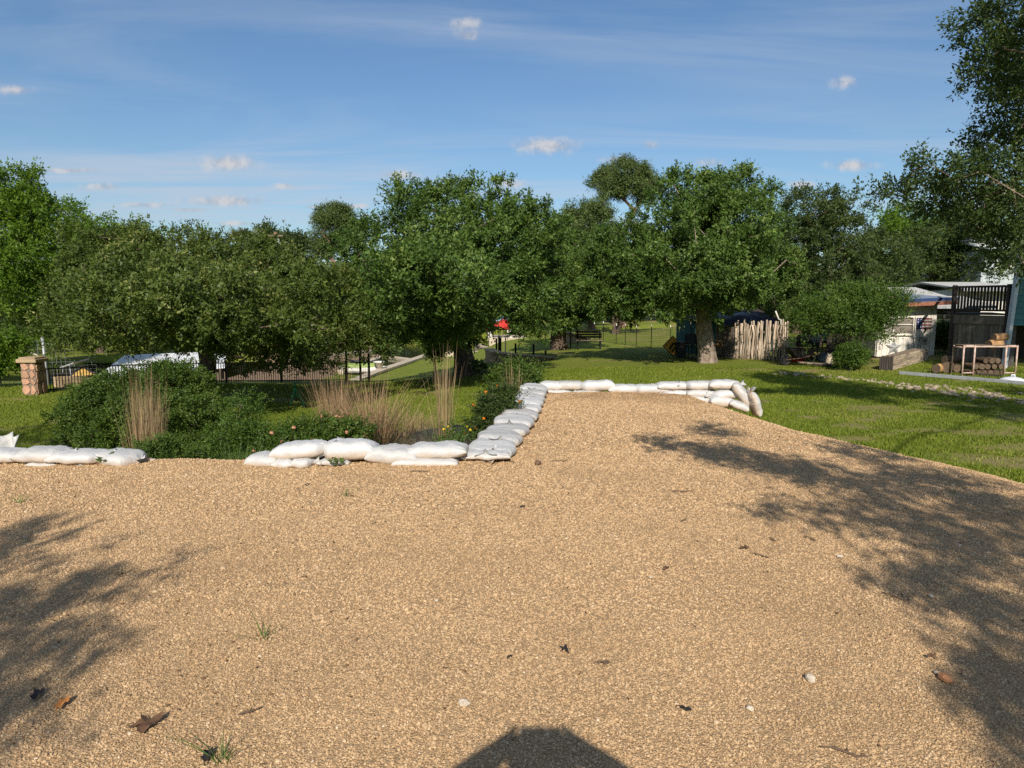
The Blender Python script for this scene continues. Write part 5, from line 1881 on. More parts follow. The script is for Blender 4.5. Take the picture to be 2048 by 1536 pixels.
def log_piece(p, d, r, L, root, name='log', ends=True, m=None):
    d = Vector(d).normalized()
    p = Vector(p)
    mb = MB()
    mb.tube([p - d * L / 2, p - d * L / 6, p + d * L / 6, p + d * L / 2], [r, r * 1.04, r * .98, r * .96], 12, cap=False)
    o = mb.build(name, m or LOGW, root, True)
    for s in (-1, 1):
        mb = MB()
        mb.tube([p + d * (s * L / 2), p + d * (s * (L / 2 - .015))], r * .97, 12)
        mb.build('cut_end', LOGEND_SHADED, o)
    return o


def lumber_stack():
    a, b = ground_at(1418, 26.2), ground_at(1462, 26.2)
    root = empty('lumber_stack', a, 'low stack of weathered boards right of the pale trunk', 'lumber')
    rng = random.Random(9)
    for k in range(5):
        for j in range(3):
            mb = MB()
            z = a.z + .12 + k * .055
            mb.beam((a.x + rng.uniform(-.12, .1), 26.0 + j * .17, z), (b.x + rng.uniform(-.2, .1), 26.02 + j * .17, z + rng.uniform(-.01, .01)), .14, .045)
            mb.build('board', WOOD, root)
    for xx in (a.x + .1, b.x - .15):
        mb = MB()
        mb.box((xx, 26.17, a.z + .045), (.1, .5, .09))
        mb.build('bearer', WOOD, root)
    top = a.z + .12 + 5 * .055
    k = 0
    for i, (px, py) in enumerate([(1432, 687), (1444, 688), (1457, 687), (1438, 681), (1449, 681), (1459, 681)]):
        p = at(px, py, 26.1)
        t = empty('split_log', (p.x, 26.1, top + .05), ['split yellow log on the boards, lower left', 'split yellow log on the boards, lower middle', 'split yellow log on the boards, lower right', 'split yellow log on top of the pile, left', 'split yellow log on top of the pile, middle', 'split yellow log on top of the pile, right'][i], 'log', 'split logs on the lumber stack')
        mb = MB()
        r = .085
        z = top + .075 + (.14 if i > 2 else 0)
        pr = [(p.x + r * 1.2 * math.cos(a_), 25.9, z + r * .8 * math.sin(a_)) for a_ in (0.2, 1.2, 2.4, 3.5, 4.9, 5.6)]
        mb.prism(pr, (0, .4, 0))
        mb.build('wood', LOGGOLD, t, bevel=.01)


lumber_stack()
# ---- low junk heap in the shade of the oak: short boards and tins
for i, (px, py, ln, an, m, lab) in enumerate([(1402, 704, .6, .3, WOOD, 'short weathered board on the ground left of the pale trunk'), (1392, 712, .5, -.2, WOOD, 'broken board lying in shade left of the pale trunk'), (1375, 710, .5, .6, DECKW, 'dark board lying in front of the tall dark chair')]):
    p = at(px, py, 25.2)
    g = gz(p.x, 25.2 - i * .3)
    mb = MB()
    mb.box((p.x, 25.2 - i * .3, g + .06), (ln, .14, .04), Matrix.Rotation(an, 3, 'Z') @ Matrix.Rotation(.1, 3, 'Y'))
    tag(mb.build('loose_board', m, bevel=.004), lab, 'board')

# ---- wheelbarrow
def wheelbarrow():
    p = ground_at(1602, 22.4)
    root = empty('wheelbarrow', p, 'black wheelbarrow parked right of the stick fence', 'wheelbarrow')
    x, y, z = p
    lo = [(x - .22, y - .2, z + .28), (x + .20, y - .2, z + .28), (x + .20, y + .2, z + .28), (x - .22, y + .2, z + .28)]
    hi = [(x - .46, y - .33, z + .56), (x + .36, y - .33, z + .53), (x + .36, y + .33, z + .53), (x - .46, y + .33, z + .56)]
    mb = MB()
    mb.add(lo + hi, [(3, 2, 1, 0), (0, 1, 5, 4), (1, 2, 6, 5), (2, 3, 7, 6), (3, 0, 4, 7)])
    o = mb.build('tray', BLACK, root)
    o.modifiers.new('solid', 'SOLIDIFY').thickness = .012
    mb = MB()
    for a_, b_ in ((0, 1), (1, 2), (2, 3), (3, 0)):
        mb.tube([hi[a_], hi[b_]], .014, 7)
    mb.build('rim', BLACK, root, True)
    mb = MB()
    w = Vector((x - .50, y, z + .19))
    for j in range(20):
        pass
    ring = [w + Vector((.15 * math.cos(t), 0, .15 * math.sin(t))) for t in np.linspace(0, 2 * math.pi, 21)]
    mb.tube(ring, .042, 8, cap=False)
    wh = mb.build('wheel', BLACK, root, True)
    mb = MB()
    mb.tube([w + Vector((0, -.03, 0)), w + Vector((0, .03, 0))], .11, 14)
    mb.build('rim', IRON, wh)
    for s in (-1, 1):
        mb = MB()
        mb.tube([w + Vector((0, s * .07, 0)), (x - .1, y + s * .17, z + .26), (x + .45, y + s * .26, z + .40), (x + .85, y + s * .28, z + .58)], .02, 7)
        mb.build('handle', STICK, root, True)
        mb = MB()
        mb.tube([(x + .22, y + s * .2, z + .32), (x + .26, y + s * .24, z), (x + .40, y + s * .24, z + .36)], .013, 6)
        mb.build('leg', BLACK, root, True)


wheelbarrow()
bin_box('storage_tote', 'flat bright red tote behind the wheelbarrow', 1588, 1607, 697, 706, 23.6, .4, REDP, 'box')


def grill():
    p = ground_at(1615, 24.2)
    root = empty('barbecue_grill', p, 'dark covered barbecue behind the wheelbarrow', 'grill')
    x, y, z = p
    for dx in (-.26, .26):
        for dy in (-.18, .18):
            mb = MB()
            mb.tube([(x + dx, y + dy, z), (x + dx, y + dy, z + .5)], .018, 6)
            mb.build('leg', IRON, root)
    mb = MB()
    mb.box((x, y, z + .58), (.68, .46, .20))
    mb.build('firebox', BLACK, root, bevel=.03)
    mb = MB()
    prof = [(x - .34, y + .23 * math.cos(t), z + .69 + .22 * math.sin(t)) for t in np.linspace(0, math.pi, 9)]
    mb.prism(prof, (.68, 0, 0))
    lid = mb.build('lid', mat('grill_lid', (.06, .062, .065), rough=.45), root, bevel=.01)
    mb = MB()
    mb.tube([(x - .2, y - .22, z + .78), (x - .2, y - .28, z + .78), (x + .2, y - .28, z + .78), (x + .2, y - .22, z + .78)], .012, 6)
    mb.build('handle', GALV, lid)
    mb = MB()
    mb.box((x, y, z + .22), (.62, .42, .02))
    mb.build('shelf', IRON, root)


grill()


def wire_crate():
    a, b = at(1624, 684, 23.9), at(1646, 668, 23.9)
    g = gz(a.x, 23.9)
    root = empty('wire_crate', (a.x, 23.9, g), 'wire mesh crate standing right of the barbecue', 'crate')
    w = b.x - a.x
    mb = MB()
    for i in range(9):
        x = a.x + w * i / 8
        mb.tube([(x, 23.9, a.z), (x, 23.9, b.z)], .006, 4)
        mb.tube([(x, 24.25, a.z), (x, 24.25, b.z)], .006, 4)
    for z in np.linspace(a.z, b.z, 5):
        mb.tube([(a.x, 23.9, z), (b.x, 23.9, z), (b.x, 24.25, z), (a.x, 24.25, z), (a.x, 23.9, z)], .006, 4)
    mb.build('mesh', GALV, root)
    for dx in (0, w):
        for dy in (0, .35):
            mb = MB()
            mb.tube([(a.x + dx, 23.9 + dy, g), (a.x + dx, 23.9 + dy, a.z)], .02, 6)
            mb.build('leg', IRON, root)


wire_crate()


def bucket(px, Y, r, h, m, label):
    p = ground_at(px, Y)
    root = empty('bucket', p, label, 'bucket')
    mb = MB()
    mb.lathe(p, [(r * .78, 0), (r, h), (r * .94, h), (r * .74, .02)], 20)
    mb.build('pail', m, root, True)
    mb = MB()
    mb.tube([p + Vector((r * math.cos(t), 0, h - .02 - .25 * r * math.sin(t))) for t in np.linspace(0, math.pi, 9)], .006, 5)
    mb.build('handle', GALV, root)


bucket(1646, 22.9, .17, .34, mat('grey_blue_pail', (.16, .21, .26), (.12, .15, .19), rough=.5), 'grey-blue bucket right of the wheelbarrow')
bucket(1672, 22.6, .12, .2, REDP, 'small red pail beside the feathery tree')


def planks():
    rng = random.Random(3)
    for i, (px, py, ln, an, lab) in enumerate([(1625, 712, .9, -.12, 'long plank lying behind the wheelbarrow'), (1640, 716, .8, -.2, 'pale plank lying right of the wheelbarrow'), (1650, 719, .7, -.05, 'dark plank lying nearest the dry creek')]):
        p = at(px, py, 22.0 - i * .15)
        g = gz(p.x, p.y)
        mb = MB()
        mb.box((p.x, p.y, g + .07 + .02 * (2 - i)), (ln, .16, .045), Matrix.Rotation(an, 3, 'Z') @ Matrix.Rotation(.06, 3, 'Y'))
        tag(mb.build('plank', [WOOD, WOOD_GREY, DECKW][i], bevel=.004), lab, 'plank')


planks()


def stone_owl():
    p = ground_at(1660, 22.0)
    root = empty('stone_ornament', p, 'pale carved garden ornament with two ears near the red pail', 'ornament')
    mb = MB()
    mb.lathe(p, [(.10, 0), (.12, .08), (.11, .2), (.09, .26), (.10, .31), (.07, .38), (.02, .40)], 14)
    b = mb.build('body', CONC, root, True)
    for s in (-1, 1):
        mb = MB()
        mb.tube([p + Vector((s * .05, 0, .36)), p + Vector((s * .075, 0, .44))], [.03, .004], 6)
        mb.build('ear', CONC, b)


stone_owl()
a, b = ground_at(1652, 24.6), ground_at(1740, 24.6)
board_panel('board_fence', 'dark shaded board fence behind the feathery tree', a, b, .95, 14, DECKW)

# ---- white shed
def white_shed():
    Y = 23.6
    a, b = at(1752, 716, Y), at(1867, 716, Y)
    z0 = gz(b.x, Y) - .05
    ze = at(1830, 607, Y).z
    root = empty('white_shed', (a.x, Y, z0), 'white plank shed with blue-edged roof on the right', 'shed')
    n = 11
    w = (b.x - a.x) / n
    wl, wr = at(1788, 640, Y).x, at(1826, 640, Y).x
    wt, wb = at(1800, 635, Y).z, at(1800, 667, Y).z
    for i in range(n):
        x0, x1 = a.x + w * i + .004, a.x + w * (i + 1) - .004
        if x1 > wl and x0 < wr:
            spans = [(z0, wb), (wt, ze)]
        else:
            spans = [(z0, ze)]
        for s0, s1 in spans:
            mb = MB()
            mb.box(((x0 + x1) / 2, Y, (s0 + s1) / 2), (x1 - x0, .03, s1 - s0))
            mb.build('wall_plank', WHITEP, root)
    mb = MB()
    mb.box(((a.x + b.x) / 2, Y + .04, (z0 + ze) / 2), (b.x - a.x, .03, ze - z0))
    mb.build('wall_backing', mat('shed_inner', (.3, .28, .24), rough=.9), root)
    for xx in (a.x, b.x):
        mb = MB()
        mb.box((xx, Y + 1.6, (z0 + ze) / 2), (.04, 3.1, ze - z0 - .01))
        mb.build('side_wall', WHITEP, root)
    # window
    mb = MB()
    for (x0, x1, s0, s1) in ((wl, wr, wb - .04, wb), (wl, wr, wt, wt + .04), (wl - .03, wl, wb - .04, wt + .04), (wr, wr + .03, wb - .04, wt + .04), (wl, wr, (wb + wt) / 2 + .02, (wb + wt) / 2 + .05)):
        mb.box(((x0 + x1) / 2, Y - .022, (s0 + s1) / 2), (x1 - x0, .03, s1 - s0))
    fr = mb.build('window', WHITEP, root)
    mb = MB()
    mb.box(((wl + wr) / 2, Y + .012, (wb + wt) / 2), (wr - wl, .006, wt - wb))
    mb.build('pane', SCREEN, fr)
    mb = MB()
    mb.box(((wl + wr) / 2, Y - .05, wb - .05), (wr - wl + .1, .08, .03))
    mb.build('sill', WHITEP, fr)
    # roof: slab reaching to the right over the passage
    l, r_ = at(1735, 600, Y - .5), at(1917, 600, Y - .5)
    mb = MB()
    mb.prism([(l.x, Y - .5, ze + .02), (r_.x, Y - .5, ze + .14), (r_.x, Y + 3.4, ze + .36), (l.x, Y + 3.4, ze + .24)], (0, 0, .05))
    rf = mb.build('roof', mat('blue_grey_roof', (.22, .27, .33), (.18, .22, .28), scale=3, rough=.5), root)
    mb = MB()
    mb.beam((l.x, Y - .53, ze + .045), (r_.x, Y - .53, ze + .165), .04, .11)
    mb.build('blue_edge', BLUEM, rf)
    mb = MB()
    mb.beam((l.x + .2, Y - .50, ze - .08), (r_.x, Y - .50, ze + .04), .05, .13)
    mb.build('fascia', REDFASCIA, rf)
    # things hung on the wall
    fx, fz = at(1833, 636, Y).x, at(1833, 636, Y).z
    t = empty('flag_board', (fx, Y - .03, fz), 'flag board with dark blue star field and dim stripes on the white shed', 'flag')
    hgt, wid = .37, .52
    for i in range(7):
        mb = MB()
        h = hgt / 7
        mb.box((fx + wid / 2 + .0, Y - .03, fz - h * (i + .5)), (wid, .012, h * .98))
        mb.build('stripe', mat('stripe_a', (.20, .045, .05), rough=.8) if i % 2 == 0 else mat('stripe_b', (.45, .42, .38), rough=.8), t)
    mb = MB()
    mb.box((fx + .09, Y - .040, fz - hgt * .5), (.2, .010, hgt * 1.02))
    cn = mb.build('star_field', mat('flag_blue', (.02, .03, .12), rough=.8), t)
    for i in range(8):
        cx, cz = fx + .04 + .10 * (i % 2), fz - .05 - .085 * (i // 2)
        mb = MB()
        mb.prism([(cx + (.028 if j % 2 == 0 else .011) * math.sin(j * math.pi / 5), Y - .048, cz + (.028 if j % 2 == 0 else .011) * math.cos(j * math.pi / 5)) for j in range(10)], (0, .004, 0))
        mb.build('star', WHITEP, cn)
    def barn_star(px, py, r, label):
        c_ = at(px, py, Y - .06)
        s = empty('metal_star', c_, label, 'star')
        mb = MB()
        vs = [c_ + Vector((0, -.07 * r / .3, 0))]
        for j in range(10):
            q = r if j % 2 == 0 else r * .42
            vs.append(c_ + Vector((q * math.sin(j * math.pi / 5), 0.02, q * math.cos(j * math.pi / 5))))
        mb.add(vs, [(0, 1 + j, 1 + (j + 1) % 10) for j in range(10)])
        o = mb.build('face', GALV, s)
        o.modifiers.new('solid', 'SOLIDIFY').thickness = .01
        mb = MB()
        mb.tube([c_ + Vector((0, .04, 0)), c_ + Vector((0, .01, 0))], r * .2, 10)
        mb.build('mount', GALV, s)
    barn_star(1788, 695, .29, 'large folded metal star on the white shed')
    barn_star(1813, 709, .13, 'small metal star low on the white shed')
    # hose on a rail
    h0, h1 = at(1826, 675, Y - .06), at(1842, 674, Y - .06)
    t = empty('garden_hose', h0, 'looped hose hanging from a short rail on the shed', 'hose')
    mb = MB()
    mb.tube([h0, h1], .012, 6)
    mb.build('rail', GALV, t)
    mb = MB()
    mb.tube([h0 + Vector((.04, 0, 0)), h0 + Vector((.05, -.01, -.3)), h0 + Vector((.03, 0, -.62))], .011, 6)
    mb.tube([h1 + Vector((-.03, 0, 0)), h1 + Vector((-.10, -.01, -.35)), h1 + Vector((-.2, 0, -.62)), h1 + Vector((-.28, 0, -.66))], .011, 6)
    mb.tube([h1 + Vector((.02, 0, 0)), h1 + Vector((-.01, -.01, -.3)), h1 + Vector((.03, 0, -.64))], .011, 6)
    mb.build('hose', mat('hose_grey', (.16, .15, .14), rough=.6), t, True)
    # small plaque with a dog silhouette
    c_ = at(1849, 682, Y - .03)
    t = empty('wall_plaque', c_, 'small square plaque with a dark dog shape on the shed', 'plaque')
    mb = MB()
    mb.box(c_, (.17, .014, .26))
    mb.build('plate', mat('plaque', (.34, .30, .25), rough=.8), t, bevel=.003)
    mb = MB()
    q = [(-.05, .02), (-.03, .03), (.03, .03), (.045, .055), (.065, .045), (.05, .02), (.04, -.05), (.03, -.05), (.025, -.01), (-.025, -.01), (-.03, -.05), (-.04, -.05)]
    mb.prism([c_ + Vector((u, -.010, v)) for u, v in q], (0, .004, 0))
    mb.build('dog_shape', BLACK, t)
    c_ = at(1848, 661, Y - .05)
    t = empty('wall_hook', c_, 'dark curved hook below the flag on the shed', 'hook')
    mb = MB()
    mb.tube([c_ + Vector((.05, 0, .08)), c_ + Vector((.04, -.04, 0)), c_ + Vector((-.02, -.06, -.07)), c_ + Vector((-.07, -.05, -.04))], [.03, .025, .018, .006], 8)
    mb.build('hook', IRON, t, True)
    mb = MB()
    mb.box(c_ + Vector((.05, .02, .08)), (.05, .03, .06))
    mb.build('mount', IRON, t)


white_shed()

# ---- stone-faced trough
def veneer_trough():
    Y0 = 20.4
    a, b, c_ = at(1757, 742, Y0), at(1785, 742, Y0 - .1), at(1852, 732, 22.2)
    g = gz(b.x, Y0)
    h = .40
    root = empty('stone_trough', (b.x, b.y, g), 'long trough faced with narrow stacked stone strips', 'trough')
    A = Vector((a.x, a.y, g))
    B = Vector((b.x, b.y, g))
    C = Vector((c_.x, c_.y, gz(c_.x, c_.y)))
    core = MB()
    D = A + (C - B)
    s = lambda P, q: P + (((A + C) / 2 - P) * q)
    core.add([s(A, .03), s(B, .03), s(C, .03), s(D, .03)] + [s(P, .03) + Vector((0, 0, h * .97)) for P in (A, B, C, D)], [(3, 2, 1, 0), (4, 5, 6, 7), (0, 1, 5, 4), (1, 2, 6, 5), (2, 3, 7, 6), (3, 0, 4, 7)])
    core.build('core', MORTAR, root)
    rng = random.Random(8)
    rows = 6
    d = (C - B)
    nrm = Vector((d.y, -d.x, 0)).normalized()
    for r_ in range(rows):
        t = 0
        while t < .995:
            w = rng.uniform(.10, .22)
            t1 = min(1, t + w)
            p0, p1 = B + d * (t + .003), B + d * (t1 - .003)
            z0, z1 = h * r_ / rows + .004, h * (r_ + 1) / rows - .004
            mb = MB()
            th = rng.uniform(.02, .045)
            mb.prism([p0 + Vector((0, 0, z0)), p1 + Vector((0, 0, z0)), p1 + Vector((0, 0, z1)), p0 + Vector((0, 0, z1))], nrm * th)
            mb.build('strip', VENEER, root)
            t = t1
    # dark toothed near end
    e = B - A
    nr = Vector((e.y, -e.x, 0)).normalized()
    for i in range(6):
        mb = MB()
        p0, p1 = A + e * ((i + .08) / 6), A + e * ((i + .92) / 6)
        mb.prism([p0, p1, p1 + Vector((0, 0, h + (.03 if i % 2 else 0))), p0 + Vector((0, 0, h + (.03 if i % 2 else 0)))], nr * .03)
        mb.build('end_board', DECKW, root)


VENEER = mat('ledge_stone', (0.42, 0.33, 0.23), (0.27, 0.22, 0.17), scale=4, rough=.9, bump=.4, bscale=20, per_obj=.3)
veneer_trough()

# ---- passage behind: roofs, fence, lanterns
def house(name, label, px0, px1, pye, pyr, Y, depth, roofm, wallm, zb=None):
    a, b = at(px0, pye, Y), at(px1, pye, Y)
    zr = at(px0, pyr, Y + depth * .5).z
    g = gz((a.x + b.x) / 2, Y) if zb is None else zb
    root = empty(name, (a.x, Y, g), label, 'house')
    mb = MB()
    mb.box(((a.x + b.x) / 2, Y + .3 + depth / 2, (g + a.z) / 2), (b.x - a.x - .3, depth - .6, a.z - g))
    mb.build('wall', wallm, root)
    yr = Y + depth * .5
    for s in (0, 1):
        mb = MB()
        e = Y if s == 0 else Y + depth
        mb.prism([(a.x, e, a.z), (b.x, e, a.z), (b.x, yr, zr), (a.x, yr, zr)], (0, 0, .08))
        rf = mb.build('roof', roofm, root)
        if s == 0:
            mb = MB()
            mb.beam((a.x, Y - .05, a.z), (b.x, Y - .05, a.z), .1, .12)
            mb.build('gutter', GALV, rf)
    mb = MB()
    w = (b.x - a.x)
    mb.box((a.x + w * .3, Y + .58, a.z - .7), (.9, .05, .8))
    wn = mb.build('window', WHITEP, root)
    mb = MB()
    mb.box((a.x + w * .3, Y + .545, a.z - .7), (.75, .03, .65))
    mb.build('pane', GLASS, wn)
    return root


house('neighbour_house', 'pale shingled roof of the house behind the white shed', 1740, 1925, 604, 578, 29.5, 7, SHINGLE, TEAL)
house('neighbour_house', 'lower pale roof with grey gutter seen past the shed', 1862, 1990, 614, 596, 27.0, 4, SHINGLE, WOOD)
house('neighbour_house', 'white roof glimpsed among dark trees above the shed', 1740, 1850, 566, 538, 46, 8, WHITEROOF, WHITEP)
house('neighbour_house', 'pale flat roof seen just above the deck railing', 1925, 2060, 580, 567, 33, 7, SHINGLE, WHITEP)
house('neighbour_house', 'white-roofed house high behind the elm leaves', 1975, 2140, 500, 480, 40, 7, WHITEROOF, mat('pale_blue_wall', (.45, .5, .52), rough=.8), zb=-.3)
house('neighbour_house', 'small white house far beyond the sunny lawn', 1308, 1362, 640, 622, 82, 6, mat('grey_roof', (.3, .3, .3), rough=.8), WHITEP)
a, b = ground_at(1862, 25.6), ground_at(1915, 25.2)
board_panel('board_fence', 'brown board fence at the back of the passage by the deck', a, b, 1.0, 12, WOOD)
for i, (px, py, Y, lab) in enumerate([(1890, 633, 23.4, 'small white lantern hanging highest in the passage'), (1907, 651, 22.6, 'small white lantern beside the deck skirting'), (1864, 662, 23.3, 'small white lantern at the corner of the white shed')]):
    c_ = at(px, py, Y)
    t = empty('hanging_lantern', c_, lab, 'lantern', 'white lanterns in the passage')
    mb = MB()
    mb.lathe(c_ + Vector((0, 0, -.06)), [(.03, 0), (.045, .02), (.045, .10), (.02, .13)], 12)
    mb.build('body', WHITEP, t, True)
    mb = MB()
    mb.tube([c_ + Vector((0, 0, .06)), c_ + Vector((.01, 0, .6))], .004, 4)
    mb.build('cord', IRON, t)

# ---- deck and teal house on the right edge
def deck():
    A, B = at(1906, 630, 21.6), at(2016, 640, 20.0)
    g = min(gz(A.x, 21), gz(B.x, 20)) - .05
    zf = A.z + .02
    root = empty('wooden_deck', (A.x, A.y, g), 'raised wooden deck with dark baluster railing at right edge', 'deck')
    a, b = Vector((A.x, 21.6, 0)), Vector((B.x, 20.0, 0))
    d = b - a
    back = Vector((1.2, 2.4, 0))
    mb = MB()
    mb.prism([a + Vector((0, 0, zf)), b + Vector((0, 0, zf)), b + back + Vector((0, 0, zf)), a + back + Vector((0, 0, zf))], (0, 0, .05))
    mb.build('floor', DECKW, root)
    mb = MB()
    mb.beam(a + Vector((0, -.02, zf - .14)), b + Vector((0, -.02, zf - .14)), .05, .26)
    mb.build('beam', WOOD_GREY, root)
    n = 26
    for i in range(n):
        p0, p1 = a + d * ((i + .06) / n), a + d * ((i + .9) / n)
        mb = MB()
        mb.prism([p0 + Vector((0, .04, g)), p1 + Vector((0, .04, g)), p1 + Vector((0, .04, zf - .1)), p0 + Vector((0, .04, zf - .1))], (0, .02, 0))
        mb.build('skirting_board', WOOD_GREY, root)
    mb = MB()
    mb.prism([a + Vector((0, .07, g)), b + Vector((0, .07, g)), b + Vector((0, .07, zf - .1)), a + Vector((0, .07, zf - .1))], (0, .01, 0))
    mb.build('skirting_back', DECKW, root)
    zt = at(1918, 574, 21.5).z
    mb = MB()
    mb.beam(a + Vector((0, 0, zt)), b + Vector((0, 0, zt)), .10, .06)
    rl = mb.build('top_rail', DECKW, root)
    mb = MB()
    mb.beam(a + Vector((0, 0, zf + .14)), b + Vector((0, 0, zf + .14)), .05, .06)
    mb.build('bottom_rail', DECKW, root)
    for i in range(17):
        p = a + d * ((i + .5) / 17)
        mb = MB()
        mb.beam(p + Vector((0, 0, zf + .16)), p + Vector((0, 0, zt)), .052, .035)
        mb.build('baluster', DECKW, root)
    for f in (0, .985):
        p = a + d * f
        mb = MB()
        mb.beam(p + Vector((0, 0, g)), p + Vector((0, 0, zt + .06)), .10, .10)
        mb.build('post', DECKW, root)
    mb = MB()
    mb.beam(a + Vector((0, 0, zt)), a + back + Vector((0, 0, zt)), .08, .05)
    mb.build('side_rail', DECKW, root)
    return zf, g


ZF, GD = deck()


def teal_house():
    p = at(2014, 640, 19.7)
    x0, Y = p.x, 19.7
    root = empty('teal_house', (x0, Y, GD), 'teal lap-sided house corner raised above ground at right edge', 'house')
    zb = at(2030, 651, Y).z
    zt = at(2030, 480, Y).z
    n = 14
    for i in range(n):
        z0, z1 = zb + (zt - zb) * i / n, zb + (zt - zb) * (i + 1) / n
        mb = MB()
        mb.prism([(x0 + .12, Y - .02, z0), (x0 + .12, Y, z0), (x0 + .12, Y + .012, z1 + .01), (x0 + .12, Y + .002, z1 + .01)], (4.0, 0, 0))
        mb.build('siding', TEAL, root)
    mb = MB()
    mb.prism([(x0 + .15, Y + .06, zb + .01), (x0 + 4.1, Y + .06, zb + .01), (x0 + 7.4, Y + 4.4, zb + .01), (x0 + 3.5, Y + 4.4, zb + .01)], (0, 0, zt - zb - .02))
    mb.build('wall', TEAL, root)
    mb = MB()
    mb.beam((x0 - .03, Y - .08, GD), (x0 + .18, Y - .08, zt + .1), .13, .10)
    mb.build('corner_post', mat('grey_white_trim', (.50, .53, .55), (.42, .45, .48), rough=.6), root)
    mb = MB()
    mb.prism([(x0 + .1, Y - .5, zt - .05), (x0 + 4.6, Y - .5, zt - .05), (x0 + 6.4, Y + 2.2, zt + .7), (x0 + 1.9, Y + 2.2, zt + .7)], (0, 0, .08))
    mb.build('roof', SHINGLE, root)
    for dx in (.35, 2.2, 3.8):
        mb = MB()
        mb.box((x0 + dx, Y + .4, (GD + zb) / 2), (.28, .28, zb - GD))
        mb.build('pier', mat('dark_pier', (.10, .09, .08), rough=.9, bump=.3), root)
    mb = MB()
    mb.box((x0 + 3.6, Y + 2.2, (GD + zb) / 2), (3.6, .1, zb - GD))
    mb.build('crawl_wall', DECKW, root)
    mb = MB()
    mb.box((x0 + 2.2, Y - .03, zb + 1.5), (1.0, .05, 1.1))
    w = mb.build('window', WHITEP, root)
    mb = MB()
    mb.box((x0 + 2.2, Y - .06, zb + 1.5), (.84, .02, .94))
    mb.build('pane', GLASS, w)


teal_house()

# ---- log rack and firewood
def log_rack():
    Y = 18.6
    l, r_ = at(1925, 735, Y), at(2010, 730, Y)
    g = gz(l.x, Y)
    z1 = at(1930, 695, Y).z
    root = empty('pipe_rack', (l.x, Y, g), 'pinkish metal pipe rack holding firewood under the deck', 'rack')
    for (xa, dep, nm) in ((l.x, .45, 'end_frame'), (r_.x, .45, 'end_frame')):
        mb = MB()
        w = .30
        for xx in (xa, xa + w):
            mb.tube([(xx, Y, g), (xx, Y, z1 + .06)], .022, 8)
        mb.tube([(xa + .02, Y, z1 - .02), (xa + .06, Y, z1 + .05), (xa + w - .06, Y, z1 + .05), (xa + w - .02, Y, z1 - .02)], .018, 8)
        mb.tube([(xa, Y, g + .10), (xa + w, Y, g + .10)], .018, 8)
        mb.tube([(xa, Y, z1), (xa, Y + dep, z1), (xa, Y + dep, g)], .02, 8)
        mb.build(nm, PIPE, root, True)
    for dy in (0, .45):
        mb = MB()
        mb.tube([(l.x, Y + dy, z1 + .02), (r_.x + .3, Y + dy, z1 + .02)], .02, 8)
        mb.build('rail', PIPE, root, True)
    for j in range(4):
        mb = MB()
        mb.beam((l.x + .02, Y + .04 + j * .12, z1 + .05), (r_.x + .28, Y + .04 + j * .12, z1 + .05), .10, .025)
        mb.build('slat', WOOD, root)
    # logs stacked under the rack, one thing each
    k = 0
    rng = random.Random(2)
    spots = []
    for row, (z, xs_) in enumerate(((.10, (1940, 1952, 1964, 1976, 1988, 2000)), (.27, (1946, 1958, 1970, 1982, 1994)), (.43, (1964, 1976, 1988)))):
        for j, px in enumerate(xs_):
            spots.append((px, z, row, j))
    rown = ['bottom', 'second', 'top']
    nth = ['first', 'second', 'third', 'fourth', 'fifth', 'sixth']
    for px, z, row, j in spots:
        x = at(px, 720, Y + .2).x
        t = empty('firewood_log', (x, Y + .25, g + z), 'round log end under the rack, %s row, %s from the left' % (rown[row], nth[j]), 'log', 'logs stacked under the pipe rack')
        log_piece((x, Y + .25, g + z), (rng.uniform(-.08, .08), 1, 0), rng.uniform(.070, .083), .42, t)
    for i, (px, py, ax, lab) in enumerate([(1990, 688, .5, 'thick bark chunk lying on the pipe rack, lower one'), (2000, 674, .2, 'thick bark chunk on top of the other above the rack')]):
        p = at(px, py, Y + .2)
        t = empty('bark_chunk', p, lab, 'log', 'bark chunks on the rack')
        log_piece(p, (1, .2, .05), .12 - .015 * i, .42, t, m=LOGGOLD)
    for i, (px, rr, L, ang, lab) in enumerate([(1885, .13, .5, .5, 'split orange log on the ground left of the rack'), (1899, .16, .55, .9, 'dark thick log left of the rack, middle'), (1912, .12, .5, 1.3, 'upright-ended log touching the rack'), (1905, .11, .5, .2, 'log lying across the other two left of the rack')]):
        p = ground_at(px, 19.4)
        z = p.z + rr if i < 3 else p.z + .36
        t = empty('firewood_log', (p.x, 19.4, z), lab, 'log', 'loose logs beside the rack')
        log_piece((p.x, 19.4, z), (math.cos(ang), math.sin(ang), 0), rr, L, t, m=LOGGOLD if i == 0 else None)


log_rack()


def strip(name, label, pts, w, h, m, cat):
    mb = MB()
    ws = []
    for px, py in pts:
        p = on(px, py, -.3)
        ws.append(Vector((p.x, p.y, gz(p.x, p.y) + h / 2)))
    for p, q in zip(ws[:-1], ws[1:]):
        mb.beam(p, q, w, h)
    return tag(mb.build(name, m, bevel=.006), label, cat)


strip('edging_board', 'long grey edging board lying along the lawn before the deck', [(1800, 738), (1930, 748), (2060, 759)], .12, .09, GALV, 'edging')
strip('white_pole', 'short white pole lying on the grass left of the rack', [(1872, 736), (1922, 739)], .08, .08, WHITEP, 'pole')
strip('dark_pole', 'dark grey pole lying in line with the white pole', [(1925, 741), (2005, 747)], .07, .06, DECKW, 'pole')


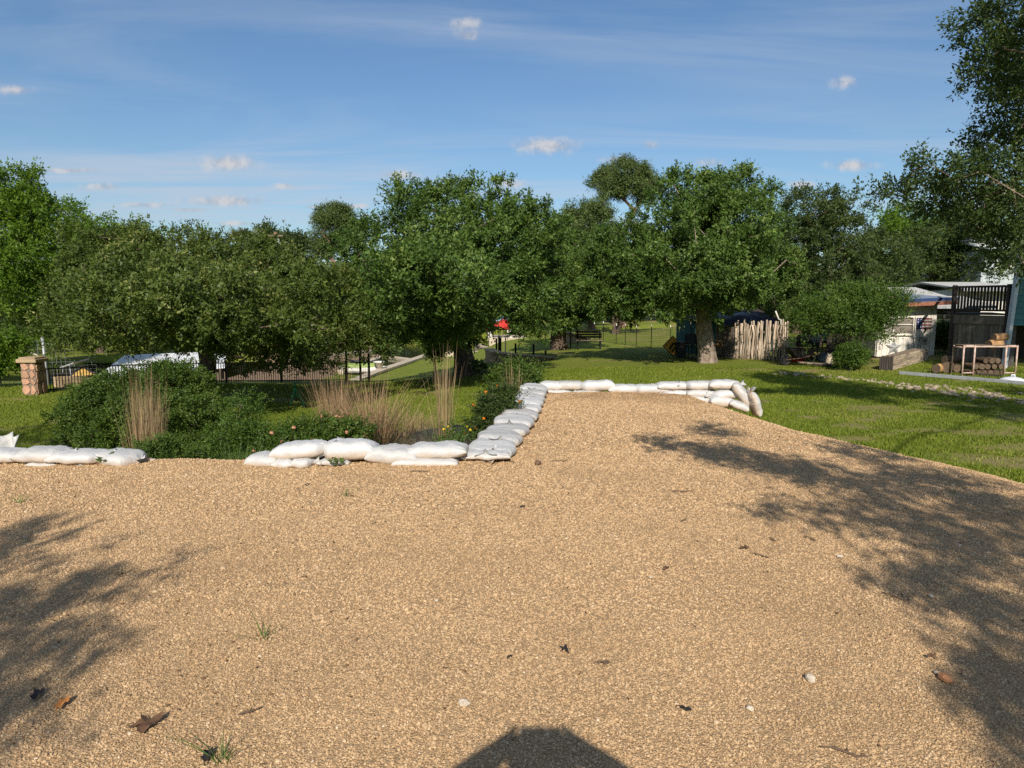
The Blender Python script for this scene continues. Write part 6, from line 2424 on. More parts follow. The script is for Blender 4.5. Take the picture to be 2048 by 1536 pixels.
def pot_lid():  # large white pot lid with a knob
    p = on(2026, 753, -.3)
    g = gz(p.x, p.y)
    root = empty('potlid', (p.x, p.y, g), 'white domed cloche with a knob lying by the right edge', 'potlid')
    mb = MB()
    mb.lathe((p.x, p.y, g + .02), [(.28, 0), (.29, .02), (.27, .035), (.18, .075), (.06, .10), (.0, .105)], 28)
    mb.build('dome', mat('white_enamel', (.72, .75, .80), rough=.35), root, True)
    mb = MB()
    mb.tube([(p.x - .05, p.y, g + .11), (p.x - .04, p.y, g + .17), (p.x + .04, p.y, g + .17), (p.x + .05, p.y, g + .11)], .018, 7)
    mb.build('handle', mat('white_enamel', (.72, .75, .80)), root, True)


pot_lid()


def utility_pole(px, pyt, Y, label, box_py):
    b = ground_at(px, Y)
    t = at(px, pyt, Y)
    root = empty('utility_pole', b, label, 'utility pole')
    mb = MB()
    mb.tube([b - Vector((0, 0, .3)), t], [.16, .11], 10)
    mb.build('pole', mat('pole_wood', (.24, .14, .09), (.17, .10, .065), scale=6, rough=.9, stretch=(1, 1, .2)), root, True)
    q = at(px, box_py, Y)
    mb = MB()
    mb.lathe(q + Vector((.22, -.1, -.3)), [(.12, 0), (.13, .05), (.13, .4), (.08, .48)], 12)
    mb.build('transformer', GALV, root, True)
    mb = MB()
    mb.beam(t + Vector((-.5, 0, -.25)), t + Vector((.5, 0, -.25)), .08, .1)
    mb.build('crossarm', WOOD, root)


utility_pole(551, 464, 48, 'brown utility pole above the left oak crown', 483)
utility_pole(1858, 492, 46, 'brown utility pole among dark trees behind the shed', 515)


def palm(px, pyc, Y, label):
    b = ground_at(px, Y)
    c_ = at(px, pyc, Y)
    root = empty('palm_tree', b, label, 'tree')
    mb = MB()
    mb.tube([b, (b + c_) / 2, c_], [.3, .24, .26], 10)
    mb.build('trunk', BARK_PALE, root, True)
    rng = np.random.default_rng(4)
    for i in range(26):
        a_ = rng.uniform(0, 6.28)
        el = rng.uniform(-.35, 1.25)
        d = np.array([math.cos(a_) * math.cos(el), math.sin(a_) * math.cos(el), math.sin(el)])
        hub = np.array(c_) + d * .8
        n = 22
        side = unit(np.cross(d, [0, 0, 1.0]))
        upv = np.cross(side, d)
        ang = np.linspace(-1.25, 1.25, n)
        D = unit(np.cos(ang)[:, None] * d + np.sin(ang)[:, None] * side + rng.normal(0, .05, (n, 3)))
        D[:, 2] -= .12
        P = np.repeat(hub[None], n, 0)
        V, T = leaf_arrays(P, unit(D), np.repeat(upv[None], n, 0), rng.uniform(.75, 1.0, n), np.full(n, .09))
        link('frond', quick_mesh('frond', V - np.array(b), T), PALML if el > -.1 else DRY, root)
    

PALML = leaf_mat('palm_leaf', (.09, .12, .04), (.22, .24, .09), (.32, .3, .13), trans=.2)
palm(487, 496, 46, 'fan palm crown showing above the left oak')
# ------------------------------------------------------------------ left: pillar, wire fence, iron fence
def stone_pillar():
    Y = 19.2
    p = ground_at(63, Y)
    root = empty('stone_pillar', p, 'square pinkish flagstone pillar with a flat cap at left', 'pillar')
    x, y, z = p
    w, h = .40, .92
    mb = MB()
    mb.box((x, y, z + h / 2), (w, w, h))
    mb.build('core', MORTAR, root)
    rng = random.Random(5)
    for face in range(4):
        rot = Matrix.Rotation(face * math.pi / 2, 3, 'Z')
        zz = 0.01
        r_ = 0
        while zz < h - .03:
            hh = min(rng.uniform(.17, .34), h - zz)
            cuts = [0, rng.uniform(.35, .65), 1] if rng.random() < .75 else [0, rng.uniform(.25, .4), rng.uniform(.6, .75), 1]
            for c0, c1 in zip(cuts[:-1], cuts[1:]):
                j = .012
                x0, x1 = -w / 2 + w * c0 + j, -w / 2 + w * c1 - j
                k = lambda: rng.uniform(-.05, .05)
                q = [(x0 + abs(k()), zz + j + abs(k())), ((x0 + x1) / 2, zz + j), (x1 - abs(k()), zz + j + abs(k())), (x1, zz + hh / 2 + k()), (x1 - abs(k()), zz + hh - j - abs(k())), ((x0 + x1) / 2 + k(), zz + hh - j), (x0 + abs(k()), zz + hh - j), (x0, zz + hh / 2 + k())]
                th = rng.uniform(.015, .035)
                mb = MB()
                pts = [rot @ Vector((u, -w / 2, 0)) + Vector((x, y, z + v)) for u, v in q]
                mb.prism(pts, rot @ Vector((0, -th, 0)))
                mb.build('stone', PINKSTONE, root)
            zz += hh
    mb = MB()
    mb.box((x, y, z + h + .05), (w + .16, w + .16, .10))
    cap = mb.build('cap', SAND, root, bevel=.015)
    mb = MB()
    mb.box((x, y, z + h + .125), (w + .06, w + .06, .05))
    mb.build('cap_slab', SAND, cap, bevel=.012)


stone_pillar()


def wire_panel(root, a, b, z0, z1, nx, nz, r, m, name='wire_mesh'):
    mb = MB()
    for i in range(nx + 1):
        p = a.lerp(b, i / nx)
        mb.tube([(p.x, p.y, z0), (p.x, p.y, z1)], r, 3, cap=False)
    for j in range(nz + 1):
        z = z0 + (z1 - z0) * j / nz
        mb.tube([(a.x, a.y, z), (b.x, b.y, z)], r, 3, cap=False)
    mb.build(name, m, root)


def left_wire_fence():
    Y = 21.5
    a, m_, b = at(-40, 700, Y), at(84, 700, Y), at(190, 700, Y + .6)
    z0 = gz(m_.x, Y)
    zt = at(84, 682, Y).z
    root = empty('wire_fence', (m_.x, Y, z0), 'tall galvanised wire grid fence behind the stone pillar', 'fence')
    wire_panel(root, a, m_, z0, zt, 14, 11, .007, GALV)
    wire_panel(root, m_, b, z0, zt - .06, 12, 11, .006, GALV)
    for (px, py, r) in ((84, 674, .04), (37, 681, .025), (139, 727, .025)):
        p = at(px, py, Y - .05)
        mb = MB()
        mb.tube([(p.x + .08, p.y, gz(p.x, p.y) - .2), p], r, 8)
        mb.build('post', GALV, root, True)
    p0, p1 = at(42, 698, Y), at(76, 711, Y)
    mb = MB()
    mb.tube([p0, p1], .016, 6)
    mb.build('brace', WHITEP, root)


left_wire_fence()


def iron_fence():
    line = [(88, 19.6), (200, 20.6), (330, 21.8), (450, 23.0), (560, 24.0), (690, 24.8)]
    pts = [ground_at(px, Y) for px, Y in line]
    root = empty('iron_fence', pts[0], 'low black iron picket fence along the river side of the lawn', 'fence')
    h = .70
    tot = sum((q - p).length for p, q in zip(pts[:-1], pts[1:]))
    n = 118
    acc = 0
    seg = 0
    me = None
    for i in range(n):
        s = tot * i / (n - 1)
        a_ = 0
        for p, q in zip(pts[:-1], pts[1:]):
            L = (q - p).length
            if a_ + L >= s - 1e-6:
                c_ = p.lerp(q, (s - a_) / L)
                break
            a_ += L
        c_.z = gz(c_.x, c_.y)
        if me is None:
            mb = MB()
            mb.box((0, 0, h / 2), (.018, .018, h))
            me = bpy.data.meshes.new('picket')
            me.from_pydata(mb.v, [], mb.f)
            me.materials.append(IRON)
        o = bpy.data.objects.new('picket', me)
        COL.objects.link(o)
        o.parent = root
        o.location = c_ - root.location
    for p, q in zip(pts[:-1], pts[1:]):
        for z in (.08, h - .02):
            mb = MB()
            mb.beam(Vector((p.x, p.y, gz(p.x, p.y) + z)), Vector((q.x, q.y, gz(q.x, q.y) + z)), .028, .035)
            mb.build('rail', IRON, root)
        mb = MB()
        mb.beam(Vector((q.x, q.y, gz(q.x, q.y) - .1)), Vector((q.x, q.y, gz(q.x, q.y) + h + .08)), .06, .06)
        mb.build('post', IRON, root)


iron_fence()


def iron_gate():
    a, b = ground_at(692, 24.9), ground_at(737, 24.4)
    root = empty('iron_gate', a, 'tall dark iron gate with wire panels left of the slip', 'gate')
    for p, h in ((a, 1.15), (a.lerp(b, .62), 1.0), (b, 1.0)):
        mb = MB()
        mb.beam(p - Vector((0, 0, .2)), p + Vector((0, 0, h)), .07, .07)
        mb.build('post', IRON, root)
    wire_panel(root, a, b, a.z + .05, a.z + .75, 12, 6, .006, IRON)
    mb = MB()
    mb.tube([a + Vector((0, 0, .85)), a.lerp(b, .5) + Vector((0, 0, .68)), b + Vector((0, 0, .7))], .02, 6)
    mb.build('top_rail', IRON, root)


iron_gate()

# low sunlit wall and grating behind the iron fence
p, q = ground_at(104, 20.7), ground_at(200, 21.8)
root = empty('garden_wall', p, 'low sunlit tan block wall behind the iron fence at left', 'wall')
rng = random.Random(12)
for r_ in range(3):
    t = 0 if r_ % 2 == 0 else -.06
    while t < 1:
        t1 = min(1, t + rng.uniform(.12, .2))
        t0 = max(0, t)
        mb = MB()
        mb.beam(p.lerp(q, t0 + .004) + Vector((0, 0, .06 + r_ * .11)), p.lerp(q, t1 - .004) + Vector((0, 0, .06 + r_ * .11)), .22, .104)
        mb.build('block', SAND, root)
        t = t1


def grating():
    a, b = at(86, 752, 23), at(165, 765, 25)
    root = empty('metal_ramp', (a.x, a.y, a.z - .3), 'silvery slatted ramp behind the iron fence next to pillar', 'ramp')
    d = b - a
    n = 26
    me = []
    for i in range(n):
        p = a + d * (i / n)
        mb = MB()
        mb.beam(p, p + Vector((-.05, .15, -.55 + .012 * i)), .05, .02)
        mb.build('slat', GALV, root)
    for f in (0, .5, 1):
        mb = MB()
        o_ = Vector((-.05, .15, -.55)) * f
        mb.beam(a + o_, b + o_ * .5, .035, .04)
        mb.build('rail', GALV, root)


grating()

# ------------------------------------------------------------------ dock house with the white roof
def dock_house():
    Yn, Yf = 33.0, 40.0
    P4, P3 = at(186, 758, Yn), at(452, 736, Yn)
    P1, P2 = at(250, 711, Yf), at(452, 703, Yf)
    zf = -4.2
    root = empty('dock_house', (P4.x, Yn, zf), 'low dock house with broad white metal roof below the left oak', 'boathouse')
    n = 22
    for i in range(n):
        f0, f1 = i / n, (i + .965) / n
        a, b = P4.lerp(P3, f0), P4.lerp(P3, f1)
        c_, d_ = P1.lerp(P2, f1), P1.lerp(P2, f0)
        mb = MB()
        mb.prism([a, b, c_, d_], (0, 0, .03))
        mb.build('roof_sheet', WHITEROOF, root)
        mb = MB()
        mb.beam(P4.lerp(P3, (i + .98) / n) + Vector((0, 0, .03)), P1.lerp(P2, (i + .98) / n) + Vector((0, 0, .03)), .04, .04)
        mb.build('roof_seam', WHITEROOF, root)
    mb = MB()
    e = P1 + Vector((0, 3.2, -.7))
    mb.prism([P1, P2, P2 + Vector((0, 3.2, -.7)), e], (0, 0, .03))
    mb.build('back_roof', WHITEROOF, root)
    # yellow end wall
    yel = mat('yellow_wall', (.62, .40, .10), (.52, .32, .08), scale=4, rough=.8)
    q = [at(140, 750, Yn + .1), at(166, 734, Yn + .1), at(194, 752, Yn + .1)]
    mb = MB()
    mb.prism([Vector((q[0].x, q[0].y, zf)), Vector((q[2].x, q[2].y, zf)), q[2], q[1], q[0]], (0, .12, 0))
    mb.build('end_wall', yel, root)
    mb = MB()
    mb.beam(q[0] + Vector((-.1, -.06, .03)), q[1] + Vector((0, -.06, .06)), .12, .06)
    mb.beam(q[1] + Vector((0, -.06, .06)), q[2] + Vector((.1, -.06, .03)), .12, .06)
    mb.build('barge_board', DECKW, root)
    mb = MB()
    m0, m1 = P4.lerp(P3, .02) + Vector((0, .3, -.12)), P4.lerp(P3, .98) + Vector((0, .3, -.12))
    mb.prism([Vector((m0.x, m0.y, zf)), Vector((m1.x, m1.y, zf)), m1, m0], (0, .12, 0))
    mb.build('front_wall', WOOD, root)
    for f in (.05, .35, .65, .95):
        p = P4.lerp(P3, f)
        mb = MB()
        mb.beam((p.x, p.y + .1, zf), (p.x, p.y + .1, p.z - .02), .12, .12)
        mb.build('post', WOOD, root)


dock_house()


def small_canopy():
    Y = 27.5
    a, b = at(119, 737, Y), at(147, 727, Y)
    g = gz(a.x, Y)
    root = empty('small_canopy', (a.x, Y, g), 'little tilted grey canopy on a post behind the pillar', 'canopy')
    mb = MB()
    mb.prism([a, b, b + Vector((.1, .9, .1)), a + Vector((.1, .9, .1))], (0, 0, .05))
    mb.build('roof', GALV, root)
    for p in (at(125, 737, Y + .2), at(139, 735, Y + .4)):
        mb = MB()
        mb.beam((p.x, p.y, g - .1), (p.x, p.y, p.z + .05), .07, .07)
        mb.build('post', GALV, root)


small_canopy()
# brown lumber lying near the ramp
for i in range(3):
    a, b = at(90, 752 - i * 4, 26), at(130 + 6 * i, 748 - i * 3, 28)
    mb = MB()
    mb.beam(a + Vector((0, 0, -.1)), b + Vector((0, 0, -.1)), .18, .12)
    o = tag(mb.build('timber', mat('brown_timber', (.20, .10, .07), (.13, .065, .045), scale=6, rough=.9)), ['lowest brown timber behind the pillar', 'middle brown timber behind the pillar', 'topmost brown timber behind the pillar'][i], 'timber', 'timbers behind the pillar')

# ------------------------------------------------------------------ river walls
def wall_run(name, label, pts, z_top, z_bot, w, m, cat='wall', cap=True):
    root = empty(name, (pts[0][0], pts[0][1], z_bot), label, cat)
    for (x0, y0), (x1, y1) in zip(pts[:-1], pts[1:]):
        a, b = Vector((x0, y0, 0)), Vector((x1, y1, 0))
        L = (b - a).length
        n = max(1, int(L / 1.6))
        for i in range(n):
            p, q = a.lerp(b, (i + .004) / n), a.lerp(b, (i + .996) / n)
            mb = MB()
            mb.beam(p + Vector((0, 0, (z_top - .12 + z_bot) / 2)), q + Vector((0, 0, (z_top - .12 + z_bot) / 2)), w * .85, z_top - .12 - z_bot)
            mb.build('panel', m, root)
            if cap:
                mb = MB()
                mb.beam(p + Vector((0, 0, z_top - .06)), q + Vector((0, 0, z_top - .06)), w, .12)
                mb.build('cap', CONC, root, bevel=.01)
    return root


wall_run('slip_bulkhead', 'long tan bulkhead wall between lawn and boat slip', [(-7.05, 26.5), (-6.72, 33), (-5.15, 46.6)], -1.80, -3.3, .50, CONC)
wall_run('slip_wall', 'low tan wall on the far side of the boat slip', [(-9.0, 35.5), (-8.75, 41), (-8.5, 44.7)], -1.98, -3.3, .45, CONC)
wall_run('slip_divider', 'thin pale wall crossing the water of the slip', [(-8.3, 46.4), (-5.4, 42.8)], -2.12, -3.3, .35, CONC)
wall_run('landing_kerb', 'pale kerb along the brown landing left of the slip', [(-13.0, 38.5), (-9.8, 47.0)], -1.74, -2.4, .4, CONC)
wall_run('inlet_wall', 'tan wall along the small inlet behind the central trunk', [(-4.2, 43.2), (-1.6, 43.0), (-1.2, 46.0), (-2.6, 49.5), (-1.2, 53)], -1.55, -3.2, .4, CONC)
# grassy point beyond the inlet
me = bpy.data.meshes.new('grassy_point')
me.from_pydata([(-2.4, 49.3, -1.45), (-1.0, 45.8, -1.5), (1.6, 44.5, -1.0), (2.0, 52, -1.0), (-.9, 53, -1.35)], [], [(0, 1, 2, 3, 4)])
tag(link('grassy_point', me, bpy.data.materials['lawn_grass']), kind='structure')


def curved_wall():
    root = empty('curved_stone_wall', (WALL_X[0], WALL_Y[0], gz(WALL_X[0], WALL_Y[0]) - .2), 'curved tan stone retaining wall with shadow stripes on the lawn', 'wall')
    T = np.linspace(0, 1, 200)
    xs = np.interp(T, np.linspace(0, 1, 5), WALL_X)
    ys_ = np.interp(T, np.linspace(0, 1, 5), WALL_Y)
    L = np.concatenate([[0], np.cumsum(np.hypot(np.diff(xs), np.diff(ys_)))])
    def P(s):
        return Vector((float(np.interp(s, L, xs)), float(np.interp(s, L, ys_)), 0))
    rng = random.Random(6)
    tot = L[-1]
    z0 = -1.15
    for c_ in range(4):
        s = 0 if c_ % 2 == 0 else .12
        s0 = 0
        while s0 < tot - .02:
            s1 = min(tot, s0 + rng.uniform(.28, .5))
            p, q = P(s0 + .006), P(s1 - .006)
            top = -.56 - .28 * (s0 / tot) ** 1.5
            h = (top - z0) / 4
            z = z0 + h * (c_ + .5)
            mb = MB()
            mb.beam(p + Vector((0, 0, z)), q + Vector((0, 0, z)), .34 + rng.uniform(-.02, .02), h - .012)
            mb.build('block', SAND, root, bevel=.012)
            s0 = s1
    s0 = 0
    while s0 < tot - .02:
        s1 = min(tot, s0 + rng.uniform(.4, .6))
        p, q = P(s0 + .005), P(s1 - .005)
        top = -.56 - .28 * (s0 / tot) ** 1.5
        top2 = -.56 - .28 * (s1 / tot) ** 1.5
        mb = MB()
        mb.beam(p + Vector((0, 0, top + .035)), q + Vector((0, 0, top2 + .035)), .46, .07)
        mb.build('coping', SAND, root, bevel=.012)
        s0 = s1


curved_wall()
for i, (px, Y, pyt, lab) in enumerate([(993, 31.2, 678, 'thick black post at the left tip of the curved wall, leftmost'), (998, 30.6, 675, 'thick black post at the left tip of the curved wall, second'), (1001, 30.2, 676, 'thick black post at the left tip of the curved wall, third'), (1031, 29.4, 688, 'black post standing behind the curved wall, left one'), (1067, 29.2, 688, 'black post standing behind the curved wall, right one'), (1091, 29.1, 703, 'short black post near the right end of the curved wall'),
                                          (1011, 34, 676, 'thin black post behind the leftmost posts'), (1141, 35, 655, 'black post by the tan stair wall, left one'), (1155, 35.5, 660, 'black post by the tan stair wall, right one')]):
    b = ground_at(px, Y)
    t = at(px, pyt, Y)
    o = empty('fence_post', b, lab, 'post', 'black posts round the terrace')
    mb = MB()
    w = .085 if i < 6 else .06
    mb.beam((b.x, b.y, b.z - .2), (b.x, b.y, t.z), w, w)
    mb.build('shaft', IRON, o)
    mb = MB()
    mb.box((b.x, b.y, t.z + .012), (w * 1.15, w * 1.15, .03))
    mb.build('cap', IRON, o)

# patio on a pale block with umbrella, table, chairs
def patio():
    Y = 45.5
    a, b = at(978, 676, Y), at(1052, 676, Y)
    zt = a.z
    root = empty('patio_block', (a.x, Y, -2), 'pale concrete patio block standing by the water', 'patio')
    n = 4
    for i in range(n):
        x0, x1 = a.x + (b.x - a.x) * i / n, a.x + (b.x - a.x) * (i + 1) / n
        mb = MB()
        mb.box(((x0 + x1) / 2, Y + 2, (zt - 2) / 2), (x1 - x0 - .02, 4, zt + 2))
        mb.build('slab', CONC, root, bevel=.02)
    for i, px in enumerate((982, 1022)):
        p = at(px, 676, Y + .3)
        t = empty('white_bollard', (p.x, p.y, zt), ['short white post on the patio edge, left one', 'short white post on the patio edge, right one'][i], 'post', 'white posts on the patio')
        mb = MB()
        mb.lathe((p.x, p.y, zt), [(.09, 0), (.09, .35 + .1 * i), (.05, .45 + .1 * i)], 10)
        mb.build('shaft', WHITEP, t, True)
        mb = MB()
        mb.lathe((p.x, p.y, zt), [(.13, 0), (.13, .04), (.09, .05)], 10)
        mb.build('base', WHITEP, t)
    # umbrella
    c_ = at(1003, 652, Y + 1.2)
    u = empty('patio_umbrella', (c_.x, c_.y, zt), 'tilted bright red patio umbrella seen under the oak', 'umbrella')
    mb = MB()
    k = 8
    ap = c_ + Vector((.25, 0, .5))
    rim = [c_ + Vector((.95 * math.cos(t), .95 * math.sin(t), -.25 * math.cos(t - .3) - .12)) for t in np.linspace(0, 2 * math.pi, k, endpoint=False)]
    mb.add([ap] + rim, [(0, 1 + j, 1 + (j + 1) % k) for j in range(k)])
    o = mb.build('canopy', mat('red_canvas', (.62, .05, .035), (.5, .035, .03), scale=3, rough=.7), u)
    o.modifiers.new('s', 'SOLIDIFY').thickness = .015
    mb = MB()
    mb.tube([(c_.x + .1, c_.y, zt), (c_.x + .12, c_.y, zt + 1.0), tuple(ap)], .03, 8)
    mb.build('pole', WHITEP, u, True)
    # table + chairs
    t = empty('patio_table', (c_.x, c_.y, zt), 'small reddish patio table below the red umbrella', 'table')
    mb = MB()
    mb.lathe((c_.x + .1, c_.y, zt + .5), [(.5, 0), (.52, .02), (.5, .05)], 18)
    mb.build('table_top', mat('red_brown', (.22, .06, .045), rough=.6), t)
    for s in range(4):
        a_ = s * math.pi / 2 + .6
        mb = MB()
        mb.tube([(c_.x + .1 + .4 * math.cos(a_), c_.y + .4 * math.sin(a_), zt), (c_.x + .1 + .3 * math.cos(a_), c_.y + .3 * math.sin(a_), zt + .5)], .02, 6)
        mb.build('leg', IRON, t)
    for i, (dx, lab) in enumerate(((-.75, 'dark patio chair left of the red umbrella pole'), (.75, 'dark patio chair right of the red umbrella pole'))):
        q = Vector((c_.x + dx, c_.y - .1, zt))
        ch = empty('patio_chair', q, lab, 'chair', 'patio chairs by the water')
        for sx in (-.2, .2):
            for sy in (-.2, .2):
                mb = MB()
                mb.tube([q + Vector((sx, sy, 0)), q + Vector((sx, sy, .4))], .018, 6)
                mb.build('leg', IRON, ch)
        mb = MB()
        mb.box(q + Vector((0, 0, .41)), (.46, .46, .05))
        mb.build('seat', mat('red_brown', (.22, .06, .045)), ch, bevel=.01)
        mb = MB()
        mb.box(q + Vector((.22 if dx > 0 else -.22, 0, .68)), (.05, .46, .5))
        mb.build('backrest', mat('red_brown', (.22, .06, .045)), ch, bevel=.01)
    # blue canopy behind
    p, q = at(974, 642, Y + 6), at(1018, 628, Y + 6)
    cn = empty('blue_canopy', (p.x, p.y, -1.6), 'light blue boat canopy glimpsed behind the red umbrella', 'canopy')
    bl = mat('light_blue', (.22, .42, .62), (.3, .5, .68), scale=3, rough=.5)
    mb = MB()
    mb.prism([Vector((p.x, p.y, p.z)), Vector((q.x, p.y, p.z)), Vector((q.x, p.y + 2.5, q.z)), Vector((p.x, p.y + 2.5, q.z))], (0, 0, .08))
    mb.build('roof', bl, cn)
    for xx in (p.x + .1, q.x - .1):
        for dy in (.1, 2.4):
            mb = MB()
            mb.tube([(xx, p.y + dy, -2.4), (xx, p.y + dy, p.z + (q.z - p.z) * dy / 2.5)], .05, 8)
            mb.build('post', WHITEP, cn)


patio()


def stair_wall():
    a, b = at(1128, 690, 38), at(1172, 684, 40)
    g = gz(a.x, 38)
    root = empty('stair_wall', (a.x, 38, g), 'sloping tan stair wall behind the smaller oak', 'wall')
    top = [at(1131, 666, 38), at(1150, 670, 38.8), at(1175, 679, 40)]
    for i in range(6):
        f0, f1 = i / 6, (i + .97) / 6
        p, q = top[0].lerp(top[2], f0), top[0].lerp(top[2], f1)
        mb = MB()
        mb.prism([Vector((p.x, p.y, gz(p.x, p.y) - .1)), Vector((q.x, q.y, gz(q.x, q.y) - .1)), q, p], (.05, .35, 0))
        mb.build('block', SAND, root)
        mb = MB()
        mb.beam(p + Vector((.02, .17, .03)), q + Vector((.02, .17, .03)), .45, .07)
        mb.build('coping', CONC, root)


stair_wall()


def bench(px, Y, label):
    p = ground_at(px, Y)
    root = empty('park_bench', p, label, 'bench')
    x, y, z = p
    for dx in (-.55, .55):
        for dy in (-.18, .2):
            mb = MB()
            mb.beam((x + dx, y + dy, z), (x + dx, y + dy, z + .42), .05, .05)
            mb.build('leg', IRON, root)
    for j in range(4):
        mb = MB()
        mb.box((x, y - .2 + j * .12, z + .44), (1.3, .10, .035))
        mb.build('seat_slat', WOOD, root)
    for j in range(3):
        mb = MB()
        mb.box((x, y + .26 + .02 * j, z + .58 + j * .12), (1.3, .03, .10))
        mb.build('back_slat', WOOD, root)
    for dx in (-.55, .55):
        mb = MB()
        mb.beam((x + dx, y + .22, z + .4), (x + dx, y + .30, z + .88), .05, .05)
        mb.build('arm_post', IRON, root)


bench(1178, 33.4, 'dark slatted bench in shade beside the smaller oak')


def tpost_fence():
    line = [(1188, 41), (1206, 40), (1232, 38.2), (1250, 37.2), (1272, 36), (1302, 34.5), (1340, 36), (1380, 38)]
    pts = [ground_at(px, Y) for px, Y in line]
    root = empty('wire_mesh_fence', pts[0], 'light wire mesh fence on thin posts across the sunny lawn', 'fence')
    for i, p in enumerate(pts):
        h = 1.02 + .06 * (i % 2)
        mb = MB()
        mb.tube([p - Vector((0, 0, .1)), p + Vector((0, 0, h))], .022, 6)
        o = mb.build('post', IRON, root)
        mb = MB()
        mb.tube([p + Vector((0, 0, h)), p + Vector((0, 0, h + .12))], .026, 6)
        mb.build('white_tip', WHITEP, o)
    for p, q in zip(pts[:-1], pts[1:]):
        z = (p.z + q.z) / 2
        wire_panel(root, p, q, z + .02, z + .92, max(4, int((q - p).length / .14)), 8, .004, IRON)


tpost_fence()


# ------------------------------------------------------------------ sprinkler, jet ski, tub
def sprinkler():
    ap = at(590, 772, 17.3)
    b = ground_at(590, 17.3)
    root = empty('tripod_sprinkler', b, 'green metal tripod sprinkler standing on the lawn', 'sprinkler')
    gm = mat('green_enamel', (.03, .30, .13), (.02, .22, .10), rough=.4)
    for i, (px, Y) in enumerate(((607, 16.7), (576, 17.0), (588, 18.0))):
        f = ground_at(px, Y)
        mb = MB()
        mb.tube([ap, f], .014, 7)
        leg = mb.build('leg', gm, root, True)
        mb = MB()
        mb.tube([f, f + Vector((0, 0, .05))], .022, 8)
        mb.build('rubber_foot', BLACK, leg)
    mb = MB()
    mb.tube([ap + Vector((0, 0, -.2)), ap + Vector((0, 0, .05))], .018, 8)
    mb.tube([ap + Vector((-.05, 0, .06)), ap + Vector((.07, -.02, .08))], .016, 8)
    mb.build('head', gm, root, True)
    mb = MB()
    c_ = ap + Vector((0, 0, -.22))
    for px, Y in ((607, 16.7), (576, 17.0), (588, 18.0)):
        mb.tube([c_, ap.lerp(ground_at(px, Y), .5)], .006, 5)
    mb.build('brace', gm, root)


sprinkler()


def jet_ski():
    p = at(728, 738, 36.5)
    z = p.z - .1
    root = empty('jet_ski', (p.x, p.y, z), 'lime and white jet ski moored in the boat slip', 'watercraft')
    def hull(sc, zs, nm, m):
        mb = MB()
        prof = []
        ring = []
        for i, t in enumerate(np.linspace(-1, 1, 9)):
            w = .42 * sc * (1 - max(0, t) ** 2.2 * .95)
            ring.append([(t * 1.25 * sc, -w, zs + .05 * max(0, t)), (t * 1.25 * sc, -w * .6, zs - .22), (t * 1.25 * sc, w * .6, zs - .22), (t * 1.25 * sc, w, zs + .05 * max(0, t)), (t * 1.25 * sc, w * .5, zs + .16), (t * 1.25 * sc, -w * .5, zs + .16)])
        vs = [Vector(q) + Vector((p.x, p.y, z)) for r_ in ring for q in r_]
        fs = [(i * 6 + j, i * 6 + (j + 1) % 6, (i + 1) * 6 + (j + 1) % 6, (i + 1) * 6 + j) for i in range(8) for j in range(6)] + [tuple(range(6)), tuple(48 + j for j in range(6))]
        mb.add(vs, fs)
        return mb.build(nm, m, root, True)
    hull(1.0, .1, 'hull', WHITEP)
    hull(.8, .26, 'deck', mat('lime_paint', (.28, .38, .10), rough=.4))
    mb = MB()
    mb.box((p.x - .35, p.y, z + .5), (.8, .3, .16))
    mb.build('seat', BLACK, root, bevel=.05)
    mb = MB()
    mb.tube([(p.x + .3, p.y, z + .4), (p.x + .2, p.y, z + .72)], .03, 7)
    mb.tube([(p.x + .2, p.y - .3, z + .74), (p.x + .2, p.y + .3, z + .74)], .02, 7)
    mb.build('handlebar', BLACK, root, True)


jet_ski()
p = at(758, 742, 34.6)
o = empty('white_planter', (p.x, p.y, -1.8), 'white tapered planter tub on the bulkhead end', 'planter')
mb = MB()
mb.lathe((p.x, p.y, -1.8), [(.17, 0), (.24, .30), (.28, .31), (.28, .36), (.22, .36), (.18, .25)], 18)
mb.build('tub', WHITEP, o, True)
mb = MB()
mb.lathe((p.x, p.y, -1.8), [(.21, .25), (.21, .29), (.02, .30)], 14)
mb.build('soil', MORTAR, o)

# small dark plants at the foot of the central oak
shrub('prickly_plant', 'low dark plant on the grass right of the central oak trunk', 20.6, [(965, 748, 13, 8), (980, 752, 12, 6), (950, 745, 6, 10)], 965, leaf=.10, clumps=40, per=7, seed=78, spread=.16, tips=12, lm=L_DARK, sub=.08)
shrub('sapling', 'thin young tree left of the central oak trunk', 23.5, [(868, 690, 26, 14), (880, 705, 18, 10), (860, 705, 12, 10)], 869, leaf=.08, clumps=70, per=9, seed=79, spread=.25, tips=20, lm=L_OAK, fork=.5, trunk_r=.05, bark=BARK)

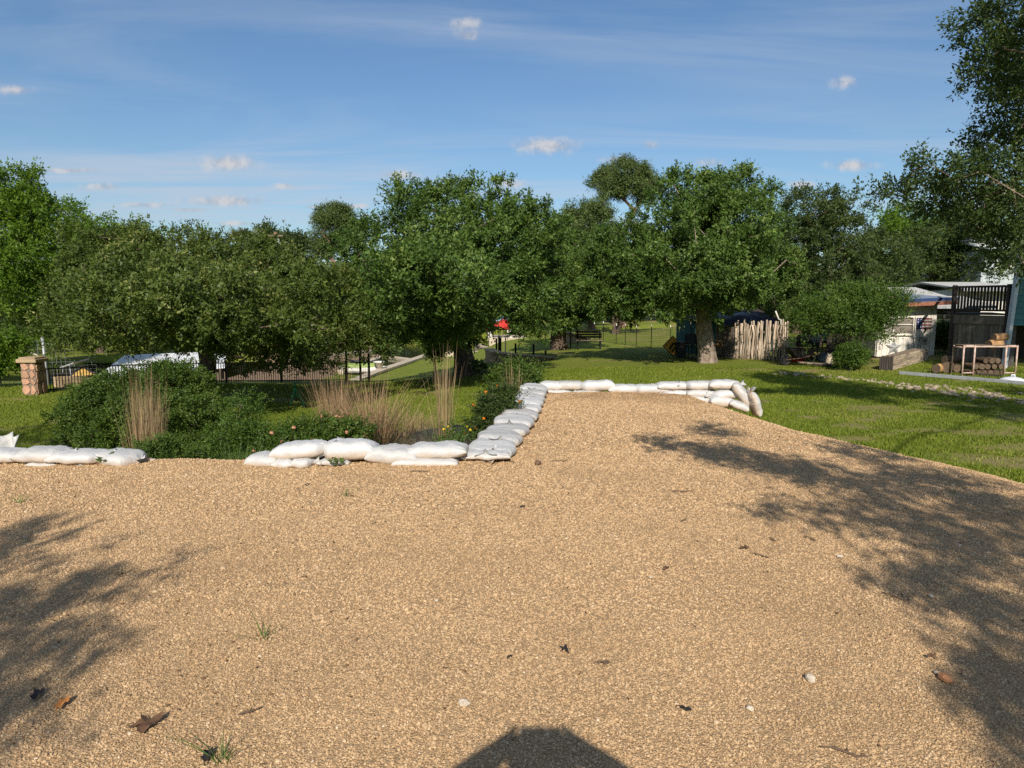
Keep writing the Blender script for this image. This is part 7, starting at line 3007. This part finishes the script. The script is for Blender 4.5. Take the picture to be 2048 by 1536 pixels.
# ------------------------------------------------------------------ the photographer, seen by the shadow
def photographer():
    root = empty('person', (0.0, -.44, float(pad(0, -.44))), 'photographer holding a phone up, seen by the shadow at the bottom', 'person')
    J = {}
    V, E, Rr = [], [], []
    def v(name, p, r, par=None):
        J[name] = len(V)
        V.append(p)
        Rr.append(r)
        if par:
            E.append((J[par], J[name]))
    v('pelvis', (0, 0, .95), (.17, .12))
    v('waist', (0, .01, 1.10), (.15, .11), 'pelvis')
    v('chest', (0, .02, 1.30), (.18, .13), 'waist')
    v('neckbase', (0, .03, 1.47), (.09, .09), 'chest')
    v('neck', (0, .05, 1.54), (.06, .06), 'neckbase')
    v('head', (0, .10, 1.67), (.085, .10), 'neck')
    v('crown', (0, .11, 1.77), (.075, .085), 'head')
    for s, n in ((-1, 'l'), (1, 'r')):
        v('sh' + n, (s * .19, .03, 1.42), (.075, .075), 'neckbase')
        v('el' + n, (s * .36, .24, 1.50), (.075, .075), 'sh' + n)
        v('fa' + n, (s * .25, .31, 1.575), (.062, .062), 'el' + n)
        v('wr' + n, (s * .145, .375, 1.62), (.045, .045), 'fa' + n)
        v('pa' + n, (s * .11, .395, 1.65), (.035, .025), 'wr' + n)
        v('hip' + n, (s * .10, 0, .90), (.11, .11), 'pelvis')
        v('kn' + n, (s * .12, .02, .50), (.07, .07), 'hip' + n)
        v('an' + n, (s * .13, -.02, .09), (.045, .05), 'kn' + n)
        v('to' + n, (s * .15, .15, .04), (.045, .035), 'an' + n)
        for f, (dx, dz) in enumerate(((-.02, .045), (-.025, .03), (-.028, .012), (-.026, -.005))):
            v('f%d%s' % (f, n), (s * (.105 + .004 * f), .425, 1.63 + dz * .8), (.009, .009), 'pa' + n)
            v('g%d%s' % (f, n), (s * (.085 + .004 * f), .432, 1.64 + dz), (.008, .008), 'f%d%s' % (f, n))
        v('t0' + n, (s * .10, .385, 1.655), (.011, .011), 'pa' + n)
        v('t1' + n, (s * .075, .392, 1.672), (.009, .009), 't0' + n)
    me = bpy.data.meshes.new('body')
    me.from_pydata(V, E, [])
    o = link('body', me, None, root)
    sk = o.modifiers.new('skin', 'SKIN')
    for i, d in enumerate(me.skin_vertices[0].data):
        d.radius = Rr[i]
        d.use_root = (i == 0)
    ss = o.modifiers.new('sub', 'SUBSURF')
    ss.levels = ss.render_levels = 2
    m = bpy.data.materials.new('clothed_body')
    m.use_nodes = True
    k = NT(m.node_tree)
    tc = k.n('ShaderNodeTexCoord')
    sp = k.n('ShaderNodeSeparateXYZ')
    k.l(tc.outputs['Object'], sp.inputs[0])
    z = sp.outputs[2]
    col = k.mix(k.step(z, .93, .95), (.03, .05, .10, 1), (.16, .20, .24, 1))
    col = k.mix(k.step(z, .09, .07), col, (.05, .04, .03, 1))
    arm = k.math('MULTIPLY', k.step(sp.outputs[1], .20, .21), k.step(z, 1.2, 1.22))
    skin = k.math('MAXIMUM', arm, k.step(z, 1.49, 1.50))
    col = k.mix(skin, col, (.50, .30, .21, 1))
    k.l(col, m.node_tree.nodes['Principled BSDF'].inputs['Base Color'])
    me.materials.append(m)
    # hair cap
    bm = bmesh.new()
    bmesh.ops.create_uvsphere(bm, u_segments=20, v_segments=14, radius=1)
    for q in bm.verts:
        q.co = Vector((q.co.x * .135, q.co.y * .14 + .10, q.co.z * .10 + 1.765))
        if q.co.y > .17 and q.co.z < 1.76:
            q.co.y = .15
    me2 = bpy.data.meshes.new('hair')
    bm.to_mesh(me2)
    bm.free()
    link('hair', me2, mat('brown_hair', (.05, .03, .02), rough=.6), root, True)
    ph = empty('phone', (0, -.035, 1.655), 'dark phone held level in both hands by the photographer', 'phone')
    mb = MB()
    mb.box((0, -.035, 1.655), (.165, .009, .078))
    mb.build('case', BLACK, ph, bevel=.003)
    mb = MB()
    mb.box((0, -.0405, 1.655), (.156, .002, .070))
    mb.build('screen', GLASS, ph)


photographer()
